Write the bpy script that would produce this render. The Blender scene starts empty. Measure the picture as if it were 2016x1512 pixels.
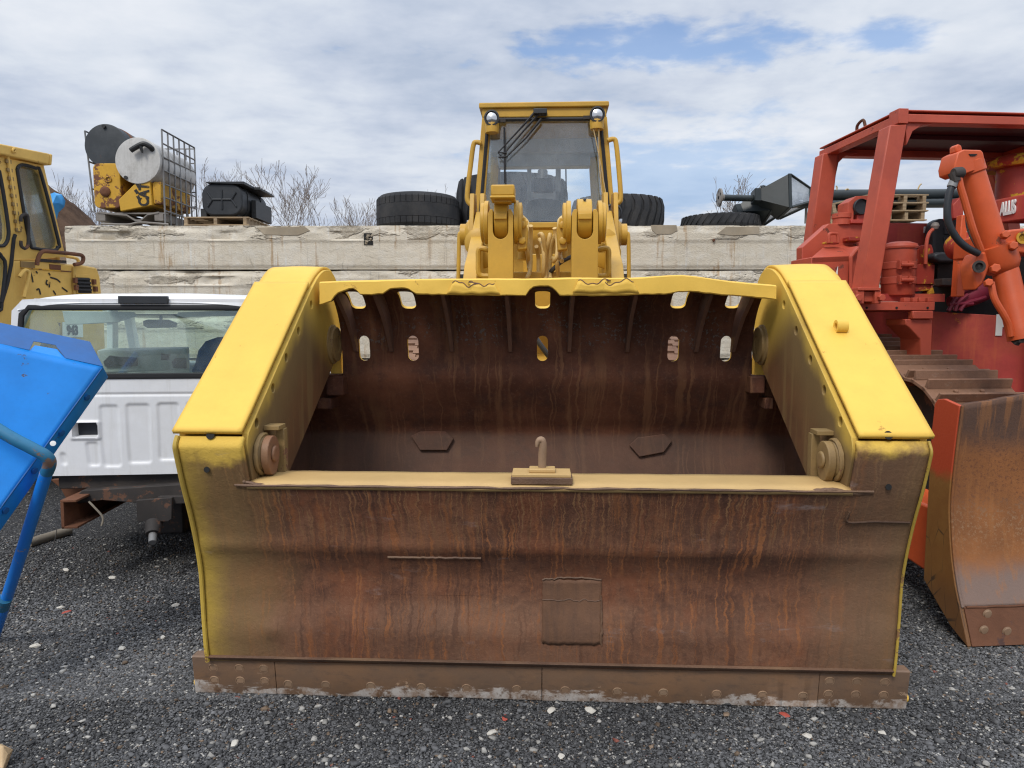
import bpy, bmesh, math, random
import numpy as np
from mathutils import Vector, Matrix, Euler, noise
random.seed(7)
R = math.radians
scene = bpy.context.scene
COL = scene.collection
# ---------------------------------------------------------------- camera model
FP = 1400.0                       # focal length in photo pixels (2016 wide)
PITCH = math.atan(116 / 1400)
CAMH = 1.7
_cp, _sp = math.cos(PITCH), math.sin(PITCH)

def ray(px, py):
    u = (px - 1008) / FP
    v = (756 - py) / FP
    return Vector((u, _cp + v * _sp, -_sp + v * _cp))

def P(px, py, Y):
    d = ray(px, py)
    t = Y / d.y
    return Vector((d.x * t, Y, CAMH + d.z * t))

def G(px, py, z=0.0):
    d = ray(px, py)
    t = (z - CAMH) / d.z
    return Vector((d.x * t, d.y * t, z))

class Frame:
    """a ground frame (origin, yaw); turns pixels into points on its planes"""
    def __init__(s, o, deg):
        s.o = Vector((o[0], o[1], 0)); s.th = R(deg)
        s.m = Matrix.Translation(s.o) @ Matrix.Rotation(s.th, 4, 'Z')
        s.inv = s.m.inverted()
        s.c = s.inv @ Vector((0, 0, CAMH))
    def d(s, px, py):
        return s.inv.to_3x3() @ ray(px, py)
    def y(s, px, py, y):
        d = s.d(px, py); t = (y - s.c.y) / d.y
        return s.c + d * t
    def x(s, px, py, x):
        d = s.d(px, py); t = (x - s.c.x) / d.x
        return s.c + d * t
    def z(s, px, py, z):
        d = s.d(px, py); t = (z - s.c.z) / d.z
        return s.c + d * t
    def loc(s, w):
        return s.inv @ Vector(w)

# ---------------------------------------------------------------- mesh builder
class MB:
    def __init__(s):
        s.v = []; s.f = []
    def add(s, vs, fs):
        o = len(s.v)
        s.v += [tuple(v) for v in vs]
        s.f += [tuple(i + o for i in f) for f in fs]
        return s
    def bx(s, x0, x1, y0, y1, z0, z1):
        return s.add([(x0,y0,z0),(x1,y0,z0),(x1,y1,z0),(x0,y1,z0),(x0,y0,z1),(x1,y0,z1),(x1,y1,z1),(x0,y1,z1)],
                     [(0,3,2,1),(4,5,6,7),(0,1,5,4),(1,2,6,5),(2,3,7,6),(3,0,4,7)])
    def box(s, c, d, rot=None):
        M = rot.to_matrix() if isinstance(rot, Euler) else (rot or Matrix.Identity(3))
        c = Vector(c); h = Vector(d) / 2
        vs = [c + M @ Vector((a*h.x, b*h.y, e*h.z)) for e in (-1,1) for a,b in ((-1,-1),(1,-1),(1,1),(-1,1))]
        return s.add(vs, [(0,3,2,1),(4,5,6,7),(0,1,5,4),(1,2,6,5),(2,3,7,6),(3,0,4,7)])
    def prism(s, pts, ax, a, b):
        n = len(pts)
        def mk(p, t):
            return (t, p[0], p[1]) if ax == 'x' else (p[0], t, p[1]) if ax == 'y' else (p[0], p[1], t)
        vs = [mk(p, a) for p in pts] + [mk(p, b) for p in pts]
        fs = [tuple(range(n))[::-1], tuple(range(n, 2*n))]
        fs += [(i, (i+1) % n, n + (i+1) % n, n + i) for i in range(n)]
        return s.add(vs, fs)
    def slab(s, pts, t):
        """3D polygon extruded by vector t"""
        pts = [Vector(p) for p in pts]; n = len(pts)
        if not isinstance(t, Vector):
            nn = (pts[1]-pts[0]).cross(pts[2]-pts[0]).normalized(); t = nn * t
        vs = pts + [p + t for p in pts]
        fs = [tuple(range(n))[::-1], tuple(range(n, 2*n))] + [(i, (i+1) % n, n+(i+1) % n, n+i) for i in range(n)]
        return s.add(vs, fs)
    def tube(s, pts, r, n=8, cap=True):
        pts = [Vector(p) for p in pts]
        m = len(pts)
        rs = r if isinstance(r, (list, tuple)) else [r] * m
        vs = []; u = None
        for i in range(m):
            t = (pts[min(i+1, m-1)] - pts[max(i-1, 0)])
            t = t.normalized() if t.length > 1e-9 else Vector((0,0,1))
            if u is None:
                a = Vector((0,0,1)) if abs(t.z) < .9 else Vector((1,0,0))
                u = a.cross(t).normalized()
            else:
                u = (u - t * u.dot(t))
                u = u.normalized() if u.length > 1e-6 else t.orthogonal().normalized()
            w = t.cross(u)
            for k in range(n):
                an = 2*math.pi*k/n
                vs.append(pts[i] + (u*math.cos(an) + w*math.sin(an)) * rs[i])
        fs = [(i*n+k, i*n+(k+1) % n, (i+1)*n+(k+1) % n, (i+1)*n+k) for i in range(m-1) for k in range(n)]
        if cap:
            fs += [tuple(range(n))[::-1], tuple((m-1)*n + k for k in range(n))]
        return s.add(vs, fs)
    def cyl(s, a, b, r, r2=None, n=20):
        return s.tube([a, b], [r, r if r2 is None else r2], n)
    def lathe(s, prof, o, ax, n=24, cap=True):
        """prof [(radius, distance along ax)]"""
        ax = Vector(ax).normalized(); o = Vector(o)
        u = ax.orthogonal().normalized(); w = ax.cross(u)
        vs = []
        for r, h in prof:
            for k in range(n):
                an = 2*math.pi*k/n
                vs.append(o + ax*h + (u*math.cos(an) + w*math.sin(an))*r)
        m = len(prof)
        fs = [(i*n+k, i*n+(k+1) % n, (i+1)*n+(k+1) % n, (i+1)*n+k) for i in range(m-1) for k in range(n)]
        if cap:
            fs += [tuple(range(n))[::-1], tuple((m-1)*n+k for k in range(n))]
        return s.add(vs, fs)
    def grid(s, fn, nu, nv, skip=None):
        o = len(s.v)
        for j in range(nv+1):
            for i in range(nu+1):
                s.v.append(tuple(fn(i/nu, j/nv)))
        for j in range(nv):
            for i in range(nu):
                if skip and skip((i+.5)/nu, (j+.5)/nv): continue
                a = o + j*(nu+1) + i
                s.f.append((a, a+1, a+nu+2, a+nu+1))
        return s

def bez(pts, n=8):
    """smooth Catmull-Rom curve through pts"""
    pts = [Vector(p) for p in pts]
    out = []
    for i in range(len(pts)-1):
        p0 = pts[max(i-1,0)]; p1 = pts[i]; p2 = pts[i+1]; p3 = pts[min(i+2, len(pts)-1)]
        for k in range(n):
            t = k/n
            out.append(.5*((2*p1) + (p2-p0)*t + (2*p0-5*p1+4*p2-p3)*t*t + (3*p1-p0-3*p2+p3)*t**3))
    out.append(pts[-1])
    return out

def rrect(x0, x1, z0, z1, r, n=5):
    out = []
    for cx, cz, a0 in ((x1-r, z1-r, 0), (x0+r, z1-r, 90), (x0+r, z0+r, 180), (x1-r, z0+r, 270)):
        for k in range(n+1):
            a = R(a0 + 90*k/n)
            out.append((cx + r*math.cos(a), cz + r*math.sin(a)))
    return out

FRM = {}          # objects whose vertices are given in world space: name -> base point

def mesh_from(mb, name, off=None):
    me = bpy.data.meshes.new(name)
    v = mb.v if off is None else [(a-off[0], b-off[1], c-off[2]) for a, b, c in mb.v]
    me.from_pydata(v, [], mb.f)
    bm = bmesh.new(); bm.from_mesh(me)
    bmesh.ops.recalc_face_normals(bm, faces=bm.faces)
    bm.to_mesh(me); bm.free()
    return me

def obj(name, mb, mat, parent=None, bevel=0.0, smooth=35, label=None, mats=None, pick=None, solid=None, seg=2):
    off = FRM.get(parent.name) if parent else None
    me = mesh_from(mb, name, off)
    o = bpy.data.objects.new(name, me); COL.objects.link(o)
    for m in (mats or [mat]): me.materials.append(m)
    if pick:
        for p in me.polygons: p.material_index = pick(p.center, p.normal)
    if smooth:
        me.polygons.foreach_set('use_smooth', [True]*len(me.polygons))
        me.set_sharp_from_angle(angle=R(smooth))
    if parent: o.parent = parent
    if off is not None: FRM[o.name] = off
    if solid:
        md = o.modifiers.new('solid', 'SOLIDIFY'); md.thickness = solid[0]; md.offset = solid[1]
    if bevel:
        md = o.modifiers.new('bevel', 'BEVEL'); md.width = bevel*.6; md.segments = seg
        md.limit_method = 'ANGLE'; md.angle_limit = R(40)
    if label: o['label'] = label
    return o

def cut(o, mb):
    """boolean holes, applied at once; the cutter is removed again"""
    me = mesh_from(mb, 'c'); c = bpy.data.objects.new('c', me); COL.objects.link(c)
    saved = [(m.type, m) for m in o.modifiers]
    par = o.parent
    o.parent = None
    md = o.modifiers.new('b', 'BOOLEAN'); md.object = c; md.operation = 'DIFFERENCE'; md.solver = 'EXACT'
    for t, m in saved: m.show_viewport = False
    dg = bpy.context.evaluated_depsgraph_get(); dg.update()
    new = bpy.data.meshes.new_from_object(o.evaluated_get(dg), depsgraph=dg)
    o.modifiers.remove(md)
    for t, m in saved: m.show_viewport = True
    old = o.data; o.data = new; new.name = o.name
    bpy.data.meshes.remove(old)
    o.parent = par
    bpy.data.objects.remove(c); bpy.data.meshes.remove(me)
    new.polygons.foreach_set('use_smooth', [True]*len(new.polygons))
    new.set_sharp_from_angle(angle=R(35))

def tag(o, label, cat, group=None, kind=None):
    if label: o['label'] = label
    if cat: o['category'] = cat
    if group: o['group'] = group
    if kind: o['kind'] = kind
    return o

def thing(name, label, cat, loc=(0,0,0), deg=0.0, group=None, world=True):
    o = bpy.data.objects.new(name, None); COL.objects.link(o)
    o.empty_display_size = .2
    o.location = loc; o.rotation_euler = (0, 0, R(deg))
    tag(o, label, cat, group)
    if world: FRM[o.name] = tuple(loc)
    return o

def single(name, mb, mat, label, cat, loc, group=None, **k):
    """a thing that is one mesh, vertices given in world space"""
    off = tuple(loc)
    mb.v = [(a-off[0], b-off[1], c-off[2]) for a, b, c in mb.v]
    o = obj(name, mb, mat, None, **k)
    o.location = off
    return tag(o, label, cat, group)

def text(body, size, M, mat, parent, name='lettering', ext=.004, squeeze=1.0, bold=0.0):
    cu = bpy.data.curves.new('t', 'FONT'); cu.body = body; cu.size = size; cu.extrude = ext
    cu.align_x = 'CENTER'; cu.align_y = 'CENTER'; cu.offset = bold
    t = bpy.data.objects.new('t', cu); COL.objects.link(t)
    dg = bpy.context.evaluated_depsgraph_get(); dg.update()
    me = bpy.data.meshes.new_from_object(t.evaluated_get(dg), depsgraph=dg)
    bpy.data.objects.remove(t); bpy.data.curves.remove(cu)
    me.transform(M @ Matrix.Diagonal((squeeze, 1, 1, 1)))
    off = FRM.get(parent.name)
    if off: me.transform(Matrix.Translation(-Vector(off)))
    me.materials.clear(); me.materials.append(mat)
    o = bpy.data.objects.new(name, me); COL.objects.link(o); o.parent = parent
    if off: FRM[o.name] = off
    return o

def basis(o, ex, ey):
    """matrix with text plane axes ex, ey at o"""
    ex = Vector(ex).normalized(); ey = Vector(ey); ey = (ey - ex*ey.dot(ex)).normalized(); ez = ex.cross(ey)
    m = Matrix((ex, ey, ez)).transposed().to_4x4(); m.translation = Vector(o)
    return m

# ---------------------------------------------------------------- materials
class NT:
    def __init__(s, name):
        s.m = bpy.data.materials.new(name); s.m.use_nodes = True
        s.t = s.m.node_tree; s.t.nodes.clear()
        s.out = s.t.nodes.new('ShaderNodeOutputMaterial')
        s.b = s.n('ShaderNodeBsdfPrincipled'); s.link(s.b.outputs[0], s.out.inputs[0])
        s.co = s.n('ShaderNodeTexCoord').outputs['Object']
    def n(s, typ, **k):
        nd = s.t.nodes.new(typ)
        for a, b in k.items(): setattr(nd, a, b)
        return nd
    def link(s, a, b): s.t.links.new(a, b)
    def put(s, sock, val):
        if isinstance(val, bpy.types.NodeSocket): s.link(val, sock)
        elif hasattr(sock, 'default_value'):
            if isinstance(val, (tuple, list)) and len(val) == 3 and sock.type == 'RGBA': val = (*val, 1)
            sock.default_value = val
    def math(s, op, a, b=0.0, c=0.0, clamp=False):
        nd = s.n('ShaderNodeMath', operation=op, use_clamp=clamp)
        for i, x in enumerate((a, b, c)): s.put(nd.inputs[i], x)
        return nd.outputs[0]
    def mapv(s, scale=(1,1,1), loc=(0,0,0), vec=None):
        nd = s.n('ShaderNodeMapping'); s.put(nd.inputs[0], vec or s.co)
        nd.inputs['Scale'].default_value = scale; nd.inputs['Location'].default_value = loc
        return nd.outputs[0]
    def noise(s, scale=5, detail=4, rough=.55, vec=None, dist=0.0):
        nd = s.n('ShaderNodeTexNoise'); s.put(nd.inputs['Vector'], vec or s.co)
        nd.inputs['Scale'].default_value = scale; nd.inputs['Detail'].default_value = detail
        nd.inputs['Roughness'].default_value = rough; nd.inputs['Distortion'].default_value = dist
        return nd.outputs[0]
    def voro(s, scale, vec=None, out='Color', feature='F1', rnd=1.0):
        nd = s.n('ShaderNodeTexVoronoi', feature=feature); s.put(nd.inputs['Vector'], vec or s.co)
        nd.inputs['Scale'].default_value = scale; nd.inputs['Randomness'].default_value = rnd
        return nd.outputs[out]
    def ramp(s, fac, *stops, interp='LINEAR'):
        nd = s.n('ShaderNodeValToRGB'); s.put(nd.inputs[0], fac)
        cr = nd.color_ramp; cr.interpolation = interp
        while len(cr.elements) < len(stops): cr.elements.new(.5)
        for e, (p, c) in zip(cr.elements, stops):
            e.position = p; e.color = (c, c, c, 1) if isinstance(c, (int, float)) else (*c, 1)
        return nd.outputs[0]
    def step(s, x, a, b):
        nd = s.n('ShaderNodeMapRange', interpolation_type='SMOOTHSTEP'); s.put(nd.inputs[0], x)
        nd.inputs[1].default_value = a; nd.inputs[2].default_value = b
        return nd.outputs[0]
    def mix(s, fac, a, b, blend='MIX'):
        nd = s.n('ShaderNodeMix', data_type='RGBA', blend_type=blend, clamp_factor=True)
        s.put(nd.inputs[0], fac); s.put(nd.inputs[6], a); s.put(nd.inputs[7], b)
        return nd.outputs[2]
    def xyz(s, vec=None):
        nd = s.n('ShaderNodeSeparateXYZ'); s.put(nd.inputs[0], vec or s.co); return nd.outputs
    def comb(s, x, y, z):
        nd = s.n('ShaderNodeCombineXYZ')
        for i, v in enumerate((x, y, z)): s.put(nd.inputs[i], v)
        return nd.outputs[0]
    def bump(s, h, strength=.3, dist=.01, prev=None):
        nd = s.n('ShaderNodeBump'); s.put(nd.inputs['Height'], h)
        nd.inputs['Strength'].default_value = strength; nd.inputs['Distance'].default_value = dist
        if prev: s.link(prev, nd.inputs['Normal'])
        return nd.outputs[0]
    def fin(s, col, rough=.6, normal=None, metal=0.0, spec=.5):
        s.put(s.b.inputs['Base Color'], col); s.put(s.b.inputs['Roughness'], rough)
        s.put(s.b.inputs['Metallic'], metal); s.b.inputs['Specular IOR Level'].default_value = spec
        if normal: s.link(normal, s.b.inputs['Normal'])
        return s.m

def paint(name, col, rough=.5, var=.12, chips=0.0, chipcol=(.07,.03,.018), dirt=.0, dirtcol=(.09,.06,.04), cs=9, spec=.4, bump=.08, streak=0.0):
    t = NT(name)
    big = t.noise(1.7, 5, .6); fine = t.noise(38, 3, .6)
    lo = tuple(c*(1-var) for c in col); hi = tuple(min(1, c*(1+var*.8)) for c in col)
    c = t.mix(t.step(big, .3, .7), lo, hi)
    c = t.mix(t.math('MULTIPLY', t.step(fine, .45, .8), var*.8), c, tuple(x*.6 for x in col))
    if dirt:
        dn = t.noise(3.2, 6, .7)
        c = t.mix(t.math('MULTIPLY', t.step(dn, .42, .72), dirt), c, dirtcol)
    if streak:
        sn = t.noise(1, 5, .65, t.mapv((22, 22, 1.3)))
        c = t.mix(t.math('MULTIPLY', t.step(sn, .5, .68), streak), c, dirtcol)
    nrm = t.bump(t.noise(90, 3, .6), bump, .004)
    nrm = t.bump(big, .12, .03, nrm)
    r = rough
    if chips:
        cn = t.noise(cs, 9, .72)
        k = t.step(cn, .66-chips*.2, .69-chips*.2)
        rc = t.mix(t.noise(30, 4), chipcol, tuple(x*2.1 for x in chipcol))
        c = t.mix(k, c, rc); r = t.mix(k, (rough,)*3, (.85,)*3)
        nrm = t.bump(t.math('SUBTRACT', 1.0, k), .25, .004, nrm)
    return t.fin(c, r, nrm, spec=spec)
# ---------------------------------------------------------------- named materials
M = {}
M['yellow_fresh'] = paint('yellow_fresh', (.75, .475, .085), .55, .07, spec=.22, bump=.14, dirt=.22, dirtcol=(.55,.34,.065), chips=.03, chipcol=(.30,.17,.04), cs=11)
M['yellow_machine'] = paint('yellow_machine', (.52, .30, .038), .45, .14, dirt=.25, dirtcol=(.30,.18,.04))
M['yellow_old'] = paint('yellow_old', (.66, .42, .105), .55, .12, chips=.18, dirt=.3, dirtcol=(.36,.22,.06), cs=5)
M['yellow_rusty'] = paint('yellow_rusty', (.56, .31, .025), .55, .2, chips=.72, chipcol=(.10,.042,.024), cs=2.6, dirt=.3, dirtcol=(.2,.1,.03))
M['tan_paint'] = paint('tan_paint', (.48, .315, .125), .6, .12, dirt=.3, dirtcol=(.40,.24,.10))
M['white_truck'] = paint('white_truck', (.74, .75, .77), .35, .05, dirt=.22, dirtcol=(.52,.51,.48), streak=.25)
M['blue_paint'] = paint('blue_paint', (.010, .23, .72), .45, .16, chips=.10, chipcol=(.06,.05,.05), dirt=.12, dirtcol=(.02,.12,.40))
M['blue_worn'] = paint('blue_worn', (.012, .19, .66), .4, .15, chips=.34, chipcol=(.20,.17,.15), cs=7)
M['blue_dull'] = paint('blue_dull', (.010, .105, .34), .45, .2, chips=.12, chipcol=(.05,.045,.045), cs=4, dirt=.3, dirtcol=(.03,.05,.10))
M['rib_rust'] = paint('rib_rust', (.15,.078,.055), .6, .3, dirt=.4, dirtcol=(.07,.04,.03), bump=.3)
M['pin_rust'] = paint('pin_rust', (.20,.095,.05), .55, .25, dirt=.5, dirtcol=(.24,.17,.09), bump=.3)
M['shade_red'] = paint('shade_red', (.085, .020, .028), .6, .25, dirt=.4, dirtcol=(.05,.02,.02))  # darker red with the under-canopy shade put into the colour
M['yellow_box'] = paint('yellow_box', (.58, .33, .03), .5, .15, chips=.42, chipcol=(.11,.045,.024), cs=3.4, dirt=.3, dirtcol=(.3,.15,.03))
M['yellow_dull'] = paint('yellow_dull', (.50, .34, .055), .55, .25, chips=.3, chipcol=(.14,.075,.03), cs=9, dirt=.4, dirtcol=(.24,.16,.05))
M['plate_red'] = paint('plate_red', (.150,.058,.032), .8, .3, dirt=.6, dirtcol=(.08,.036,.024), bump=.4, streak=.5, spec=.2)
M['plate_grey'] = paint('plate_grey', (.155,.080,.046), .75, .35, dirt=.7, dirtcol=(.085,.050,.036), bump=.4, streak=.45, spec=.25)
M['teal_worn'] = paint('teal_worn', (.02, .13, .24), .5, .3, chips=.5, chipcol=(.12,.075,.055), cs=9)
M['red_paint'] = paint('red_paint', (.46, .084, .045), .5, .16, chips=.16, chipcol=(.10,.03,.02), dirt=.3, dirtcol=(.22,.03,.03), cs=6)
M['red_faded'] = paint('red_faded', (.45, .058, .048), .5, .25, chips=.14, chipcol=(.45,.2,.03), dirt=.6, dirtcol=(.52,.11,.045), cs=4, streak=.4)
M['orange_paint'] = paint('orange_paint', (.55, .092, .026), .42, .16, chips=.06, chipcol=(.14,.04,.02), dirt=.25, dirtcol=(.32,.055,.02))
M['red_chipped'] = paint('red_chipped', (.30, .032, .018), .5, .2, chips=.62, chipcol=(.32,.17,.012), cs=5, dirt=.4, dirtcol=(.05,.03,.02))
M['rubber'] = paint('rubber', (.028, .029, .032), .8, .3, dirt=.45, dirtcol=(.065,.06,.055), spec=.25, bump=.3)
M['black_plastic'] = paint('black_plastic', (.022, .025, .030), .5, .2, dirt=.3, dirtcol=(.05,.05,.05), bump=.15)
M['black_metal'] = paint('black_metal', (.018, .019, .020), .5, .3, dirt=.4, dirtcol=(.05,.04,.035))
M['black_tank'] = paint('black_tank', (.03, .036, .042), .55, .25, chips=.12, chipcol=(.10,.045,.025), dirt=.4, dirtcol=(.065,.07,.075), cs=2.5)
M['alu'] = paint('alu', (.52, .51, .49), .45, .2, dirt=.7, dirtcol=(.29,.275,.25), streak=.3, spec=.5)
M['galv'] = paint('galv', (.20, .20, .20), .5, .2, dirt=.4, dirtcol=(.12,.10,.085))
M['grey_metal'] = paint('grey_metal', (.22, .20, .18), .6, .2, dirt=.5, dirtcol=(.11,.09,.075))
M['chrome'] = paint('chrome', (.62, .62, .62), .18, .05, spec=.8, bump=.02); M['chrome'].node_tree.nodes['Principled BSDF'].inputs['Metallic'].default_value = 1
M['dark_green'] = paint('dark_green', (.016, .022, .024), .42, .2, dirt=.25, dirtcol=(.04,.045,.045))
M['chassis'] = paint('chassis', (.035, .030, .028), .75, .3, chips=.45, chipcol=(.08,.04,.025), dirt=.5, dirtcol=(.075,.06,.05), cs=6)
M['rust_scrap'] = paint('rust_scrap', (.16, .065, .032), .85, .4, dirt=.5, dirtcol=(.06,.032,.022), bump=.4, chips=.3, chipcol=(.05,.025,.02))
M['track_steel'] = paint('track_steel', (.25, .132, .078), .7, .3, dirt=.6, dirtcol=(.12,.07,.05), bump=.4, chips=.25, chipcol=(.16,.10,.07))
M['tyre_dusty'] = paint('tyre_dusty', (.23, .135, .09), .85, .3, dirt=.6, dirtcol=(.11,.055,.04), bump=.4)
M['seat'] = paint('seat', (.02, .022, .025), .55, .2, dirt=.3, dirtcol=(.05,.05,.05))
M['interior'] = paint('interior', (.42, .43, .43), .7, .2)
M['dark_void'] = paint('dark_void', (.012, .012, .012), .8, .2)
M['white_letter'] = paint('white_letter', (.74, .74, .72), .5, .08, chips=.05, chipcol=(.2,.05,.03))
M['black_letter'] = paint('black_letter', (.018, .016, .014), .6, .2, chips=.3, chipcol=(.25,.13,.02), cs=14)
M['black_ink'] = paint('black_ink', (.016, .016, .018), .6, .2)
M['hose'] = paint('hose', (.58, .40, .15), .55, .12, dirt=.35, dirtcol=(.30,.19,.06))
M['rope'] = paint('rope', (.45, .32, .15), .8, .1)
M['cardboard'] = paint('cardboard', (.22, .19, .15), .8, .15)
M['tarp'] = paint('tarp', (.04, .28, .62), .45, .2, bump=.6)
M['pale_stone'] = paint('pale_stone', (.55, .52, .46), .85, .2, dirt=.4, dirtcol=(.36,.32,.26), bump=.5)
M['tan_stone'] = paint('tan_stone', (.52, .36, .20), .9, .25, dirt=.5, dirtcol=(.62,.50,.33), bump=.6, cs=20)
M['brick'] = paint('brick', (.40, .075, .05), .85, .2, dirt=.3, dirtcol=(.25,.09,.07), bump=.4)

def glass(name, tint, gloss=.16, rough=.03):
    t = NT(name)
    tr = t.n('ShaderNodeBsdfTransparent'); tr.inputs[0].default_value = (*tint, 1)
    gl = t.n('ShaderNodeBsdfGlossy'); gl.inputs['Roughness'].default_value = rough; gl.inputs[0].default_value = (.9,.95,1,1)
    df = t.n('ShaderNodeBsdfDiffuse'); df.inputs[0].default_value = (.62,.66,.70,1)
    lw = t.n('ShaderNodeLayerWeight'); lw.inputs[0].default_value = .25
    fac = t.math('ADD', t.math('MULTIPLY', lw.outputs['Fresnel'], .7), gloss*.4 + .015, clamp=True)
    m1 = t.n('ShaderNodeMixShader'); t.link(fac, m1.inputs[0]); t.link(tr.outputs[0], m1.inputs[1]); t.link(gl.outputs[0], m1.inputs[2])
    m2 = t.n('ShaderNodeMixShader')                      # pale haze painted in for reflected sky
    dn = t.math('MULTIPLY', t.step(t.noise(2.2, 5, .6), .3, .75), gloss)
    t.link(dn, m2.inputs[0]); t.link(m1.outputs[0], m2.inputs[1]); t.link(df.outputs[0], m2.inputs[2])
    t.link(m2.outputs[0], t.out.inputs[0])
    return t.m
M['cab_glass'] = glass('cab_glass', (.96, .99, 1.0), .11)
M['truck_glass'] = glass('truck_glass', (.82, .94, .88), .16)
M['old_glass'] = glass('old_glass', (.74, .80, .80), .16)
M['lamp_glass'] = glass('lamp_glass', (.75, .78, .80), .6, .2)
M['lens'] = glass('lens', (.9, .9, .9), .35)

def mk_face():
    """rust of the big front jaw: dark scale, orange runs, olive over-spray at both ends"""
    t = NT('jaw_rust'); x, y, z = t.xyz()
    big = t.noise(1.7, 7, .66); mid = t.noise(7, 8, .74); fine = t.noise(58, 6, .78); pit = t.noise(22, 6, .74)
    c = t.mix(t.step(big, .32, .68), (.092,.040,.025), (.195,.086,.047))
    c = t.mix(t.math('MULTIPLY', t.step(mid, .44, .66), .75), c, (.064,.030,.022))
    c = t.mix(t.math('MULTIPLY', t.step(t.noise(4, 7, .7, t.mapv((1,1,.6),(2,5,1))), .48, .62), .5), c, (.205,.068,.030))
    c = t.mix(t.math('MULTIPLY', t.step(fine, .50, .72), .75), c, (.22,.105,.058))
    c = t.mix(t.math('MULTIPLY', t.step(pit, .55, .72), .6), c, (.050,.026,.02))
    # worn low band; the paler band above paints light on the upturned curve
    wob = t.math('ADD', z, t.math('MULTIPLY', t.math('SUBTRACT', t.noise(2.4, 4), .5), .14))
    band = t.ramp(wob, (.12, 1), (.30, .55), (.36, .9), (.46, .75), (.52, .05), (.70, .0), (.74, .0), (.80, .35), (.95, .0))
    c = t.mix(t.math('MULTIPLY', t.math('MULTIPLY', band, t.step(t.noise(1.4, 5, .6, t.mapv((1,1,1),(8,1,2))), .25, .62)), .60), c, t.mix(fine, (.17,.092,.056), (.30,.175,.11)))
    wob2 = t.math('ADD', z, t.math('MULTIPLY', t.math('SUBTRACT', t.noise(1.6, 3), .5), .05))
    dk = t.ramp(wob2, (.58, 0), (.66, .7), (.708, 1), (.722, 0), (.95, 0), (1.0, .6))
    c = t.mix(t.math('MULTIPLY', dk, .5), c, (.048,.024,.018))  # shade below the crease, painted as a dark band
    # runs
    warp = t.math('MULTIPLY', t.math('SUBTRACT', t.noise(1, 5, .65, t.mapv((15,1,15))), .5), .055)
    warp = t.math('ADD', warp, t.math('MULTIPLY', t.math('SUBTRACT', t.noise(1, 2, .5, t.mapv((3,1,2),(4,0,0))), .5), .07))
    xs = t.math('ADD', x, warp)
    hi_ = t.step(z, .62, .98)
    for k, (fx, fz, a, b, col, amt, wid, where) in enumerate(((95, 2.2, .545, .60, (.24,.125,.058), .85, 2.0, hi_), (62, 1.5, .58, .635, (.29,.112,.043), .75, 4, None), (140, 2.6, .55, .61, (.23,.098,.045), .55, 3.0, None), (13, .7, .55, .78, (.23,.075,.026), .6, 1.6, None), (44, 1.8, .585, .66, (.26,.095,.035), .6, 2.2, None))):
        v = t.comb(t.math('MULTIPLY', xs, fx), 0.7*k, t.math('MULTIPLY', z, fz))
        n = t.noise(1, 2, .5, v)
        gate = t.step(t.noise(1, 4, .65, t.comb(t.math('MULTIPLY', x, wid), 3.1+k, t.math('MULTIPLY', z, 3.6))), .42, .58) if where is None else where
        c = t.mix(t.math('MULTIPLY', t.math('MULTIPLY', t.math('MULTIPLY', t.step(n, a, b), gate), t.step(t.math('ADD', fine, pit), .72, 1.02)), amt), c, col)
    n = t.noise(1, 3, .55, t.comb(t.math('MULTIPLY', xs, 50), 4.2, t.math('MULTIPLY', z, 1.6)))
    c = t.mix(t.math('MULTIPLY', t.math('MULTIPLY', t.step(n, .53, .63), t.step(t.noise(2.6, 4, .6), .40, .6)), .45), c, (.055,.026,.019))
    # dusty olive ends, fresh yellow at the very edge (paint mist)
    left = t.step(t.math('MULTIPLY', x, -1), -.2, .6)
    ax = t.math('ABSOLUTE', x)
    e = t.math('ADD', ax, t.math('MULTIPLY', t.math('SUBTRACT', t.noise(3.5, 5, .65), .5), .35))
    c = t.mix(t.math('MULTIPLY', t.step(e, 1.02, 1.42), .70), c, t.mix(left, (.175,.105,.060), (.215,.140,.058)))
    top = t.math('ADD', z, t.math('MULTIPLY', t.math('SUBTRACT', t.noise(6, 5, .65), .5), .22))
    e2 = t.math('ADD', ax, t.math('MULTIPLY', t.math('SUBTRACT', t.noise(5, 4, .6, t.mapv((1,1,1),(4,0,0))), .5), .16))
    c = t.mix(t.math('MULTIPLY', t.step(e2, 1.38, 1.56), t.math('ADD', .06, t.math('MULTIPLY', left, .80))), c, (.46,.315,.05))
    c = t.mix(t.math('MULTIPLY', t.step(t.math('ADD', top, t.math('MULTIPLY', left, .075)), 1.175, 1.255), .95), c, (.70,.46,.085))
    # bare shiny scuffs
    sc = t.step(t.noise(1, 5, .7, t.mapv((2.2,1,7))), .60, .72)
    c = t.mix(t.math('MULTIPLY', sc, .5), c, (.27,.215,.20))
    nrm = t.bump(fine, .45, .005); nrm = t.bump(mid, .35, .014, nrm); nrm = t.bump(big, .25, .05, nrm)
    r = t.ramp(mid, (.3, .5), (.7, .8))
    return t.fin(c, t.math('ADD', r, .12), nrm, spec=.22)
M['jaw_rust'] = mk_face()

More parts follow.
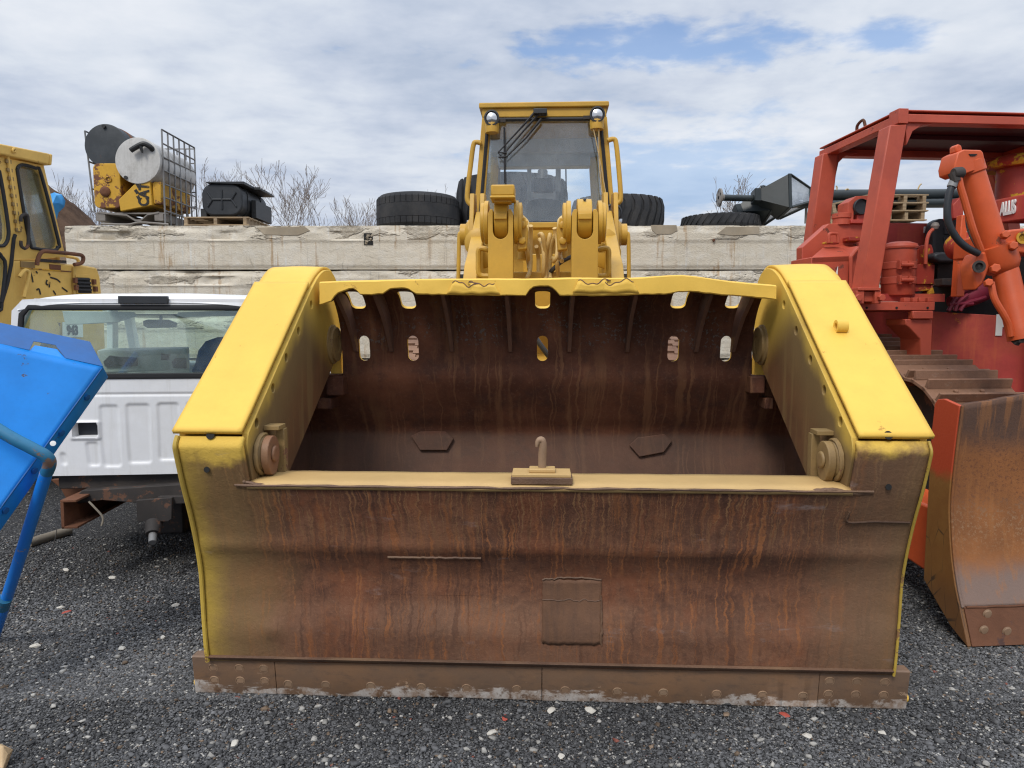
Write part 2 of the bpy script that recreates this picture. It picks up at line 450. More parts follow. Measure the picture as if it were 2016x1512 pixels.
def mk_mould():
    t = NT('mouldboard_rust'); x, y, z = t.xyz()
    big = t.noise(1.6, 7, .66); fine = t.noise(46, 6, .78); mid = t.noise(6, 7, .72)
    c = t.mix(t.step(big, .32, .68), (.064,.024,.015), (.145,.056,.031))
    c = t.mix(t.math('MULTIPLY', t.step(mid, .45, .68), .6), c, (.045,.024,.02))
    c = t.mix(t.math('MULTIPLY', t.step(fine, .5, .74), .55), c, (.17,.085,.055))
    xs = t.math('ADD', x, t.math('MULTIPLY', t.math('SUBTRACT', t.noise(1, 4, .6, t.mapv((6,3,4))), .5), .10))
    for fx, a_, b_, am in ((14, .53, .66, .65), (55, .56, .64, .6)):
        n = t.noise(1, 3, .55, t.comb(t.math('MULTIPLY', xs, fx), 0.3, t.math('MULTIPLY', z, .9)))
        g_ = t.step(t.noise(1, 3, .6, t.comb(t.math('MULTIPLY', x, 2.0), fx, t.math('MULTIPLY', z, 2.0))), .40, .58)
        c = t.mix(t.math('MULTIPLY', t.math('MULTIPLY', t.step(n, a_, b_), g_), am), c, (.185,.088,.045))
    low = t.step(t.math('ADD', z, t.math('MULTIPLY', t.math('SUBTRACT', big, .5), .05)), 1.05, 1.0)
    c = t.mix(t.math('MULTIPLY', low, .5), c, (.13,.088,.068))  # paler below the bend: light on the upturned slope painted in
    # grey paint specks left beside the ribs near the top
    sp = t.math('MULTIPLY', t.step(t.noise(48, 3, .7), .56, .62), t.math('MULTIPLY', t.step(t.noise(3, 3), .45, .6), t.step(z, 1.5, 1.65)))
    c = t.mix(t.math('MULTIPLY', sp, .7), c, (.13,.13,.125))
    nrm = t.bump(fine, .3, .004); nrm = t.bump(t.noise(8, 6), .25, .01, nrm)
    return t.fin(c, .72, nrm, spec=.2)
M['mould'] = mk_mould()

def mk_armside():
    """paint mist fading to rust down the inner cheek of each jaw arm"""
    t = NT('arm_cheek'); x, y, z = t.xyz()
    d = t.math('ADD', t.math('MULTIPLY', t.math('ADD', y, .21), -.6), t.math('MULTIPLY', t.math('SUBTRACT', z, 1.24), .8))
    d = t.math('ADD', d, t.math('MULTIPLY', t.math('SUBTRACT', t.noise(4, 5, .6), .5), .16))
    hi = t.step(t.math('ADD', z, t.math('MULTIPLY', y, .55)), 1.9, 2.25)
    f = t.math('MAXIMUM', t.math('MULTIPLY', t.step(d, -.10, .02), .9), hi)
    rust = t.mix(t.step(t.noise(2.5, 6, .62), .3, .7), (.12,.062,.03), (.185,.085,.036))
    rust = t.mix(t.math('MULTIPLY', t.step(t.noise(1, 3, .6, t.mapv((1,14,1.0))), .5, .68), .6), rust, (.24,.15,.06))
    ol = t.step(d, -.42, -.08)
    c = t.mix(t.math('MULTIPLY', ol, .75), rust, (.20,.135,.055))
    c = t.mix(f, c, (.66,.435,.075))
    return t.fin(c, .55, t.bump(t.noise(70, 4, .7), .2, .004), spec=.35)
M['arm_cheek'] = mk_armside()

def mk_edge():
    t = NT('edge_steel'); x, y, z = t.xyz()
    big = t.noise(3, 6, .65); fine = t.noise(45, 5, .7)
    c = t.mix(t.step(big, .3, .7), (.165,.105,.070), (.225,.125,.068))
    c = t.mix(t.math('MULTIPLY', t.step(t.noise(1, 5, .7, t.mapv((14,14,34))), .5, .72), .5), c, (.095,.068,.052))
    c = t.mix(t.math('MULTIPLY', t.step(fine, .52, .78), .35), c, (.25,.15,.08))
    zz = t.math('ADD', z, t.math('MULTIPLY', t.math('SUBTRACT', t.noise(1, 8, .75, t.mapv((6,6,26))), .5), .15))
    zz = t.math('ADD', zz, t.math('MULTIPLY', t.math('SUBTRACT', t.noise(2.6, 4), .5), .20))
    worn = t.step(zz, .050, .036)
    worn = t.math('MULTIPLY', worn, t.step(t.noise(11, 7, .75), .40, .50))
    c = t.mix(t.math('MULTIPLY', worn, .9), c, t.mix(t.step(t.noise(14, 6, .75), .35, .62), (.36,.25,.18), (.64,.59,.54)))
    dk = t.math('MULTIPLY', t.step(t.noise(5, 7, .75, t.mapv((1,1,1),(3,2,0))), .56, .62), t.step(z, .05, .015))
    c = t.mix(t.math('MULTIPLY', dk, .8), c, (.07,.028,.02))
    sp = t.math('MULTIPLY', t.step(t.noise(6, 8, .75, t.mapv((1,1,1.6),(7,1,4))), .63, .66), t.step(z, .13, .08))
    c = t.mix(t.math('MULTIPLY', sp, .85), c, t.mix(fine, (.42,.20,.08), (.50,.42,.32)))
    nrm = t.bump(fine, .3, .004); nrm = t.bump(big, .2, .01, nrm)
    return t.fin(c, .6, nrm, spec=.45)
M['edge'] = mk_edge()
M['bolt_rust'] = paint('bolt_rust', (.27,.17,.105), .6, .25, dirt=.5, dirtcol=(.28,.20,.13), bump=.3)
M['weld'] = paint('weld', (.12,.065,.04), .6, .35, dirt=.5, dirtcol=(.2,.12,.06), bump=.7)
M['olive_steel'] = paint('olive_steel', (.25,.165,.065), .55, .25, chips=.3, chipcol=(.11,.05,.028), dirt=.5, dirtcol=(.15,.085,.045), bump=.25)

def mk_blade():
    t = NT('dozer_blade_rust'); x, y, z = t.xyz()
    big = t.noise(2.3, 6, .62); fine = t.noise(80, 5, .75)
    c = t.mix(t.step(big, .3, .7), (.205,.085,.035), (.33,.13,.046))
    sp = t.step(t.noise(52, 5, .75), .5, .62)
    c = t.mix(t.math('MULTIPLY', sp, t.step(z, .35, .85)), c, t.mix(t.step(z, .55, .8), (.36,.24,.14), (.17,.07,.035)))
    zz = t.math('ADD', z, t.math('MULTIPLY', t.math('SUBTRACT', big, .5), .25))
    c = t.mix(t.math('MULTIPLY', t.step(zz, .46, .31), .8), c, (.19,.150,.135))
    c = t.mix(t.math('MULTIPLY', t.step(zz, .95, 1.16), .85), c, (.075,.05,.042))
    c = t.mix(t.math('MULTIPLY', t.step(t.noise(1, 4, .6, t.mapv((26,26,1.2))), .52, .66), .4), c, (.33,.14,.05))
    return t.fin(c, .78, t.bump(fine, .5, .005), spec=.2)
M['blade'] = mk_blade()
def mk_bladeend():
    t = NT('dozer_blade_end'); x, y, z = t.xyz()
    zz = t.math('ADD', z, t.math('MULTIPLY', t.math('SUBTRACT', t.noise(6, 5, .65), .5), .16))
    c = t.mix(t.step(t.noise(4, 6, .65), .3, .7), (.21,.088,.022), (.26,.125,.032))
    c = t.mix(t.math('MULTIPLY', t.step(zz, .36, .18), .6), c, (.12,.055,.025))
    c = t.mix(t.step(zz, .84, .93), c, (.44,.062,.022))
    # greasy crack-like pencil marks
    cr = t.step(t.voro(7, t.mapv((1,1.6,.55)), 'Distance', 'DISTANCE_TO_EDGE'), .022, .012)
    cr = t.math('MULTIPLY', cr, t.math('MULTIPLY', t.step(zz, .68, .60), t.step(t.noise(4), .42, .55)))
    c = t.mix(t.math('MULTIPLY', cr, .85), c, (.04,.025,.015))
    return t.fin(c, .6, t.bump(t.noise(60, 4), .25, .004))
M['blade_end'] = mk_bladeend()

ZTOP_WALL = 0.0; HGT_WALL = P(800, 441, 12.0).z - P(800, 530, 12.0).z; ZTOP_WALL = P(800, 441, 12.0).z
def mk_concrete():
    t = NT('concrete'); x, y, z = t.xyz()
    big = t.noise(.9, 6, .65); mid = t.noise(5, 7, .7); fine = t.noise(40, 5, .7)
    c = t.mix(t.step(big, .28, .72), (.55,.49,.39), (.66,.60,.50))
    c = t.mix(t.math('MULTIPLY', t.step(mid, .45, .7), .55), c, (.66,.63,.57))
    c = t.mix(t.math('MULTIPLY', t.step(fine, .55, .8), .35), c, (.30,.26,.21))
    gate = t.step(t.noise(1, 3, .6, t.mapv((1.1,1,.8))), .40, .6)
    s1 = t.step(t.noise(1, 5, .65, t.mapv((9,9,.55))), .55, .66)
    c = t.mix(t.math('MULTIPLY', t.math('MULTIPLY', s1, gate), .9), c, (.40,.275,.16))
    s2 = t.step(t.noise(1, 5, .7, t.mapv((13,13,.7),(5,0,3))), .56, .68)
    c = t.mix(t.math('MULTIPLY', t.math('MULTIPLY', s2, t.step(t.noise(1, 3, .6, t.mapv((.7,1,.9),(9,2,1))), .4, .62)), .8), c, (.64,.63,.60))
    s3 = t.step(t.noise(1, 5, .7, t.mapv((20,20,.6),(2,7,3))), .58, .70)
    c = t.mix(t.math('MULTIPLY', s3, .4), c, (.24,.21,.18))
    hl = t.step(t.noise(1, 4, .6, t.mapv((.8,1,30))), .60, .68)
    c = t.mix(t.math('MULTIPLY', hl, .3), c, (.28,.25,.21))
    # spalled upper flange of every beam: rough darker broken faces
    zr = t.math('FRACT', t.math('DIVIDE', t.math('SUBTRACT', ZTOP_WALL, z), HGT_WALL))
    zone = t.math('MULTIPLY', t.step(zr, .36, .30), t.step(t.noise(1, 5, .6, t.mapv((1.1,1,2.2),(3,0,0))), .50, .56))
    rough = t.noise(14, 7, .75)
    c = t.mix(t.math('MULTIPLY', zone, .55), c, t.mix(t.step(rough, .35, .65), (.30,.26,.20), (.55,.48,.38)))
    crack = t.step(t.voro(1.6, t.mapv((.9,1,1.6)), 'Distance', 'DISTANCE_TO_EDGE'), .012, .004)
    c = t.mix(t.math('MULTIPLY', t.math('MULTIPLY', crack, t.step(t.noise(1.2), .55, .65)), .4), c, (.16,.14,.11))
    nrm = t.bump(mid, .6, .03); nrm = t.bump(fine, .5, .012, nrm); nrm = t.bump(t.math('MULTIPLY', rough, zone), .9, .05, nrm)
    return t.fin(c, .92, nrm, spec=.2)
M['concrete'] = mk_concrete()
M['patch_concrete'] = paint('patch_concrete', (.36,.30,.22), .95, .2, dirt=.5, dirtcol=(.26,.235,.2), bump=.7, spec=.15)

def mk_wood():
    t = NT('pallet_wood')
    g = t.noise(1, 5, .65, t.mapv((3,3,40)), 1.0)
    c = t.mix(t.step(g, .3, .7), (.23,.155,.09), (.40,.30,.19))
    c = t.mix(t.math('MULTIPLY', t.step(t.noise(3, 5), .45, .7), .5), c, (.20,.165,.13))
    return t.fin(c, .85, t.bump(g, .3, .005), spec=.2)
M['wood'] = mk_wood()
def mk_bark():
    t = NT('bark')
    c = t.mix(t.noise(6, 5), (.17,.145,.13), (.27,.235,.21))
    return t.fin(c, .9, None, spec=.1)
M['bark'] = mk_bark()
def mk_soil():
    t = NT('soil'); n = t.noise(3, 8, .72)
    c = t.mix(t.step(n, .35, .65), (.055,.034,.024), (.115,.072,.048))
    return t.fin(c, .95, t.bump(n, .9, .08), spec=.1)
M['soil'] = mk_soil()
M['pale_soil'] = paint('pale_soil', (.22,.16,.115), .95, .2, dirt=.5, dirtcol=(.30,.24,.19), bump=.8, spec=.1)

def mk_ground():
    t = NT('gravel_bed')
    cell = t.voro(85, out='Color'); cx = t.xyz(cell)
    g = t.ramp(cx[0], (0, (.032,.032,.034)), (.5, (.066,.067,.070)), (.84, (.118,.118,.121)), (.93, (.13,.127,.12)), (.975, (.34,.32,.29)), (1, (.48,.46,.42)))
    d = t.voro(85, out='Distance')
    c = t.mix(t.math('MULTIPLY', t.step(d, .35, .75), .8), g, (.010,.010,.011))
    big = t.noise(.55, 5, .6)
    c = t.mix(t.math('MULTIPLY', t.step(big, .35, .7), .35), c, (.035,.035,.037))
    h = t.math('SUBTRACT', 1.0, d)
    nrm = t.bump(h, .9, .012); nrm = t.bump(t.noise(7, 5), .5, .04, nrm)
    return t.fin(c, .9, nrm, spec=.25)
M['ground'] = mk_ground()
def mk_stone():
    t = NT('gravel_stone')
    a = t.n('ShaderNodeAttribute'); a.attribute_name = 'tone'
    n = t.noise(60, 3)
    c = t.mix(t.step(n, .3, .75), a.outputs['Color'], (0,0,0)); c2 = t.mix(.35, a.outputs['Color'], c)
    return t.fin(c2, .85, t.bump(t.noise(120, 3), .3, .003), spec=.3)
M['gravel'] = mk_stone()

# ---------------------------------------------------------------- camera, sky, sun
cam = bpy.data.cameras.new('camera'); co = bpy.data.objects.new('camera', cam); COL.objects.link(co)
co.location = (0, 0, CAMH); co.rotation_euler = (math.pi/2 - PITCH, 0, 0)
cam.sensor_width = 36; cam.lens = 36 * FP / 2016; cam.clip_end = 3000; cam.clip_start = .05
scene.camera = co
SUN_EL, SUN_AZ = R(48), R(204)          # azimuth measured from +Y (into the picture) clockwise
sd = bpy.data.lights.new('sun', 'SUN'); sd.energy = 1.5; sd.angle = R(18); sd.color = (1, .95, .87)
so = bpy.data.objects.new('sun', sd); COL.objects.link(so)
sv = Vector((math.sin(SUN_AZ)*math.cos(SUN_EL), math.cos(SUN_AZ)*math.cos(SUN_EL), math.sin(SUN_EL)))
so.rotation_euler = sv.to_track_quat('Z', 'Y').to_euler(); so.location = sv * 40
wd = bpy.data.worlds.new('World'); scene.world = wd; wd.use_nodes = True
wt = wd.node_tree; wt.nodes.clear()
class WT(NT):
    def __init__(s, tree):
        s.t = tree
        s.co = s.n('ShaderNodeTexCoord').outputs['Generated']
w = WT(wt)
wo = w.n('ShaderNodeOutputWorld'); bg = w.n('ShaderNodeBackground'); bg.inputs[1].default_value = .1
w.link(bg.outputs[0], wo.inputs[0])
sky = w.n('ShaderNodeTexSky', sky_type='NISHITA'); sky.sun_disc = False
sky.sun_elevation = SUN_EL; sky.sun_rotation = SUN_AZ; sky.air_density = 1.1; sky.dust_density = .6; sky.ozone_density = 2.2
x, y, z = w.xyz()
zc = w.math('MAXIMUM', w.math('ADD', z, .10), .05)
qx = w.math('DIVIDE', x, zc); qy = w.math('DIVIDE', y, zc)
plane = w.comb(qx, qy, .0)                       # cloud deck seen in perspective
n1 = w.noise(1.05, 6, .52, w.mapv((1,1.15,1), (2.4,.9,0), plane), .15)
n2 = w.noise(3.4, 6, .55, w.mapv((1,1.1,1), (7,3,2), plane), .2)
n3 = w.noise(9.0, 5, .55, w.mapv((1,1.1,1), (3,8,1), plane), .1)
def gap(cx, cy, rx, ry, rag):
    a = w.math('DIVIDE', w.math('SUBTRACT', qx, cx), rx); b = w.math('DIVIDE', w.math('SUBTRACT', qy, cy), ry)
    r = w.math('SQRT', w.math('ADD', w.math('MULTIPLY', a, a), w.math('MULTIPLY', b, b)))
    r = w.math('ADD', r, w.math('MULTIPLY', w.math('SUBTRACT', n2, .5), rag))
    r = w.math('ADD', r, w.math('MULTIPLY', w.math('SUBTRACT', n3, .5), rag*.45))
    return w.step(r, 1.25, .35)
g1 = gap(.36, 2.09, .52, .16, 3.4); g2 = gap(1.0, 1.98, .18, .08, 2.6); g3 = gap(.80, 3.35, .8, .7, 2.6)
cover = w.math('SUBTRACT', 1.0, w.math('MULTIPLY', w.math('MAXIMUM', g1, g2), .80), clamp=True)
cover = w.math('SUBTRACT', cover, w.math('MULTIPLY', g3, .6), clamp=True)
shade = w.math('ADD', w.math('ADD', w.math('MULTIPLY', n1, .62), w.math('MULTIPLY', n2, .32)), w.math('MULTIPLY', n3, .12))
cc = w.ramp(shade, (.40, (3.3,3.85,4.85)), (.49, (4.2,4.65,5.5)), (.56, (4.9,5.3,5.95)), (.68, (5.8,6.05,6.5)))
# overcast luminance rises from the horizon to the zenith
over = w.math('ADD', 1.0, w.math('MULTIPLY', w.step(z, .42, .95), 1.3))
cc = w.mix(1.0, cc, w.comb(over, over, over), 'MULTIPLY')
skyc = w.mix(w.step(z, .42, .14), w.mix(1.0, sky.outputs[0], (.95,1.0,1.12), 'MULTIPLY'), (2.7, 4.0, 5.9))
fin = w.mix(cover, skyc, cc)
w.put(bg.inputs[0], fin)
scene.view_settings.view_transform = 'Standard'; scene.view_settings.look = 'None'
scene.view_settings.exposure = .5; scene.view_settings.gamma = 1.0
scene.cycles.max_bounces = 8; scene.cycles.transparent_max_bounces = 16
scene.cycles.use_denoising = True; scene.cycles.denoiser = 'OPENIMAGEDENOISE'; scene.cycles.denoising_prefilter = 'NONE'; scene.cycles.denoising_input_passes = 'RGB_ALBEDO_NORMAL'; scene.cycles.pixel_filter_type = 'BLACKMAN_HARRIS'; scene.cycles.filter_width = 1.2
# ================================================================ big wheel loader in the middle
_L, _R = G(387, 1365), G(1783, 1398)
LF = Frame((_L + _R) / 2, math.degrees(math.atan2(_R.y - _L.y, _R.x - _L.x)))
loader = thing('wheel_loader', 'large yellow wheel loader facing the camera with a wide rusty clamshell bucket on the gravel',
               'wheel loader', LF.o, math.degrees(LF.th), world=False)
LY, LX = LF.y, LF.x

def nz(p, s=1.0, k=0.0):
    return noise.noise(Vector((p[0]*s + k, p[1]*s + k*.7, p[2]*s - k)))

# ---- mouldboard (rear half of the bucket)
UP = [(.735,1.888),(.80,1.885),(.90,1.858),(.985,1.785),(1.045,1.69),(1.075,1.58),(1.088,1.48),(1.095,1.38)]
LO = [(1.095,1.40),(1.15,1.27),(1.235,1.14),(1.30,1.02),(1.275,.85),(1.2,.6),(1.05,.35),(.8,.17),(.45,.09),(.10,.08)]
def shell(prof, t):
    n = len(prof); outp = []
    for i, p in enumerate(prof):
        a = Vector(prof[max(i-1,0)]); b = Vector(prof[min(i+1,n-1)]); d = (b-a).normalized()
        outp.append((p[0] + d.y*-t, p[1] + d.x*t))
    return prof + outp[::-1]
def smooth2(prof, n=6):
    return [(p.x, p.y) for p in bez([(a, b, 0) for a, b in prof], n)]
mb = MB(); ALL = smooth2(UP + LO[1:]); LOS = [p for p in ALL if p[1] <= 1.385 and p[0] >= 0]; LOS = LOS[:]; UPS = smooth2(UP)
mb.prism(shell(ALL, .02), 'x', -1.2, 1.2)
bucket = obj('bucket', mb, None, loader, mats=[M['mould'], M['yellow_fresh']], bevel=0)
holes = MB()
SL2 = [717, 813, 1068, 1326, 1430]; SLX = [LY(px, 685, 1.07).x for px in SL2]
for sx in SLX:
    c = rrect(sx-.032, sx+.032, LY(1068, 711, 1.07).z, LY(1068, 661, 1.07).z, .031)
    holes.prism(c, 'y', .98, 1.2)
for sx in SLX:                          # upper row, through the sloping spill guard
    c = [Vector((sx+a, 0, b)) for a, b in rrect(-.042, .042, -.085, .085, .03)]
    o = Vector((0, .915, 1.855)); ez = Vector((0, .58, -.81)).normalized(); n_ = Vector((0, .81, .58)).normalized()
    base = [Vector((p.x, o.y + ez.y*-p.z, o.z + ez.z*-p.z)) for p in c]
    holes.slab([p - n_*.12 for p in base], n_*.24)
cut(bucket, holes)
for p in bucket.data.polygons:
    c, nn = p.center, p.normal
    # outer skin and slot edges carry the yellow paint, the hollow inner face is bare rust
    inner = (nn.y < -.2 or (nn.z < -.25 and c.z > 1.5)) and not (nn.z > .05 and c.z > 1.7)
    p.material_index = 0 if inner and abs(c.x) < 1.19 else 1
for sx in (-1, 1):
    mb = MB(); mb.prism(shell(LOS, .03), 'x', sx*1.2, sx*1.5)                      # end walls, and shoulder plates where the shell widens
    mb.prism([(.1,.1)] + [(p[0], p[1]) for p in LOS[::-1]], 'x', sx*1.5, sx*1.475)
    a, b = sorted((sx*1.203, sx*1.497)); mb.bx(a, b, 1.03, 1.14, 1.385, 1.41)
    obj('bowl_end', mb, M['mould'], bucket)
for q in ((642, 676, 741, 779), (624, 652, 784, 806), (1478, 1506, 741, 775), (1506, 1522, 784, 806)):
    p0, p1 = LY(q[0], q[2], 1.02), LY(q[1], q[3], 1.02); b = MB().bx(p0.x, p1.x, 1.02, 1.22, p1.z, p0.z)
    obj('stop_block', b, M['mould'], bucket, bevel=.012)

for sx in (-1, 1):
    e = MB(); p0, p1 = LY(650 if sx < 0 else 1486, 690, 1.12), LY(673 if sx < 0 else 1508, 741, 1.12); e.bx(p0.x, p1.x, 1.12, 1.17, p1.z, p0.z+.12); obj('hinge_ear', e, M['yellow_fresh'], bucket, bevel=.006)
# lip: thick bent front bar of the spill guard
def lip_z(x, hi):
    t = (x + 1.2) / 2.4
    if hi:
        z = 1.936 + .012*math.sin(t*3.1) - .030*max(0, t-.80)/.20 + .018*math.exp(-((t-.80)/.10)**2) - .006*max(0, .12-t)/.12
        return z + .004*nz((x*3, 0, 0))
    z = 1.858 - .05*max(0, .075-t)/.075 + .006*math.sin(t*9)
    for sx, wd_, am in ((SLX[0], .075, .036), (SLX[1], .08, .030), (SLX[2], .085, .050), (SLX[3], .08, .010)):
        z += am * max(0, 1 - (abs(x-sx)/wd_)**4)
    if t > .86: z -= .03*(t-.86)/.14
    return z + .005*nz((x*9, 2, 0)) + .004*nz((x*31, 1, 0))
mb = MB(); NL = 120
def lipf(u, v):
    x = -1.205 + 2.41*u; zt, zb = lip_z(x, 1), lip_z(x, 0)
    k = v*5
    ring = [(.84, min(zt-.02, 1.905)), (.705, zt), (.690, zt-.008), (.690, zb+.006), (.698, zb), (.760, zb+.012)]
    i = min(int(k), 4); f = k - i
    y = ring[i][0]*(1-f) + ring[i+1][0]*f; z = ring[i][1]*(1-f) + ring[i+1][1]*f
    q = nz((x*5, y*30, z*12), 1, 2)*.006 + nz((x*22, y*8, z*22), 1, 5)*.0025
    return (x, y + q, z + q*.5)
mb.grid(lipf, NL, 10)
for sx in (0, 1):
    mb.v += [lipf(sx, v/10) for v in range(11)]; n0 = len(mb.v)-11; mb.f.append(tuple(range(n0, n0+11)))
lip = obj('lip', mb, None, bucket, mats=[M['yellow_fresh'], M['mould']], pick=lambda c, n: 1 if c.y > .705 and c.z < lip_z(c.x, 0) + .02 else 0, smooth=28)
# torn welded strips on the lip
for pxa, pxb, pa, pb in ((880, 985, 560, 579), (1127, 1258, 556, 576)):
    a, b = LY(pxa, pb, .69), LY(pxb, pb, .69); zt = LY(pxa, pa, .69).z
    s = MB()
    def stf(u, v, a=a, b=b, zt=zt):
        x = a.x + (b.x-a.x)*u + (v*(.03 if u < .5 else -.03))
        return (x, .684 - .004*math.sin(u*9)*v, a.z + .003*math.sin(u*17) + (zt-a.z)*v*(1+.22*math.sin(u*13+pxa)*v + .1*math.sin(u*37)*v))
    s.grid(stf, 16, 3)
    obj('patch_plate', s, M['yellow_fresh'], bucket, solid=(.006, 0))
    wl = [Vector(stf(t, 1.0)) + Vector((0, -.002, .002)) for t in np.linspace(0, 1, 40)]
    obj('torn_edge', MB().tube(wl, .0028, 5), M['rib_rust'], bucket)
# ribs under the spill guard
for px in (662, 738, 872, 997, 1128, 1252, 1400, 1484):
    gx = LY(px, 590, .75).x
    pro = [(p[0]+.004, p[1]-.004) for p in UPS if .74 < p[0] and p[1] > 1.53]
    g = MB(); lean = .06 if abs(gx) > .9 else .02
    pts = [(.738, 1.86)] + pro + [(1.055, 1.545), (.99, 1.64), (.90, 1.74), (.80, 1.815)]
    g.prism(pts, 'x', gx-.011, gx+.011)
    g.v = [(v[0] + (lean if gx < 0 else -lean)*(v[1]-.74)*1.0, v[1], v[2]) for v in g.v]
    obj('rib', g, M['rib_rust'], bucket, bevel=.003)

# ---- jaw (front half): face sheet, beam, two hollow arms
FPROF = [(-.040,.180),(-.050,.24),(-.060,.36),(-.066,.48),(-.072,.60),(-.092,.705),(-.118,.80),(-.150,.90),(-.200,1.03),(-.243,1.165),(-.250,1.205),(-.228,1.240)]
FS = smooth2(FPROF, 5)
zs = [p[1] for p in FS]
def face_y(z):
    for (y0, z0), (y1, z1) in zip(FS, FS[1:]):
        if z0 <= z <= z1: return y0 + (y1-y0)*(z-z0)/(z1-z0+1e-9)
    return FS[-1][0]
XS = sorted(set([round(v, 4) for v in np.linspace(-1.53, 1.53, 103)] + [-1.245, 1.245]))
mb = MB(); nx = len(XS)
def zrow(z):
    return z
def dent(x, z):
    d = .007*nz((x, 0, z), 2.2, 3) + .003*nz((x, 0, z), 7, 5)
    d += .013*math.exp(-((z-.735)/.035)**2)*(.7 + .7*nz((x, 0, 0), 2.2, 6)) - .030*math.exp(-((z-.56)/.13)**2)*max(0, 1-(x/1.45)**4)
    d += .016*math.exp(-((x+1.21)/.05)**2 - ((z-.35)/.04)**2)            # dented boss low on the left
    d -= .012*math.exp(-((x-1.05)/.10)**2 - ((z-.42)/.08)**2)
    d += .010*math.exp(-((z-.33)/.06)**2)*(.5+.5*nz((x,0,0), 1.7, 1)) - .008*math.exp(-((z-.46)/.05)**2)*(.5+.5*nz((x,0,0), 2, 8))
    e = 1 - math.exp(-((abs(x)-1.53)/.03)**2)
    return d*e
rows = [p[1] for p in FS]
for j, z in enumerate(rows):
    for i, x in enumerate(XS):
        mb.v.append((x, face_y(z) - dent(x, z), z))
ztop = min(rows, key=lambda q: abs(q-1.018)); jt = rows.index(ztop)
for j in range(len(rows)-1):
    for i in range(nx-1):
        xm = (XS[i]+XS[i+1])/2
        if j >= jt and abs(xm) < 1.245: continue
        a = j*nx+i; mb.f.append((a, a+1, a+nx+1, a+nx))
jaw = obj('jaw', mb, M['jaw_rust'], loader, solid=(.03, 0), smooth=45)
jaw.modifiers['solid'].offset = -1 if jaw.data.polygons[0].normal.y < 0 else 1
# beam: flat painted top and a back plate
mb = MB(); yb = face_y(ztop)
def beamtop(u, v):
    x = -1.25 + 2.5*u; y = yb - .004 + (.235)*v
    return (x, y, ztop + .004 + .002*nz((x, y, 0), 8) - (.012 if v < .01 else 0))
mb.grid(beamtop, 80, 6)
obj('beam_top', mb, M['tan_paint'], jaw, solid=(.02, 0), smooth=50)
mb = MB().prism([(yb+.205, ztop-.012), (yb+.235, ztop-.012), (.09, .30), (.06, .30)], 'x', -1.245, 1.245)
mb.prism([(.06,.3),(.09,.3),(.02,.12),(-.02,.15)], 'x', -1.5, 1.5)
obj('beam_back', mb, M['mould'], jaw)
bead = [(x, yb - .004 + .004*nz((x*6,0,0)), ztop - .002 + .005*nz((x*9,1,0))) for x in np.linspace(-1.3, 1.33, 60)]
obj('weld_bead', MB().tube(bead, [.006 + .003*nz((p[0]*14, 0, 3)) for p in bead], 6), M['weld'], jaw)
OUT = [(-.030,.175),(-.030,.23),(-.035,.48),(-.042,.60),(-.085,.80),(-.118,.90),(-.168,1.03),(-.211,1.165),(-.219,1.205),(-.205,1.248),(.65,1.888)]
CAP = smooth2([(.65,1.888),(.78,1.967),(.90,2.008),(1.02,2.008),(1.12,1.955),(1.175,1.86),(1.185,1.74)], 5)
LOWB = [(1.13,1.57),(1.0,1.455),(.23,.97),(.10,.75),(.06,.5),(.03,.175)]
cheek = OUT + CAP[1:] + LOWB
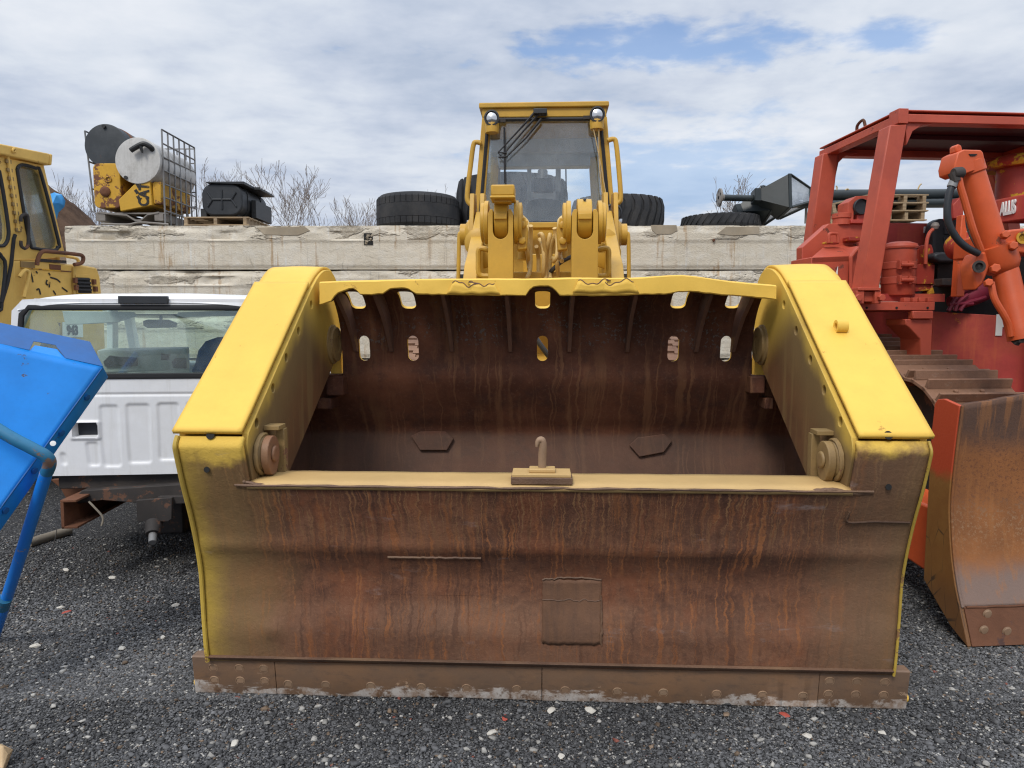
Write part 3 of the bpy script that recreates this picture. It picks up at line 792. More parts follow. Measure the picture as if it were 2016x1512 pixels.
for sx in (-1, 1):
    arm = MB(); a, b = sorted((sx*1.235, sx*1.262)); arm.prism(cheek, 'x', a, b)
    ck = obj('arm_cheek', arm, M['arm_cheek'], jaw)
    h = MB()
    HL = [(613,600),(588,652),(564,704),(538,764),(506,833)] if sx < 0 else [(1543,600),(1567,651),(1595,708),(1622,768),(1654,830)]
    for q in HL:
        c = LX(*q, sx*1.235); h.cyl((sx*1.15, c.y, c.z), (sx*1.3, c.y, c.z), .021, n=18)
    cut(ck, h)
    for p in ck.data.polygons: p.material_index = 0
    bv = ck.modifiers.new('bevel', 'BEVEL'); bv.width = .003; bv.segments = 1; bv.limit_method = 'ANGLE'; bv.angle_limit = R(50)
    arm = MB(); a, b = sorted((sx*1.502, sx*1.53)); arm.prism(cheek, 'x', a, b)
    ab = MB().slab([(sx*1.264,.24,.99),(sx*1.264,1.0,1.47),(sx*1.500,1.0,1.47),(sx*1.500,.24,.99)], .012); obj('arm_bottom', ab, M['arm_cheek'], jaw)
    obj('arm_side', arm, M['yellow_fresh'], jaw, bevel=.004)
    # bolted cover plate on the slope and the rolled cap above it
    d = Vector((0, .86, .64)).normalized(); n_ = Vector((0, -.6, .8)).normalized()
    cv = MB(); x0, x1 = sorted((sx*1.248, sx*1.538))
    def cvf(u, v):
        p = Vector((0, -.232, 1.243)) + d*(1.112*v); x = x0 + (x1-x0)*u
        q = .0025*nz((x, p.y, p.z), 3.5, 6) + .0012*nz((x, p.y, p.z), 11, 2)
        return (x, p.y + n_.y*(.010+q), p.z + n_.z*(.010+q))
    cv.grid(cvf, 14, 40)
    cp = obj('cover_plate', cv, M['yellow_fresh'], jaw, solid=(.018, 1), smooth=50)
    if sum(p.normal.z for p in cp.data.polygons) < 0: cp.modifiers['solid'].offset = -1
    # notch bored through the lower end of the cover
    nb = LX(415 if sx < 0 else 1748, 857, 0) if 0 else LY(415 if sx < 0 else 1748, 857, -.235)
    obj('drain_hole', MB().lathe([(.0005,0),(.017,0),(.0175,.004)], Vector((nb.x, -.236, nb.z)), (0,-.92,.38), 18), M['dark_void'], jaw)
    hb = LY(416 if sx < 0 else 1743, 921 if sx < 0 else 956, -.19)
    obj('drain_hole', MB().lathe([(.0005,0),(.012,0),(.0125,.003)], Vector((hb.x, face_y(hb.z)-.004-dent(hb.x, hb.z), hb.z)), (0,-1,.1), 14), M['dark_void'], jaw)
    cap = MB(); P2 = [(p[0], p[1]) for p in CAP]
    def cpf(u, v):
        k = v*(len(P2)-1); i = min(int(k), len(P2)-2); f = k-i
        x = sx*1.250 + (sx*1.53 - sx*1.250)*u
        y = P2[i][0]*(1-f)+P2[i+1][0]*f; z = P2[i][1]*(1-f)+P2[i+1][1]*f
        return (x, y, z + .004 + .006*nz((x, y, z), 6, 4))
    cap.grid(cpf, 8, len(P2)-1)
    cq = obj('arm_cap', cap, M['yellow_fresh'], jaw, solid=(.016, 1), smooth=60)
    if sum(p.normal.z for p in cq.data.polygons) < 0: cq.modifiers['solid'].offset = -1
    # the heavy edge bead down the outer side of the face
    eb = [(sx*1.522, face_y(z)-.008, z) for z in rows]
    obj('edge_bead', MB().tube(eb, .010 if sx < 0 else .006, 8), M['yellow_dull'], jaw)
    # hinge boss between arm and mouldboard
    hb = MB().lathe([(.115,0),(.115,.010),(.10,.018),(.10,.030),(.085,.034),(.05,.034),(.05,.028),(.001,.028)], (sx*1.236, 1.008, 1.588), (-sx,0,0), 32)
    obj('hinge_boss', hb, M['olive_steel'], jaw)
    # pin keeper: stepped round lug, square loop of flat bar
    c = LX(514 if sx < 0 else 1646, 893 if sx < 0 else 905, sx*1.235)
    pk = MB()
    pk.lathe([(.080,0),(.080,.012),(.074,.02),(.070,.024)], c + Vector((0, .005, .0)), (-sx,0,0), 28)
    k = obj('pin_keeper', pk, M['olive_steel'], jaw, bevel=.003)
    pw = MB(); ring = [(c.y + .083*math.cos(a), c.z + .083*math.sin(a)) for a in np.linspace(.3, 5.2, 30)]
    pw.tube([(sx*1.226, y, z) for y, z in ring], [.010 + .006*abs(nz((i*.9, sx, 0))) for i in range(30)], 7)
    obj('weld_bead', pw, M['olive_steel'], jaw)
    pp = MB().prism([(c.y + .072*math.cos(a), c.z + .080*math.sin(a) - (.012 if math.sin(a) < -.8 else 0)) for a in np.linspace(0, 2*math.pi, 24, endpoint=False)], 'x', sx*1.210, sx*1.178)
    pp.lathe([(.036,0),(.036,.008),(.03,.013),(.001,.013)], (sx*1.178, c.y, c.z), (-sx,0,0), 20)
    obj('pin', pp, M['pin_rust'] if sx < 0 else M['olive_steel'], jaw, bevel=.006)
    lp = MB()
    lp.bx(min(sx*1.235, sx*1.165), max(sx*1.235, sx*1.165), c.y+.03, c.y+.115, c.z+.098, c.z+.118)
    lp.bx(min(sx*1.195, sx*1.160), max(sx*1.195, sx*1.160), c.y+.078, c.y+.122, c.z-.10, c.z+.098)
    obj('keeper_bar', lp, M['olive_steel'], jaw, bevel=.004)
# ring lug and weld scars on the covers
c = LX(1648, 649, 0) if 0 else None
def on_cover(px, py):
    d = LF.d(px, py); o = Vector((0, -.232, 1.253)); n_ = Vector((0, -.6, .8))
    t = n_.dot(o - LF.c) / n_.dot(d); return LF.c + d*t
c = on_cover(1652, 655) + Vector((0, -.02, .03))
rg = MB().lathe([(.030,0),(.030,.05),(.016,.05),(.016,0),(.030,0)], c - Vector((.025,0,0)), (1,0,0), 24, cap=False)
obj('ring_lug', rg, M['yellow_fresh'], jaw, bevel=.002)
for q, s_ in (((516, 655), .022), ((1664, 697), .012)):
    c = on_cover(*q); wv = [c + Vector((s_*math.cos(a)*(1+.3*math.sin(3*a)), s_*.45*math.sin(a), s_*.33*math.sin(a)+.008)) for a in np.linspace(0, 5.5, 14)]
    obj('weld_scar', MB().tube(wv, .005, 5), M['yellow_fresh'], jaw)
# welded repair plates on the face
def face_plate(pxa, pxb, pya, pyb, mat, ragged, thick=.010):
    a = LY(pxa, pya, -.08); b = LY(pxb, pyb, -.07); g = MB()
    def f(u, v):
        x = a.x + (b.x-a.x)*u; z = b.z + (a.z-b.z)*v
        if ragged:
            x += .008*nz((u*4, v*6, 1), 2, 1)*(1 if u > .5 else -1); z += .010*nz((u*6, v, 0), 2, 4)
        return (x, face_y(z) - dent(x, z) - thick, z)
    g.grid(f, 24, 16)
    o = obj('repair_plate', g, mat, jaw, solid=(.004, 0) if ragged else None)
    return a, b, f
a, b, f = face_plate(764, 948, 1096, 1178, M['jaw_rust'], False, .0015)
obj('weld_bead', MB().tube([Vector(f(u, 1.0)) + Vector((0, -.003, .004*nz((u*30,0,0)))) for u in np.linspace(0, 1, 30)], .0055, 6), M['weld'], jaw)
a, b, f = face_plate(1068, 1184, 1146, 1272, M['plate_grey'], True, .003)
obj('weld_bead', MB().tube([Vector(f(1, u)) + Vector((0, -.002, 0)) for u in np.linspace(0, .75, 22)], [.004+.005*abs(nz((i*.9, 3, 0))) for i in range(22)], 6), M['weld'], jaw)
obj('weld_bead', MB().tube([Vector(f(u, 1.0)) + Vector((0, -.002, .012*math.sin(u*3.1))) for u in np.linspace(0, 1, 20)], .0045, 6), M['weld'], jaw)
obj('weld_bead', MB().tube([Vector(f(u, .68)) + Vector((0, -.002, .003*math.sin(u*20))) for u in np.linspace(0, 1.0, 20)], .003, 6), M['weld'], jaw)
for sx, pts in ((-1, [(478,948),(492,951),(508,955),(540,959)]), (1, [(1600,968),(1640,964),(1680,972),(1716,972)])):
    q = [LY(p[0], p[1], -.205) for p in pts]
    q = bez([(p.x, face_y(p.z)+.001, p.z) for p in q], 6)
    obj('weld_bead', MB().tube(q, [.007+.006*abs(nz((i*.8, 0, 0))) for i in range(len(q))], 6), M['weld'], jaw)
q = [LY(px, py, -.15) for px, py in ((1668,1005),(1668,1027),(1720,1026),(1790,1028))]
obj('weld_bead', MB().tube(bez([(p.x, face_y(p.z)-.008, p.z) for p in q], 5), .005, 6), M['weld'], jaw)
# hexagonal plates on the mouldboard's lower slope
def on_bowl(px, py):
    d = LF.d(px, py); best = None
    for (y0, z0), (y1, z1) in zip(LOS, LOS[1:]):
        nrm = Vector((0, -(z0-z1), (y0-y1))); o = Vector((0, y0, z0))
        den = nrm.dot(d)
        if abs(den) < 1e-9: continue
        t = nrm.dot(o - LF.c)/den; p = LF.c + d*t
        if min(z0, z1)-1e-4 <= p.z <= max(z0, z1)+1e-4 and min(y0, y1)-.01 <= p.y <= max(y0, y1)+.01 and best is None: best = p
    return best
for poly in (((810,858),(829,849),(877,849),(894,863),(881,886),(828,886)), ((1238,876),(1254,861),(1307,854),(1322,868),(1306,890),(1258,899))):
    pts = [on_bowl(*q) for q in poly]
    pts = [p + Vector((0, -.006, .0)) for p in pts if p]
    hp_ = obj('hex_plate', MB().slab(pts, Vector((0, -.018, .002))), M['mould'], bucket, bevel=.008)
# lifting hook on its two stacked plates
hx0, hx1 = LY(1006, 950, -.18).x, LY(1127, 950, -.18).x
hk = MB().bx(hx0, hx1, yb+.004, yb+.155, ztop+.012, ztop+.040)
hk2 = MB().bx(hx0+.004, hx1-.006, yb+.012, yb+.148, ztop+.040, ztop+.052)
hb = obj('hook_base', hk, M['weld'], jaw, bevel=.004)
obj('hook_top_plate', hk2, M['tan_paint'], jaw, bevel=.003)
hm = (hx0+hx1)/2 + .002
k2 = MB().bx(hm-.055, hm+.055, yb+.045, yb+.120, ztop+.052, ztop+.068); obj('hook_foot', k2, M['tan_paint'], jaw, bevel=.006)
hz = ztop + .06
hp = bez([(hm, yb+.09, hz), (hm, yb+.085, hz+.05), (hm+.002, yb+.08, hz+.10), (hm-.004, yb+.078, hz+.125), (hm-.018, yb+.072, hz+.122), (hm-.024, yb+.068, hz+.098)], 5)
obj('hook', MB().tube(hp, [.0175]*16 + list(np.linspace(.0165, .005, len(hp)-16)), 12), M['bolt_rust'], jaw)

# ---- bolted cutting edge, four segments
SEG = [(387, 546), (547.5, 1066), (1067.5, 1607), (1608.5, 1783)]
EB = [[421,472,520], [566,640,729,829,918,1017], [1113,1216,1307,1412,1503,1583], [1633,1687,1742]]
for i, (pa, pb) in enumerate(SEG):
    xa, xb = LY(pa, 1385, 0).x, LY(pb, 1385, 0).x
    wear = .008 if i in (1, 2) else 0
    ztp = .192 if i in (0, 3) else .180
    e = MB(); nxx = max(6, int((xb-xa)/.03))
    prof = [(0.0, .004), (-.006, .012), (-.026, ztp-.006), (-.02, ztp), (.03, ztp), (.06, .004)]
    pr = len(prof)
    for j in range(nxx+1):
        x = xa + (xb-xa)*j/nxx
        for y, z in prof:
            s_ = wear*nz((x*3, 0, i), 1, 2) if z < .1 else 0
            e.v.append((x, y, max(.002, z + s_)))
    for j in range(nxx):
        for k in range(pr):
            a = j*pr+k; b = j*pr+(k+1) % pr; e.f.append((a, b, b+pr, a+pr))
    e.f += [tuple(range(pr)), tuple(nxx*pr+k for k in range(pr))]
    ed = obj('cutting_edge', e, M['edge'], loader, bevel=.002)
    def efy(z): return -.006 - .020*(z-.012)/(ztp-.018)
    for px in EB[i]:
        for z in ((.072, .135) if i in (0, 3) else (.060,)):
            x = LY(px, 1345, -.02).x
            n_ = Vector((0, -1, -.25)).normalized()
            o = Vector((x, efy(z), z))
            bt = MB().lathe([(.0225,-.002),(.0215,.0020),(.0190,.0022),(.0182,-.0006),(.0166,-.0006),(.0160,.0012),(.001,.0014)], o, n_, 24)
            obj('bolt', bt, M['bolt_rust'], ed)
sh = MB().prism([(-.030,.180),(-.046,.186),(-.060,.204),(-.045,.21)], 'x', -1.52, 1.52)
obj('edge_seam', sh, M['weld'], jaw, bevel=.004)
for sx, px in ((-1, 385), (1, 1786)):
    obj('edge_stub', MB().lathe([(.02,0),(.02,.02),(.001,.03)], (sx*1.59, .01, .055), (sx,0,0), 14), M['yellow_fresh'], jaw)

# ---- machine behind the bucket: lift arms, levers, frame, cab
def BX(mb, x0, x1, y0, y1, yl, dy, fr=LF):
    a = fr.y(x0, y0, yl); b = fr.y(x1, y1, yl)
    return mb.bx(min(a.x,b.x), max(a.x,b.x), yl, yl+dy, min(a.z,b.z), max(a.z,b.z))
def PL(*q, yl, fr=LF):
    return [fr.y(px, py, yl) for px, py in q]
yel = M['yellow_machine']
# levers with forked heads, pin bosses and side discs
for sx, (x0, x1) in ((-1, (961, 1010)), (1, (1125, 1178))):
    yl = 2.15
    a, b = LY(x0, 548, yl), LY(x1, 430, yl); xm = (a.x+b.x)/2; hw = (b.x-a.x)/2
    zt = LY(x0, 412, yl).z; zn = LY(x0, 468, yl).z; iw = hw*.62
    o_ = [(-hw, 1.2), (hw, 1.2), (hw, zt-.03), (hw-.015, zt), (iw, zt), (iw, zn+.05)]
    arc = [(iw*math.cos(t), zn+.05 - .06*math.sin(t)) for t in np.linspace(.15, math.pi-.15, 9)]
    o_ += arc + [(-iw, zn+.05), (-iw, zt), (-hw+.015, zt), (-hw, zt-.03)]
    g = MB().prism([(xm+p, q) for p, q in o_], 'y', yl, yl+.16)
    lv = obj('tilt_lever', g, yel, loader, bevel=.006)
    bz = LY(x0, 425, yl+.1).z
    g = MB()
    g.lathe([(.15,-iw+.006),(.15,iw-.006)], (xm, yl+.16, bz-.02), (1,0,0), 32)
    g.bx(xm-iw+.01, xm+iw-.01, yl-.005, yl+.2, bz-.04, bz+.005)
    bo = obj('pin_boss', g, yel, lv, bevel=.008)
    g = MB().lathe([(.011,0),(.012,.006),(.006,.006)], (xm, yl+.07, bz+.108), (0,-.6,.8), 12); obj('grease_hole', g, M['dark_void'], lv)
    for s2 in (-1, 1):
        g = MB(); xo = xm + s2*(hw+.004)
        g.lathe([(.16,0),(.16,.03),(.145,.034),(.145,.055),(.13,.06),(.001,.06)], (xo, yl+.17, bz-.04), (s2,0,0), 32)
        obj('side_disc', g, yel, lv, bevel=.003)
    # flanged hinge bracket with bolt heads on the inner side
    xi = xm - sx*(hw+.062)
    g = MB().prism([(xi-.036, bz-.25),(xi+.036, bz-.24),(xi+.045, bz-.10),(xi+.025, bz-.01),(xi-.025, bz-.01),(xi-.045, bz-.10)], 'y', yl+.12, yl+.26)
    br = obj('hinge_bracket', g, yel, loader, bevel=.01)
    for dz in (-.065, -.18):
        obj('bolt', MB().lathe([(.03,0),(.03,.025),(.02,.03),(.001,.03)], (xi, yl+.12, bz+dz), (0,-1,0), 6), yel, br, bevel=.003)
# box-shaped sensor head on the left lever
g = MB(); BX(g, 966, 1013, 363, 385, 2.05, .20); BX(g, 964, 1014, 384, 390, 2.04, .22)
bxo = obj('lamp_box', g, yel, loader, bevel=.02)
g = MB(); BX(g, 972, 1006, 389, 398, 2.1, .12); obj('lamp_stem', g, yel, bxo, bevel=.005)
# lift arms, one each side
for sx in (-1, 1):
    g = MB()
    prof = [(1.35,.70),(1.55,1.0),(2.6,2.18),(2.8,2.28),(3.6,2.75),(3.9,2.75),(3.95,2.5),(3.7,2.35),(2.9,1.85),(1.75,.65),(1.5,.55)]
    x0 = LY(917 if sx < 0 else 1199, 520, 2.7).x; x1 = LY(943 if sx < 0 else 1224, 520, 2.7).x
    g.prism(prof, 'x', x0, x1)
    la = obj('lift_arm', g, yel, loader, bevel=.012)
    c = LY(932 if sx < 0 else 1208, 462, 3.7)
    g = MB().lathe([(.11,0),(.11,.02),(.14,.03),(.14,.16),(.10,.19),(.10,.24),(.001,.24)], (c.x - sx*.12, 3.7, c.z), (sx,0,0), 28)
    obj('arm_pin', g, yel, la, bevel=.005)
    # tower of the front frame that carries the arm
    g = MB(); xx0 = LY(919 if sx < 0 else 1181, 500, 3.6).x; xx1 = LY(960 if sx < 0 else 1222, 500, 3.6).x
    g.prism([(3.3,1.0),(3.45,2.35),(3.62,2.92),(3.85,2.95),(4.05,2.4),(4.2,1.0)], 'x', xx0+.03, xx0+.07)
    g.prism([(3.3,1.0),(3.45,2.35),(3.62,2.92),(3.85,2.95),(4.05,2.4),(4.2,1.0)], 'x', xx1-.07, xx1-.03)
    g.bx(xx0+.07, xx1-.07, 3.7, 3.9, 1.2, 2.5)
    obj('arm_tower', g, yel, loader, bevel=.008)
    g = MB()
    for q in ((945, 480), (951, 500)) if sx < 0 else ((1186, 480), (1192, 500)):
        cc_ = LY(q[0], q[1], 3.2); g.lathe([(.10,0),(.13,.02),(.13,.07),(.09,.09),(.001,.09)], (cc_.x, 3.2, cc_.z), (0,-1,0), 20)
    obj('pivot_cover', g, yel, la, bevel=.004)
hq_ = [LY(1052, 662, 1.35), LY(1066, 682, 1.34), LY(1084, 706, 1.36)]
obj('hydraulic_hose', MB().tube([hq_[0] + (hq_[0]-hq_[1])*4] + hq_ + [hq_[2] + (hq_[2]-hq_[1])*3], .017, 10), M['black_plastic'], loader)
# front frame block, pipes and hoses between the levers
g = MB(); BX(g, 1010, 1128, 535, 552, 2.6, .5); BX(g, 1030, 1100, 500, 552, 3.0, .35)
BX(g, 985, 1160, 438, 448, 4.35, .2); BX(g, 1040, 1095, 500, 520, 3.9, .3)
g.bx(-.75, .75, 3.2, 4.4, .55, 1.75); g.bx(-.55, .55, 1.45, 3.2, .6, 1.45)
obj('front_frame', g, yel, loader, bevel=.012)
HZ = [((1022,425),(1034,436),(1037,455),(1041,500)), ((1122,425),(1106,432),(1103,450),(1100,500)), ((1062,470),(1070,490),(1070,535),(1070,550)),
      ((1062,462),(1068,466),(1074,500),(1074,550)), ((1083,462),(1078,490),(1076,520),(1074,550)), ((1093,464),(1085,490),(1082,530),(1083,550)),
      ((1045,445),(1044,480),(1044,530),(1038,548)), ((1092,448),(1098,480),(1096,505),(1090,515)), ((1128,503),(1105,516),(1085,535),(1076,548)),
      ((1088,508),(1095,515),(1098,535),(1098,552)), ((1031,470),(1039,500),(1040,515),(1042,530)), ((1118,440),(1108,470),(1103,500),(1106,515)),
      ((1056,486),(1060,505),(1060,550),(1060,556))]
for i, q in enumerate(HZ):
    yl = 2.62 - .05*(i % 4)
    pts = bez(PL(*q, yl=yl), 6)
    pts = [p + Vector((0, .05*math.sin(j*.3+i), 0)) for j, p in enumerate(pts)]
    obj('hose', MB().tube(pts, .028 if i < 2 else .017, 10), M['hose'] if i != 8 else M['chassis'], loader)
for s2, px in ((-1, 1033), (1, 1104)):
    g = MB(); BX(g, px-6, px+6, 434, 458, 2.6, .12); obj('pipe_flange', g, yel, loader, bevel=.006)
    c0 = LY(px, 455, 2.66); c1 = LY(px+s2*2, 512, 2.66)
    obj('steel_pipe', MB().cyl(c0, c1, .05, n=16), yel, loader)
# U-shaped grab loops on the lift arms
for q in (((962,492),(944,490),(942,510),(944,540),(962,544)), ((1178,492),(1196,490),(1198,510),(1196,540),(1178,544))):
    obj('grab_loop', MB().tube(bez(PL(*q, yl=2.5), 6), .022, 10), yel, loader)
# side grab rails by the steps
for q, st in ((((917,458),(908,459),(904,466),(903,520),(902,552)), (902, 917, 540, 547)), (((1224,457),(1233,459),(1237,466),(1238,520),(1238,550)), (1222, 1240, 539, 546))):
    obj('grab_rail', MB().tube(bez(PL(*q, yl=4.7), 5), .022, 10), yel, loader)
    g = MB(); BX(g, st[0], st[1], st[2], st[3], 4.7, .3); g.bx(*sorted((g.v[0][0], g.v[1][0])), 4.72, 4.98, 1.2, 1.22)
    obj('step', g, M['black_metal'], loader)
# front wheels seen through the slots, rear wheels behind
def wheel(x, y, r, w_):
    g = MB(); n = 72
    prof = [(r*.52,-w_*.46),(r*.80,-w_*.5),(r*.95,-w_*.44),(r*.985,-w_*.30),(r*.985,w_*.30),(r*.95,w_*.44),(r*.80,w_*.5),(r*.52,w_*.46)]
    g.lathe(prof, (x, y, r), (1,0,0), n, cap=False)
    for k in range(44):
        a = 2*math.pi*k/44
        for s_, off in ((-1, 0), (1, .045)):
            ca, sa = math.cos(a+off), math.sin(a+off)
            rot = Matrix(((1,0,0),(0,ca,-sa),(0,sa,ca)))
            g.box((x + s_*w_*.21, y + ca*r*.985, r + sa*r*.985), (w_*.46, r*.05, r*.085), rot)
    o = obj('tyre', g, M['tyre_dusty'], loader, bevel=.0)
    obj('rim', MB().lathe([(.02,-w_*.30),(r*.30,-w_*.30),(r*.34,-w_*.2),(r*.50,-w_*.40),(r*.53,-w_*.46),(r*.53,w_*.46),(r*.02,w_*.4)], (x, y, r), (1,0,0), 36), yel, o)
for sx in (-1, 1):
    wheel(sx*1.13, 3.55, .81, .66); wheel(sx*1.13, 6.95, .81, .66)
    g = MB(); g.bx(min(sx*.78, sx*1.46), max(sx*.78, sx*1.46), 6.1, 7.9, 1.72, 1.78); obj('fender', g, yel, loader, bevel=.01)
g = MB().bx(-.75, .75, 4.5, 8.6, .6, 1.9); obj('rear_frame', g, yel, loader, bevel=.03)
g = MB().bx(-.72, .72, 6.5, 8.75, 1.9, 2.45); obj('engine_hood', g, yel, loader, bevel=.05)

# ---- cab
CY0, CY1 = 4.65, 6.25
cab = obj('cab', MB().slab(PL((949,213),(1194,210),(1194,229),(949,231), yl=CY0), Vector((0,.06,0))), yel, loader, bevel=.012)
def backed(q, dy):
    return [p + Vector((0, dy, 0)) for p in q]
rf = MB(); a, b = LY(947, 212, CY0), LY(1195, 209, CY0)
rf.bx(a.x-.02, b.x+.02, CY0-.03, CY1+.12, a.z-.012, a.z+.045)
obj('roof', rf, yel, cab, bevel=.02)
roofz = a.z
posts = {'l': ((949,231),(967,231),(951,440),(931,440)), 'r': ((1175,229),(1195,229),(1212,440),(1192,440))}
for k, q in posts.items():
    obj('cab_post', MB().slab(PL(*q, yl=CY0), Vector((0,.09,0))), yel, cab, bevel=.012)
sill = LY(1068, 438, CY0).z
xl, xr = LY(931, 440, CY0).x, LY(1211, 440, CY0).x; xlt, xrt = LY(949, 213, CY0).x, LY(1194, 213, CY0).x
g = MB().bx(xl, xr, CY0, CY0+.08, sill-.9, sill-.05); g.bx(xl, xl+.05, CY0+.08, CY1, sill-.9, sill-.25); g.bx(xr-.05, xr, CY0+.08, CY1, sill-.9, sill-.25); g.bx(xl, xr, CY1-.05, CY1, sill-.9, sill-.02)
g.bx(xl+.05, xr-.05, CY0+.1, CY1-.06, sill-.9, sill-.84)
obj('cab_tub', g, yel, cab, bevel=.012)
g = MB().slab(PL((962,238),(1181,236),(1198,437),(946,437), yl=CY0+.03), Vector((0,.008,0)))
gl = obj('windscreen', g, M['cab_glass'], cab)
sq = PL((961,236),(1182,234),(1200,439),(944,439), yl=CY0-.006)
for i in range(4):
    a, b = sq[i], sq[(i+1) % 4]
    obj('window_seal', MB().tube([a, b], .020, 6), M['black_ink'], gl)
for sx, xt, xb_ in ((-1, xlt, xl), (1, xrt, xr)):       # side glazing and rear posts
    inn = -sx
    for y0 in (CY1-.10,):
        obj('cab_post', MB().slab([(xb_, y0, sill-.3), (xb_+inn*.10, y0, sill-.3), (xt+inn*.10, y0, roofz), (xt, y0, roofz)], Vector((0,.10,0))), yel, cab, bevel=.01)
    obj('side_window', MB().slab([(xb_+inn*.03, CY0+.09, sill-.25), (xb_+inn*.03, CY1-.10, sill-.25), (xt+inn*.03, CY1-.10, roofz), (xt+inn*.03, CY0+.09, roofz)], .006), M['cab_glass'], cab)
# rear wall: header with air duct, two mullions, three openings
g = MB()
rq = lambda *q: PL(*q, yl=CY1-.03)
for q in (((966,236),(1178,236),(1178,300),(966,300)), ((966,300),(985,300),(985,440),(966,440)), ((1038,300),(1046,300),(1046,440),(1038,440)),
          ((1094,300),(1104,300),(1104,440),(1094,440)), ((1165,300),(1178,300),(1178,440),(1165,440)), ((966,378),(1178,378),(1178,440),(966,440))):
    if q[0] == (966,378): q = ((1038,378),(1104,378),(1104,440),(1038,440))
    g.slab(rq(*q), Vector((0,.03,0)))
obj('rear_wall', g, M['interior'], cab)
g = MB().slab(PL((978,300),(1162,300),(1162,326),(982,328), yl=CY1-.25), Vector((0,.2,0))); g.slab(PL((962,234),(1182,234),(1176,300),(968,300), yl=CY1-.35), Vector((0,.3,0)))
obj('air_duct', g, M['interior'], cab, bevel=.02)
st = MB(); sc_ = PL((1032,437),(1034,408),(1042,394),(1062,390),(1086,391),(1104,396),(1114,412),(1116,437), yl=CY0+.75)
st.slab(sc_, Vector((0,.14,0))); so_ = obj('driver_seat', st, M['seat'], cab, bevel=.04, seg=3)
st = MB().slab(PL((1030,440),(1116,440),(1116,470),(1030,470), yl=CY0+.3), Vector((0,.6,0))); obj('seat_cushion', st, M['seat'], so_, bevel=.04)
st = MB().slab(PL((1052,350),(1088,350),(1090,378),(1050,378), yl=CY0+.86), Vector((0,.1,0))); obj('head_rest', st, M['seat'], so_, bevel=.03, seg=3)
wc = LY(1075, 446, CY0+.35); ringp = [(wc.x + .2*math.cos(t), wc.y + .09*math.sin(t), wc.z + .18*math.sin(t)-.1) for t in np.linspace(0, 2*math.pi, 25)]
obj('steering_wheel', MB().tube(ringp, .014, 8), M['black_plastic'], cab)
for px in (1030, 1122): obj('control_lever', MB().tube([LY(px, 445, CY0+.45), LY(px-4, 408, CY0+.42)], .012, 6).lathe([(.001,-.025),(.022,-.01),(.022,.015),(.001,.03)], LY(px-4, 406, CY0+.42), (0,0,1), 10), M['black_plastic'], cab)
# exhaust stack and air cleaner on the hood, seen through the glass
p0 = LY(1068, 360, 7.0)
g = MB().lathe([(.15,0),(.16,.05),(.16,.42),(.19,.44),(.19,.60),(.12,.66),(.001,.66)], (p0.x, 7.0, 2.45), (0,0,1), 24); obj('air_cleaner', g, M['black_metal'], loader)
g = MB().tube([(p0.x, 7.5, 2.4), (p0.x, 7.5, 3.75), (p0.x, 7.6, 3.95)], .075, 14); obj('exhaust_stack', g, M['black_metal'], loader)
# head lamps on brackets
for px, py in ((968, 232), (1176, 225)):
    c = LY(px, py, CY0-.14)
    g = MB().lathe([(.045,.12),(.075,.07),(.080,.01),(.080,-.012),(.066,-.014),(.064,.004),(.001,.012)], c, (0,1,0), 28)
    lm = obj('headlight', g, M['black_plastic'], cab)
    obj('lens', MB().lathe([(.064,0),(.05,-.010),(.001,-.018)], c + Vector((0,.001,0)), (0,1,0), 24), M['chrome'], lm)
    g = MB().lathe([(.001,-.10),(.07,-.10),(.075,-.03),(.07,.0),(.001,0)], c + Vector((0,.06,-.04)), (0,0,1), 16); obj('lamp_bracket', g, yel, lm, bevel=.004)
    s_ = -1 if px < 1000 else 1
    g = MB().bx(min(c.x, c.x-s_*.14), max(c.x, c.x-s_*.14), c.y+.09, c.y+.11, c.z-.02, c.z+.015); obj('bracket_arm', g, M['chassis'], lm)
# wipers
g = MB()
for q in (((1057,217),(1020,258),(981,300)), ((1068,216),(1032,256),(996,299)), ((1066,234),(1035,272),(997,309))):
    g.tube(PL(*q, yl=CY0-.07), [.016, .010, .007], 6)
g.tube(PL((980,300),(998,301), yl=CY0-.07), .008, 6); g.tube(PL((981,310),(998,308), yl=CY0-.07), .009, 6); g.tube(PL((981,301),(990,312), yl=CY0-.07), .006, 6)
wp = obj('wiper', g, M['black_ink'], cab)
g = MB(); BX(g, 1050, 1077, 213, 223, CY0-.11, .1); obj('wiper_motor', g, M['black_plastic'], wp, bevel=.012)
obj('wiper_blade', MB().tube(PL((993,251),(993.5,300),(994,361), yl=CY0-.06), .012, 6), M['black_ink'], wp)
obj('rear_wiper', MB().tube(PL((1114,329),(1115,388), yl=CY1), .01, 6).tube(PL((1108,380),(1116,370),(1114,365), yl=CY1), .006, 6), M['black_ink'], cab)
# hand rails on both sides of the cab
for q in (((947,282),(938,280),(932,286),(926,330),(920,380),(922,398),(934,406)), ((1196,277),(1208,274),(1213,283),(1218,330),(1222,385),(1219,398),(1207,404))):
    obj('hand_rail', MB().tube(bez(PL(*q, yl=CY0-.03), 6), .026, 12), yel, cab)
c = LY(1207, 419, CY0-.08)
g = MB().lathe([(.075,.05),(.095,.03),(.095,-.02),(.08,-.03),(.075,-.012),(.03,-.012),(.028,-.02),(.001,-.02)], c, (0,1,0), 28); obj('horn', g, M['black_plastic'], cab)
g = MB(); BX(g, 1211, 1225, 431, 437, CY0, .2); obj('chrome_step', g, M['chrome'], cab, bevel=.004)
g = MB(); BX(g, 919, 931, 434, 439, CY0, .2); obj('chrome_step', g, M['chrome'], cab, bevel=.004)
g = MB(); BX(g, 927, 944, 442, 463, CY0-.5, .12); obj('valve_cover', g, yel, loader, bevel=.01)
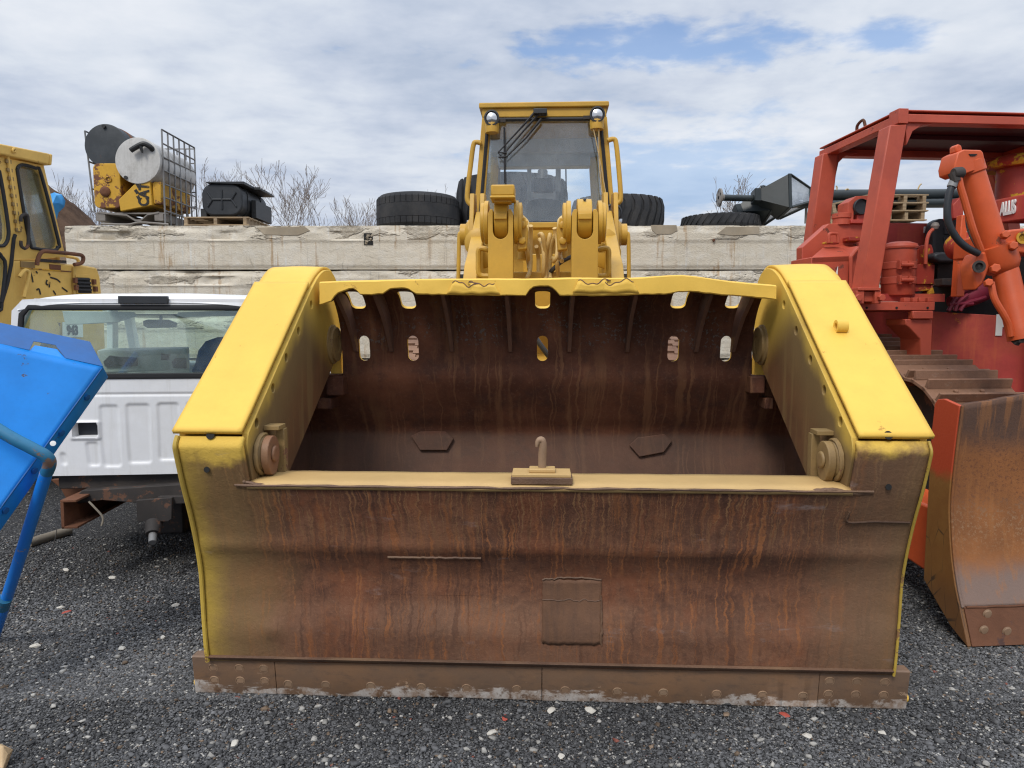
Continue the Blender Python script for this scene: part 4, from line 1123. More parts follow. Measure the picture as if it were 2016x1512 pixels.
for q in (((1165,238),(1180,310),(1196,400),(1204,446)), ((1179,240),(1180,320),(1188,395),(1205,446))):
    obj('rope', MB().tube(bez(PL(*q, yl=CY0-.12), 5), .006, 5), M['rope'], cab)
# ================================================================ the setting
g = MB().grid(lambda u, v: ((u-.5)*160, (v-.5)*160 + 40, 0), 8, 8)
gr = obj('ground', g, M['ground']); tag(gr, None, None, kind='structure')
WY = 12.0
WTOP = P(800, 441, WY).z
WX0, WX1 = P(129, 500, WY).x, 16.0
TZ = WTOP - .06
g = MB().bx(WX0+.1, WX1, WY+.9, 90, 0, TZ); g.bx(-60, WX0+.1, WY+4.5, 90, 0, TZ)
tr = obj('terrace_ground', g, M['pale_soil']); tag(tr, None, None, kind='structure')

# ---- gravel: countless loose stones lying on the bed
def make_gravel():
    rng = np.random.default_rng(3)
    base = []
    for k in range(10):
        pts = rng.normal(size=(11, 3)); pts /= np.linalg.norm(pts, axis=1)[:, None]
        pts *= rng.uniform(.75, 1.1, (11, 1)); pts[:, 2] *= .62
        bm = bmesh.new()
        for p in pts: bm.verts.new(p)
        res = bmesh.ops.convex_hull(bm, input=bm.verts)
        loose = [v for v in bm.verts if not v.link_faces]
        for v in loose: bm.verts.remove(v)
        bmesh.ops.triangulate(bm, faces=bm.faces); bmesh.ops.recalc_face_normals(bm, faces=bm.faces)
        bm.verts.index_update()
        base.append((np.array([v.co[:] for v in bm.verts]), np.array([[v.index for v in f.verts] for f in bm.faces])))
        bm.free()
    # screen-wise even sampling keeps the near ground dense; positions are plain ground points
    xs, ys, ss = [], [], []
    def strip(n, y0, y1, xa, xb, s0, s1):
        y = 1/np.sqrt(rng.uniform(1/y1**2, 1/y0**2, n)); x = rng.uniform(xa, xb, n)*np.maximum(y, 2.0)
        keep = np.ones(n, bool)
        # leave out what lies under the bucket
        lx = (x - LF.o.x)*math.cos(LF.th) + (y - LF.o.y)*math.sin(LF.th); ly = -(x - LF.o.x)*math.sin(LF.th) + (y - LF.o.y)*math.cos(LF.th)
        keep &= ~((np.abs(lx) < 1.56) & (ly > .03) & (ly < 1.2))
        keep &= ~((np.abs(lx) < 1.45) & (ly > 1.1))
        xs.append(x[keep]); ys.append(y[keep]); ss.append(rng.uniform(s0, s1, n)[keep]**1.0)
    strip(82000, 2.35, 3.4, -.82, .86, .003, .0085)
    strip(60000, 3.1, 5.6, -.85, -.33, .004, .0105)
    strip(32000, 3.1, 5.6, .46, .85, .004, .0105)
    strip(2600, 2.35, 7.5, -.85, .85, .010, .020)
    strip(14000, 2.2, 5.5, -1.7, -.85, .004, .012); strip(14000, 2.2, 5.5, .85, 1.7, .004, .012)
    x = np.concatenate(xs); y = np.concatenate(ys); s = np.concatenate(ss); n = len(x)
    V, F, T = [], [], []; off = 0
    kind = rng.integers(0, 10, n)
    for k in range(10):
        idx = np.where(kind == k)[0]; bv, bf = base[k]; m = len(idx)
        a = rng.uniform(0, 2*np.pi, m); ca, sa = np.cos(a), np.sin(a)
        el = rng.uniform(.7, 1.5, m)
        vx = bv[None, :, 0]*el[:, None]; vy = np.repeat(bv[None, :, 1], m, 0); vz = np.repeat(bv[None, :, 2], m, 0)
        X = (vx*ca[:, None] - vy*sa[:, None])*s[idx, None] + x[idx, None]
        Y = (vx*sa[:, None] + vy*ca[:, None])*s[idx, None] + y[idx, None]
        Z = vz*s[idx, None] + s[idx, None]*rng.uniform(.05, .6, (m, 1))
        V.append(np.stack([X, Y, Z], -1).reshape(-1, 3))
        F.append((bf[None] + (np.arange(m)*len(bv))[:, None, None]).reshape(-1, 3) + off)
        r = rng.uniform(0, 1, m); big = s[idx] > .011
        col = np.empty((m, 3)); gsh = rng.uniform(.042, .160, m)
        col[:] = gsh[:, None]*np.array([1, 1.005, 1.03])
        px_, py_ = x[idx], y[idx]
        patch = 1 + .22*np.sin(px_*2.1 + np.sin(py_*1.7)*1.5)*np.sin(py_*2.6 + px_*.8) + .13*np.sin(px_*5.3 - py_*4.1 + 1)
        col *= patch[:, None]
        pale = r > np.where(big, .86, .935)
        pv = rng.uniform(.18, .50, m)[:, None]*np.array([1, .96, .88]); col[pale] = pv[pale]
        warm = (r < .03); col[warm] = (rng.uniform(.10, .26, m)[:, None]*np.array([1, .72, .50]))[warm]
        redd = (r < .0012); col[redd] = np.array([.22, .075, .055])
        T.append(np.repeat(col, len(bf), 0)); off += m*len(bv)
    V = np.concatenate(V); F = np.concatenate(F); T = np.concatenate(T)
    me = bpy.data.meshes.new('gravel')
    me.vertices.add(len(V)); me.vertices.foreach_set('co', V.astype(np.float32).ravel())
    me.loops.add(len(F)*3); me.loops.foreach_set('vertex_index', F.astype(np.int32).ravel())
    me.polygons.add(len(F)); me.polygons.foreach_set('loop_start', np.arange(0, len(F)*3, 3, dtype=np.int32))
    me.update(calc_edges=True)
    at = me.attributes.new('tone', 'FLOAT_COLOR', 'FACE')
    at.data.foreach_set('color', np.concatenate([T, np.ones((len(T), 1))], 1).astype(np.float32).ravel())
    me.materials.append(M['gravel'])
    o = bpy.data.objects.new('gravel', me); COL.objects.link(o)
    tag(o, 'loose dark grey gravel with pale chips covering the yard', 'gravel', kind='stuff')
make_gravel()

def rock(name, px, py, size, mat, label, cat, group=None, flat=.5, seed=0):
    o = G(px, py); rng = random.Random(seed); bm = bmesh.new()
    for _ in range(26):
        v = Vector((rng.gauss(0,1), rng.gauss(0,1), rng.gauss(0,1))).normalized()*rng.uniform(.8, 1.08)
        bm.verts.new((v.x*size*rng.uniform(.95, 1.25), v.y*size*.8, v.z*size*flat))
    bmesh.ops.convex_hull(bm, input=bm.verts)
    for v in [v for v in bm.verts if not v.link_faces]: bm.verts.remove(v)
    bm.verts.index_update(); m = MB()
    a = rng.uniform(0, 3); ca, sa = math.cos(a), math.sin(a)
    m.add([(o.x + v.co.x*ca - v.co.y*sa, o.y + v.co.x*sa + v.co.y*ca, size*flat*.7 + v.co.z) for v in bm.verts], [[v.index for v in f.verts] for f in bm.faces])
    bm.free()
    return single(name, m, mat, label, cat, (o.x, o.y, 0), group, smooth=20, bevel=size*.06)
rock('boulder', -14, 1512, .085, M['tan_stone'], 'rough tan sandstone lump at the near left corner of the gravel', 'stone', flat=.62, seed=2)
for i, (px, py, s_) in enumerate(((463,1468,.024),(1162,1402,.026),(1086,1402,.024),(120,1198,.022),(240,1280,.026),(183,1296,.020),(1590,1452,.020),(345,1194,.026),(1105,1492,.02),(70,1275,.028),(1738,1446,.018),(322,1258,.024),(222,1140,.028),(130,1124,.028),(970,1446,.022))):
    rock('pale_rock', px, py, s_, M['pale_stone'], 'small pale stone lying loose on the dark gravel', 'stone', 'pale stones scattered on the gravel', .5, 20+i)
rock('brick_fragment', 995, 1416, .022, M['brick'], 'thin red brick splinter on gravel before the bucket edge, nearer the middle', 'brick', flat=.4, seed=5)
rock('brick_fragment', 1545, 1410, .026, M['brick'], 'dull red brick chip against the right part of the cutting edge', 'brick', flat=.3, seed=8)
rock('brick_fragment', 132, 1207, .028, M['brick'], 'flat reddish stone on gravel below the blue tray leg', 'stone', flat=.3, seed=9)
# grey pipe offcut by the chassis
a, b = G(58, 1078), G(137, 1053); r_ = .036
m = MB(); d = (b-a).normalized(); m.tube([a+Vector((0,0,r_)), b+Vector((0,0,r_))], r_, 20, cap=False); m.tube([a+Vector((0,0,r_)), b+Vector((0,0,r_))], r_*.82, 20, cap=False)
single('pipe_offcut', m, M['cardboard'], 'short grey pipe lying on gravel under the cab chassis', 'pipe', a)
m = MB(); m.tube(bez([G(112,1040,.12), G(104,1075,.02), G(75,1115,.015), G(40,1150,.012)], 6), .003, 5)
single('loose_wire', m, M['chassis'], 'thin dark wire trailing over gravel beside the pipe', 'wire', G(112,1040))

# ---- retaining wall: stacked concrete beams
wall = thing('retaining_wall', 'long weathered concrete retaining wall of stacked beams behind the machines', 'wall', ((WX0+WX1)/2, WY, 0))
zc = WTOP; hgt = P(800, 441, WY).z - P(800, 530, WY).z
courses = []
while zc > .05:
    courses.append((max(zc-hgt, 0.0), zc)); zc -= hgt
for ci, (z0, z1) in enumerate(courses):
    cuts = [WX0, WX1] if ci == 0 else ([WX0 - .12, 8.7, WX1] if ci % 2 else [WX0, 5.1, WX1])
    for xa, xb in zip(cuts, cuts[1:]):
        nu = int((xb-xa)/.055); H = z1-z0-.022
        m = MB(); nv = 26 if ci < 3 else 8
        def wf(u, v, xa=xa, xb=xb, z0=z0, H=H, ci=ci):
            x = xa + (xb-xa)*u
            z = z0 + H*v; top = (1-v)*H                 # distance below the top arris
            y = WY
            # chipped upper flange, thin groove, then a step down to the web
            chip = max(0, nz((x, z*1.5, ci), 1.1, 2))*.14 + max(0, nz((x, z, ci), 4, 7))*.05
            if top < .075: y += .012 + chip*(1 if top < .03 else .6)
            elif top < .090: y += .018
            elif top < .24 + .02*nz((x,0,ci), .8, 3): y += .004 + max(0, nz((x, z, ci), .9, 11)-.10)*.26*(1+nz((x, z, 0), 7))
            elif top < .27: y += .002
            else: y += .018 + .004*nz((x, z, 1), 3)
            if v < .04: y += .02
            y += .004*nz((x, z, ci), 9, 2)
            if v > .99: z += -.030*max(0, nz((x, 0, ci), 2.6, 4)) - .012*max(0, nz((x, 0, ci), 8, 1))
            return (x, y, z)
        m.grid(wf, nu, nv)
        yb_ = WY + .85
        n0 = len(m.v)
        m.v += [(xa, yb_, z0), (xb, yb_, z0), (xb, yb_, z0+H), (xa, yb_, z0+H)]
        k = nu+1
        m.f.append(tuple([i for i in range(k)][::-1] + [n0, n0+1][::1]))
        m.f.append(tuple([nv*k + i for i in range(k)] + [n0+2, n0+3]))
        m.f.append(tuple([j*k for j in range(nv+1)] + [n0+3, n0]))
        m.f.append(tuple([j*k+nu for j in range(nv+1)][::-1] + [n0+1, n0+2]))
        m.f.append((n0, n0+1, n0+2, n0+3))
        obj('concrete_beam', m, M['concrete'], wall, smooth=40)
# broken pocket, rod end and mortar patches on the top course
c = P(725, 471, WY)
m = MB(); m.bx(c.x-.075, c.x+.075, WY+.004, WY+.02, c.z-.09, c.z+.10); obj('broken_pocket', m, M['dark_void'], wall)
m = MB()
for k in range(6): m.box((c.x + .05*math.sin(k*2), WY+.004, c.z + .06*math.cos(k*1.7)), (.05,.03,.035), Euler((k, k*.7, k*1.3)))
obj('rubble', m, M['patch_concrete'], wall)
c = P(1405, 473, WY); obj('rod_end', MB().lathe([(.022,0),(.022,.03),(.001,.034)], (c.x, WY+.012, c.z), (0,-1,0), 14), M['rust_scrap'], wall)
for pts in (((1282,443),(1332,443),(1334,454),(1322,461),(1292,461),(1284,453)), ((1430,446),(1495,446),(1495,461),(1440,464),(1412,460)), ((505,448),(600,446),(610,454),(585,464),(520,462))):
    q = [P(px, py, WY-.004) for px, py in pts]
    obj('mortar_patch', MB().slab(q, Vector((0,.03,0))), M['patch_concrete'], wall, bevel=.006)
for px in (430, 1000, 1500):
    pass

# ---- soil heap with a blue tarpaulin behind the wall, left
hp_ = P(100, 380, 21.0)
def heapf(u, v, cx, cy, rx, ry, h, sd):
    a = u*2*math.pi; r = v
    x = cx + rx*r*math.cos(a); y = cy + ry*r*math.sin(a)
    k = 1 - r
    z = TZ - .1 + h*max(0, k)*(1 + .15*nz((x, y, sd), .5)) + .12*nz((x, y, sd), 1.6)*min(1, k*4) + .05*nz((x, y, sd), 5)*min(1, k*4)
    return (x, y, z)
px_top = P(120, 362, 19.0)
m = MB().grid(lambda u, v: heapf(u, v, px_top.x-.6, 19.0, 2.5, 3.0, px_top.z - TZ + .1, 3), 60, 26)
single('soil_heap', m, M['soil'], 'dark brown heap of soil rising behind the left end of the wall', 'soil heap', (px_top.x-.6, 19.0, TZ), smooth=60)
p2 = P(160, 415, 23.0)
m = MB().grid(lambda u, v: heapf(u, v, p2.x-.3, 23.0, 2.2, 2.5, P(150, 402, 23.0).z - TZ + .1, 9), 50, 20)
single('soil_heap', m, M['pale_soil'], 'low pale sandy heap just behind the dark soil heap', 'soil heap', (p2.x-.3, 23.0, TZ), smooth=60)
tq = [(96,384),(108,380),(122,384),(128,396),(126,407),(114,418),(110,438),(100,442),(94,420)]
cen = P(110, 402, 17.2); m = MB()
rim = [P(a, b, 17.3) for a, b in tq]; n_ = len(rim)
ring2 = [cen + (p-cen)*.6 + Vector((0, -.05 + .06*math.sin(i*2.5), .05*math.sin(i*3.7))) for i, p in enumerate(rim)]
m.add(rim + ring2 + [cen + Vector((0,-.10,0))], [(i, (i+1) % n_, n_+(i+1) % n_, n_+i) for i in range(n_)] + [(n_+i, n_+(i+1) % n_, 2*n_) for i in range(n_)])
single('tarpaulin', m, M['tarp'], 'crumpled bright blue tarpaulin draped on the dark soil heap', 'tarpaulin', cen, smooth=60, solid=(.04, 0))

# ---- bare trees on the terrace
def tree(px, py, Y, spread, seed, label, dens=1.0, lean=0.0):
    rng = random.Random(seed); top = P(px, py, Y); h = top.z - TZ
    base = Vector((top.x - lean, Y, TZ-.1))
    root = thing('bare_tree', label, 'tree', base, group='leafless trees behind the wall')
    tk = MB(); br = MB()
    def grow(p, d, L, r, lev):
        n = 4; pts = [p]; q = p.copy(); dd = d.copy()
        for i in range(n):
            dd = (dd + Vector((rng.gauss(0,.13), rng.gauss(0,.13), rng.gauss(0.03,.08)))).normalized()
            q = q + dd*(L/n); pts.append(q.copy())
        rs = [max(.005, r*(1-.6*i/n)) for i in range(n+1)]
        (tk if lev == 0 else br).tube(pts, rs, 6 if lev < 2 else 4 if lev < 3 else 3, cap=False)
        if lev >= 5 or L < .25: return
        k = rng.choice((2, 3, 3)) if lev < 2 else rng.choice((1, 2, 2))
        k = max(1, int(round(k*dens)))
        for j in range(k):
            i = rng.randint(1 if lev else 2, n)
            ax = Vector((rng.gauss(0,1), rng.gauss(0,1), rng.gauss(0,.3))).normalized()
            nd = (dd*1.0 + ax*rng.uniform(.45, .85)*spread + Vector((0,0,.25))).normalized()
            grow(pts[i], nd, L*rng.uniform(.55, .80), max(.005, rs[i]*.58), lev+1)
        grow(pts[-1], (dd + Vector((0,0,.1))).normalized(), L*.7, rs[-1], lev+1)
    stems = 2 if dens >= 1 else 1
    for s_ in range(stems):
        d0 = Vector((lean/h + rng.gauss(0,.12)*stems, rng.gauss(0,.08), 1)).normalized()
        grow(base.copy(), d0, h*.36, .042*h/4, 0)
    # bring the tallest twig to the height seen in the photograph
    zmax = max(v[2] for v in br.v); k = (top.z - base.z)/(zmax - base.z)
    for b_ in (tk, br):
        b_.v = [(base.x + (x-base.x)*k, base.y + (y-base.y)*k, base.z + (z-base.z)*k) for x, y, z in b_.v]
    obj('trunk', tk, M['bark'], root, smooth=60); obj('crown', br, M['bark'], root, smooth=0)
TL = [(128,338,25,.9,1,'bare tree rising over the soil heap, nearest the yellow cab',1), (175,352,27,.9,2,'bare tree between the soil heap and the tank cage',1),
      (402,308,25,.8,23,'narrow bare tree just right of the tank cage',1), (437,310,26,.9,4,'bare tree standing over the black plastic tank',1),
      (492,352,27,.9,5,'low bare tree beyond the end of the black tank',1), (571,320,22,1.0,6,'wide many-stemmed bare tree alone between black tank and tyres',1),
      (628,342,23,.95,7,'slim bare tree leaning right beside the wide many-stemmed one',.9), (662,385,25,1.1,8,'low dense bare thicket tree right of the leaning slim tree',1.1),
      (702,382,25,1.1,9,'dense bare tree next to the left big tyre',1.1), (735,395,26,1.1,10,'short bare tree half hidden by the left big tyre',1),
      (848,360,27,.9,11,'bare treetop showing over the left big tyre',.9), (880,374,28,.9,12,'small bare treetop between left tyre and loader cab',.9),
      (1452,343,19,1.15,13,'bare spreading tree behind the lantern heads and flat tyre',1), (1478,372,20,1.1,14,'low bare tree with crooked limbs under the lantern heads',.9)]
for t_ in TL: tree(*t_[:6], dens=t_[6])
# ================================================================ things on top of the wall
def PB(m, x0, x1, y0, y1, Y, dy):
    a, b = P(x0, y0, Y), P(x1, y1, Y)
    return m.bx(min(a.x,b.x), max(a.x,b.x), Y, Y+dy, min(a.z,b.z), max(a.z,b.z))
CY = 12.12; WT_ = WTOP - .01
# steel pallet with tube cage
o = P(245, 440, CY); cage = thing('tank_cage', 'open steel tube cage on a metal pallet holding tanks on the wall', 'cage', (o.x, CY, WT_))
xl, xr = P(187, 300, CY).x, P(320, 300, CY).x
zb, zt = P(320, 415, CY).z, P(320, 255, CY).z
CD = 1.22
m = MB()
for s_ in (0, 1):
    yy = CY + s_*CD*.92
    m.bx(xl-.03, xr+.02, yy, yy+.09, WT_+.19, WT_+.215)
m.bx(xl-.03, xl+.12, CY, CY+CD, WT_+.08, WT_+.19); m.bx(xr-.18, xr-.03, CY, CY+CD, WT_+.08, WT_+.19)
pts = [(xl, CY-.01, WT_+.20), (xl+.48, CY-.01, WT_+.16), (xl+.62, CY-.01, WT_+.07), (xl+.72, CY-.01, WT_+.07), (xl+.84, CY-.01, WT_+.17), (xr-.1, CY-.01, WT_+.20)]
m.slab([Vector(p) + Vector((0,0,.03)) for p in pts] + [Vector(p) for p in pts[::-1]], Vector((0, CD, 0)))
m.tube(bez([(xl+.05, CY, WT_+.03), (xl+.5, CY-.02, WT_+.015), (xr-.4, CY-.02, WT_+.05), (xr+.05, CY, WT_+.02)], 5), .02, 6)
obj('pallet', m, M['grey_metal'], cage, bevel=.006)
def bars(lines, mat=M['galv'], r=.013, name='cage_panel'):
    m = MB()
    for q in lines: m.tube(q, r, 6)
    obj(name, m, mat, cage)
ys = np.linspace(CY, CY+CD, 7); zs_ = np.linspace(zb, zt, 7)
ztop2 = lambda y: zt + (0 if y < CY+.01 else 0)
bars([[(xr, y, zb-.25), (xr, y, zt)] for y in ys] + [[(xr, CY, z), (xr, CY+CD, z)] for z in zs_] + [[(xr, CY, zt), (xr, CY+CD, zt)]], r=.014)
xs_ = np.linspace(xl, xr, 8); zb2 = P(372, 410, CY+CD).z; zt2 = zt - .02
bars([[(x, CY+CD, zb), (x, CY+CD, zt2)] for x in xs_] + [[(xl, CY+CD, z), (xr, CY+CD, z)] for z in np.linspace(zb, zt2, 6)], r=.012)
zl = P(168, 258, CY+.1).z; xq = P(169, 300, CY+.1).x
bars([[(xq, CY+.1, zl), (xq+.10, CY+.1, zb)], [(xq, CY+.1, zl), (xq+.03, CY+CD, zl)], [(xq+.04, CY+.1, zl-.5), (xq+.06, CY+CD, zl-.5)], [(xq+.08, CY+.1, zl-.95), (xq+.1, CY+CD, zl-.95)], [(xq+.03, CY+CD, zl), (xq+.12, CY+CD, zb)], [(xq+.02, CY+.6, zl), (xq+.1, CY+.6, zb)]], r=.014)
# dark cylindrical tank, upper left
def drum(name, px, py, rpx, L, mat, label, Y=CY+.03, tilt=(0, 1, 0)):
    c = P(px, py, Y); r = rpx*Y/FP*1.02; d = Vector(tilt).normalized()
    t = thing(name, label, 'tank', c)
    obj('shell', MB().lathe([(r*.02,-.005),(r*.93,-.004),(r*.985,.0),(r,.015),(r,L*.33),(r*1.006,L*.335),(r*1.006,L*.35),(r,L*.355),(r,L*.97),(r*.98,L),(.001,L+.03)], c, d, 48), mat, t)
    return t, c, r, d
t, c, r, d = drum('dark_drum_tank', 207, 286, 40, 1.30, M['black_tank'], 'dark blue-black rust-streaked cylindrical tank lying highest in the cage', CY+.05, (.03, 1, -.03))
for f in (.18, .66): obj('strap', MB().lathe([(r*1.0, f*1.3-.005),(r*1.025, f*1.3),(r*1.025, f*1.3+.10),(r*1.0, f*1.3+.105)], c, d, 40, cap=False), M['rust_scrap'], t)
obj('filler_cap', MB().cyl(c + Vector((.0,-.03, r*.86)), c + Vector((0,.0, r*.86)), .03), M['black_metal'], t)
t, c, r, d = drum('white_drum_tank', 271, 316, 43.5, 1.28, M['alu'], 'dull white aluminium cylindrical tank lying on the yellow steel boxes', CY-.06, (.02, 1, -.02))
pp = bez([c + Vector((.25,.02,.17)), c + Vector((.24,-.05,.21)), c + Vector((.15,-.08,.25)), c + Vector((.02,-.09,.19)), c + Vector((-.06,-.09,.14))], 5)
obj('outlet_elbow', MB().tube(pp, .042, 10).tube([c+Vector((.10,-.09,.22)), c+Vector((.13,-.09,.10))], [.035,.012], 6), M['black_metal'], t)
obj('drain_plug', MB().cyl(c + Vector((-.2,-.03,-.28)), c + Vector((-.2,.01,-.28)), .03, n=10), M['black_metal'], t)
# rusty yellow fuel tank
a, b = P(168, 410, CY), P(216, 323, CY)
t = thing('yellow_fuel_tank', 'rust-blotched yellow steel fuel tank with round cap under the dark drum', 'tank', (a.x, CY, a.z))
ob = rrect(P(168,0,CY).x, P(222,0,CY).x, P(0,410,CY).z, P(0,322,CY).z, .09)
obj('tank_body', MB().prism(ob, 'y', CY-.02, CY+.95), M['yellow_rusty'], t, bevel=.02)
c = P(207, 377, CY-.03); obj('filler_cap', MB().lathe([(.085,.03),(.085,-.01),(.06,-.03),(.03,-.035),(.001,-.03)], c, (0,1,0), 20), M['rust_scrap'], t)
c = P(213, 353, CY-.03); obj('tie_loop', MB().tube([c + Vector((.05*math.cos(q), 0, .04*math.sin(q))) for q in np.linspace(0, 6.28, 17)], .01, 6), M['yellow_rusty'], t)
# yellow wedge-ended box with lettering
t = thing('yellow_steel_box', 'yellow wedge-ended steel box with black letters under the white drum', 'box', tuple(P(270, 415, CY)))
q = [P(*p, CY-.05) for p in ((233,393),(271,356),(294,354),(300,404),(237,416))]
obj('box_body', MB().slab(q, Vector((0, 1.15, 0))), M['yellow_box'], t, bevel=.02)
x1 = P(320, 400, CY).x
m = MB().bx(q[2].x+.02, x1-.02, CY+.0, CY+1.1, q[3].z+.03, q[2].z-.02); obj('side_box', m, M['yellow_rusty'], t, bevel=.02)
m = MB().bx(x1-.24, x1-.19, CY-.012, CY+.0, q[3].z+.05, q[2].z-.03); obj('rust_rib', m, M['rust_scrap'], t)
c = P(284, 383, CY-.056); text('CAT', .235, basis(c, (.06,0,1), (-1,0,.06)), M['black_letter'], t, bold=.009, squeeze=.82, ext=.003)
m = MB()
for dx, dz in ((-.10,.10),(-.13,.0),(-.10,-.10),(-.17,.16)): m.box((c.x+dx, CY-.054, c.z+dz+.05), (.05,.006,.07), Euler((0, dx*5, 0)))
obj('paint_mark', m, M['black_letter'], t)

# wooden pallet under the black tank
def pallet(px0, px1, py_b, Y, dep, label, rot=0, h=.145, group='wooden pallets on the wall', zb=None, nm='wooden_pallet'):
    a, b = P(px0, py_b, Y), P(px1, py_b, Y); W = b.x-a.x; z0 = WT_ if zb is None else zb
    t = thing(nm, label, 'pallet', ((a.x+b.x)/2, Y+dep/2, z0), rot, group, world=False)
    m = MB(); n = 7
    for i in range(n):
        y = -dep/2 + i*dep/(n-1)*.91; m.bx(-W/2, W/2, y, y+dep*.10, h-.022, h)
    obj('top_board', m, M['wood'], t, bevel=.002)
    m = MB()
    for y in (-dep/2, -.05, dep/2-.1): m.bx(-W/2, W/2, y, y+.1, 0, .02)
    obj('bottom_board', m, M['wood'], t, bevel=.002)
    for x in (-W/2, -.05, W/2-.1):
        m = MB().bx(x+.003, x+.060, -dep/2+.003, dep/2-.003, .02, h-.022)
        obj('stringer', m, M['wood'], t, bevel=.002)
    return t
pallet(362, 490, 440, CY-.02, 1.1, 'light wooden pallet carrying the black ribbed tank')
t = thing('black_fuel_tank', 'black rounded truck fuel tank with steps lying on a wooden pallet', 'tank', tuple(P(420, 424, CY)))
zc0, zc1 = P(0, 424, CY).z, P(0, 360, CY).z; xa, xb = P(381, 0, CY).x, P(463, 0, CY).x
ob = rrect(xa, xb, zc0, zc1, .19, 8)
obj('tank_body', MB().prism(ob, 'y', CY+.04, CY+1.25), M['black_plastic'], t, bevel=.05, seg=3)
cx, cz = (xa+xb)/2, (zc0+zc1)/2
m = MB()
for q in (((0,.16),(0,-.16)), ((-.2,.0),(.2,.0)), ((-.30,.12),(-.2,0)), ((-.30,-.12),(-.2,0)), ((.30,.12),(.2,0)), ((.30,-.12),(.2,0))):
    m.tube([(cx+q[0][0]*.8, CY+.035, cz+q[0][1]), (cx+q[1][0]*.8, CY+.035, cz+q[1][1])], .016, 6)
obj('pressed_rib', m, M['black_plastic'], t)
for f in (.28, .92):
    ob2 = rrect(xa-.012, xb+.012, zc0-.012, zc1+.012, .2, 8); obj('strap', MB().prism(ob2, 'y', CY+f, CY+f+.07), M['black_metal'], t)
m = MB(); m.bx(xb-.15, xb+.16, CY+.45, CY+1.2, zc1-.03, zc1+.0)
for k in range(6): m.bx(xb-.14, xb+.15, CY+.47+k*.12, CY+.51+k*.12, zc1, zc1+.02)
m.bx(xb+.02, xb+.10, CY+.4, CY+1.2, zc0+.02, zc0+.32); obj('step_plate', m, M['black_metal'], t, bevel=.006)
m = MB(); m.bx(xa-.03, xa+.07, CY+.05, CY+.9, WT_+.15, zc0+.12); m.bx(xa+.1, xb-.1, CY+.1, CY+.9, WT_+.146, zc0+.03); obj('mount', m, M['black_metal'], t, bevel=.01)
m = MB().prism([(xa+.1, zc1), (xb+.05, zc1-.02), (xb+.05, zc1+.025), (xa+.1, zc1+.02)], 'y', CY+.0, CY+1.1); obj('top_cover', m, M['black_plastic'], t, bevel=.006)

# ---- worn tyres lying on the wall
def tyre(px, Y, rpx, py_top, label, lugs, chev, z0=None, wfac=1.0):
    c = P(px, py_top, Y); r = rpx*Y/FP; z0 = WT_ if z0 is None else z0; h = c.z - z0
    t = thing('worn_tyre', label, 'tyre', (c.x, Y, z0), group='old machine tyres lying on the wall', world=False)
    m = MB()
    prof = [(r*.50, .06*h),(r*.55,.02*h),(r*.80,0),(r*.93,.03*h),(r*.985,.12*h),(r,.5*h),(r*.985,.88*h),(r*.93,.97*h),(r*.80,h),(r*.55,.98*h),(r*.50,.94*h)]
    m.lathe(prof, (0,0,0), (0,0,1), 72, cap=False); m.lathe([(r*.50,.06*h),(r*.46,.5*h),(r*.50,.94*h)], (0,0,0), (0,0,1), 72, cap=False)
    obj('carcass', m, M['rubber'], t, smooth=50)
    m = MB(); n = lugs
    for k in range(n):
        a0 = 2*math.pi*k/n
        if chev == 0:          # small worn shoulder grooves: raised blocks between slots
            for z_a, z_b in ((.05, .95),):
                w_ = 2*math.pi/n*.90
                q = []
                for s_ in np.linspace(0, 1, 4):
                    a = a0 + w_*s_; q.append((math.cos(a), math.sin(a)))
                vs = [(x*r*rr_, y*r*rr_, h*z) for rr_, z in ((.985,.10),(1.018,.14),(1.024,.30)) for x, y in q]
                nq = len(q); fs = [(j*nq+i, j*nq+i+1, (j+1)*nq+i+1, (j+1)*nq+i) for j in range(2) for i in range(nq-1)]
                m.add(vs, fs + [tuple(j*nq for j in range(3)), tuple(j*nq+nq-1 for j in range(3))])
                vs = [(x*r*rr_, y*r*rr_, h*z) for rr_, z in ((1.022,.68),(1.018,.86),(.985,.92)) for x, y in q]
                m.add(vs, fs + [tuple(j*nq for j in range(3)), tuple(j*nq+nq-1 for j in range(3))])
        else:
            w_ = 2*math.pi/n*(.62 if chev > 0 else .8)
            path = ((.04, 0), (.35, .25*chev), (.55, .55*chev), (.75, .55*chev), (.96, .2*chev)) if chev < 1.5 else ((.05,0),(.28,.0),(.3,0),(.31,0),(.96,1.0))
            vs = []
            for z, sh in path:
                bulge = 1.035 if .1 < z < .9 else .99
                for rr_ in (.97, bulge):
                    for s_ in (0, .33, .67, 1):
                        a = a0 + w_*s_ + sh*2*math.pi/n; vs.append((r*rr_*math.cos(a), r*rr_*math.sin(a), h*z))
            npth = len(path); fs = []
            for j in range(npth-1):
                o0, o1 = j*8, (j+1)*8
                fs += [(o0+4+i, o0+5+i, o1+5+i, o1+4+i) for i in range(3)] + [(o0, o0+4, o1+4, o1), (o0+3, o1+3, o1+7, o0+7)]
            fs += [(0,1,2,3,7,6,5,4), tuple((npth-1)*8 + i for i in (0,1,2,3,7,6,5,4))]
            m.add(vs, fs)
    if chev == 0:
        m.lathe([(r*1.0,.30*h),(r*1.024,.31*h),(r*1.026,.5*h),(r*1.022,.67*h),(r*1.0,.69*h)], (0,0,0), (0,0,1), 72, cap=False)
    obj('tread', m, M['rubber'], t, smooth=30)
    return t
tyre(823, 13.0, 78, 388, 'smooth-worn big tyre lying flat left of the loader cab', 44, 0)
tyre(1008, 13.7, 104, 356, 'tallest big tyre lying flat behind the loader cab', 26, .9)
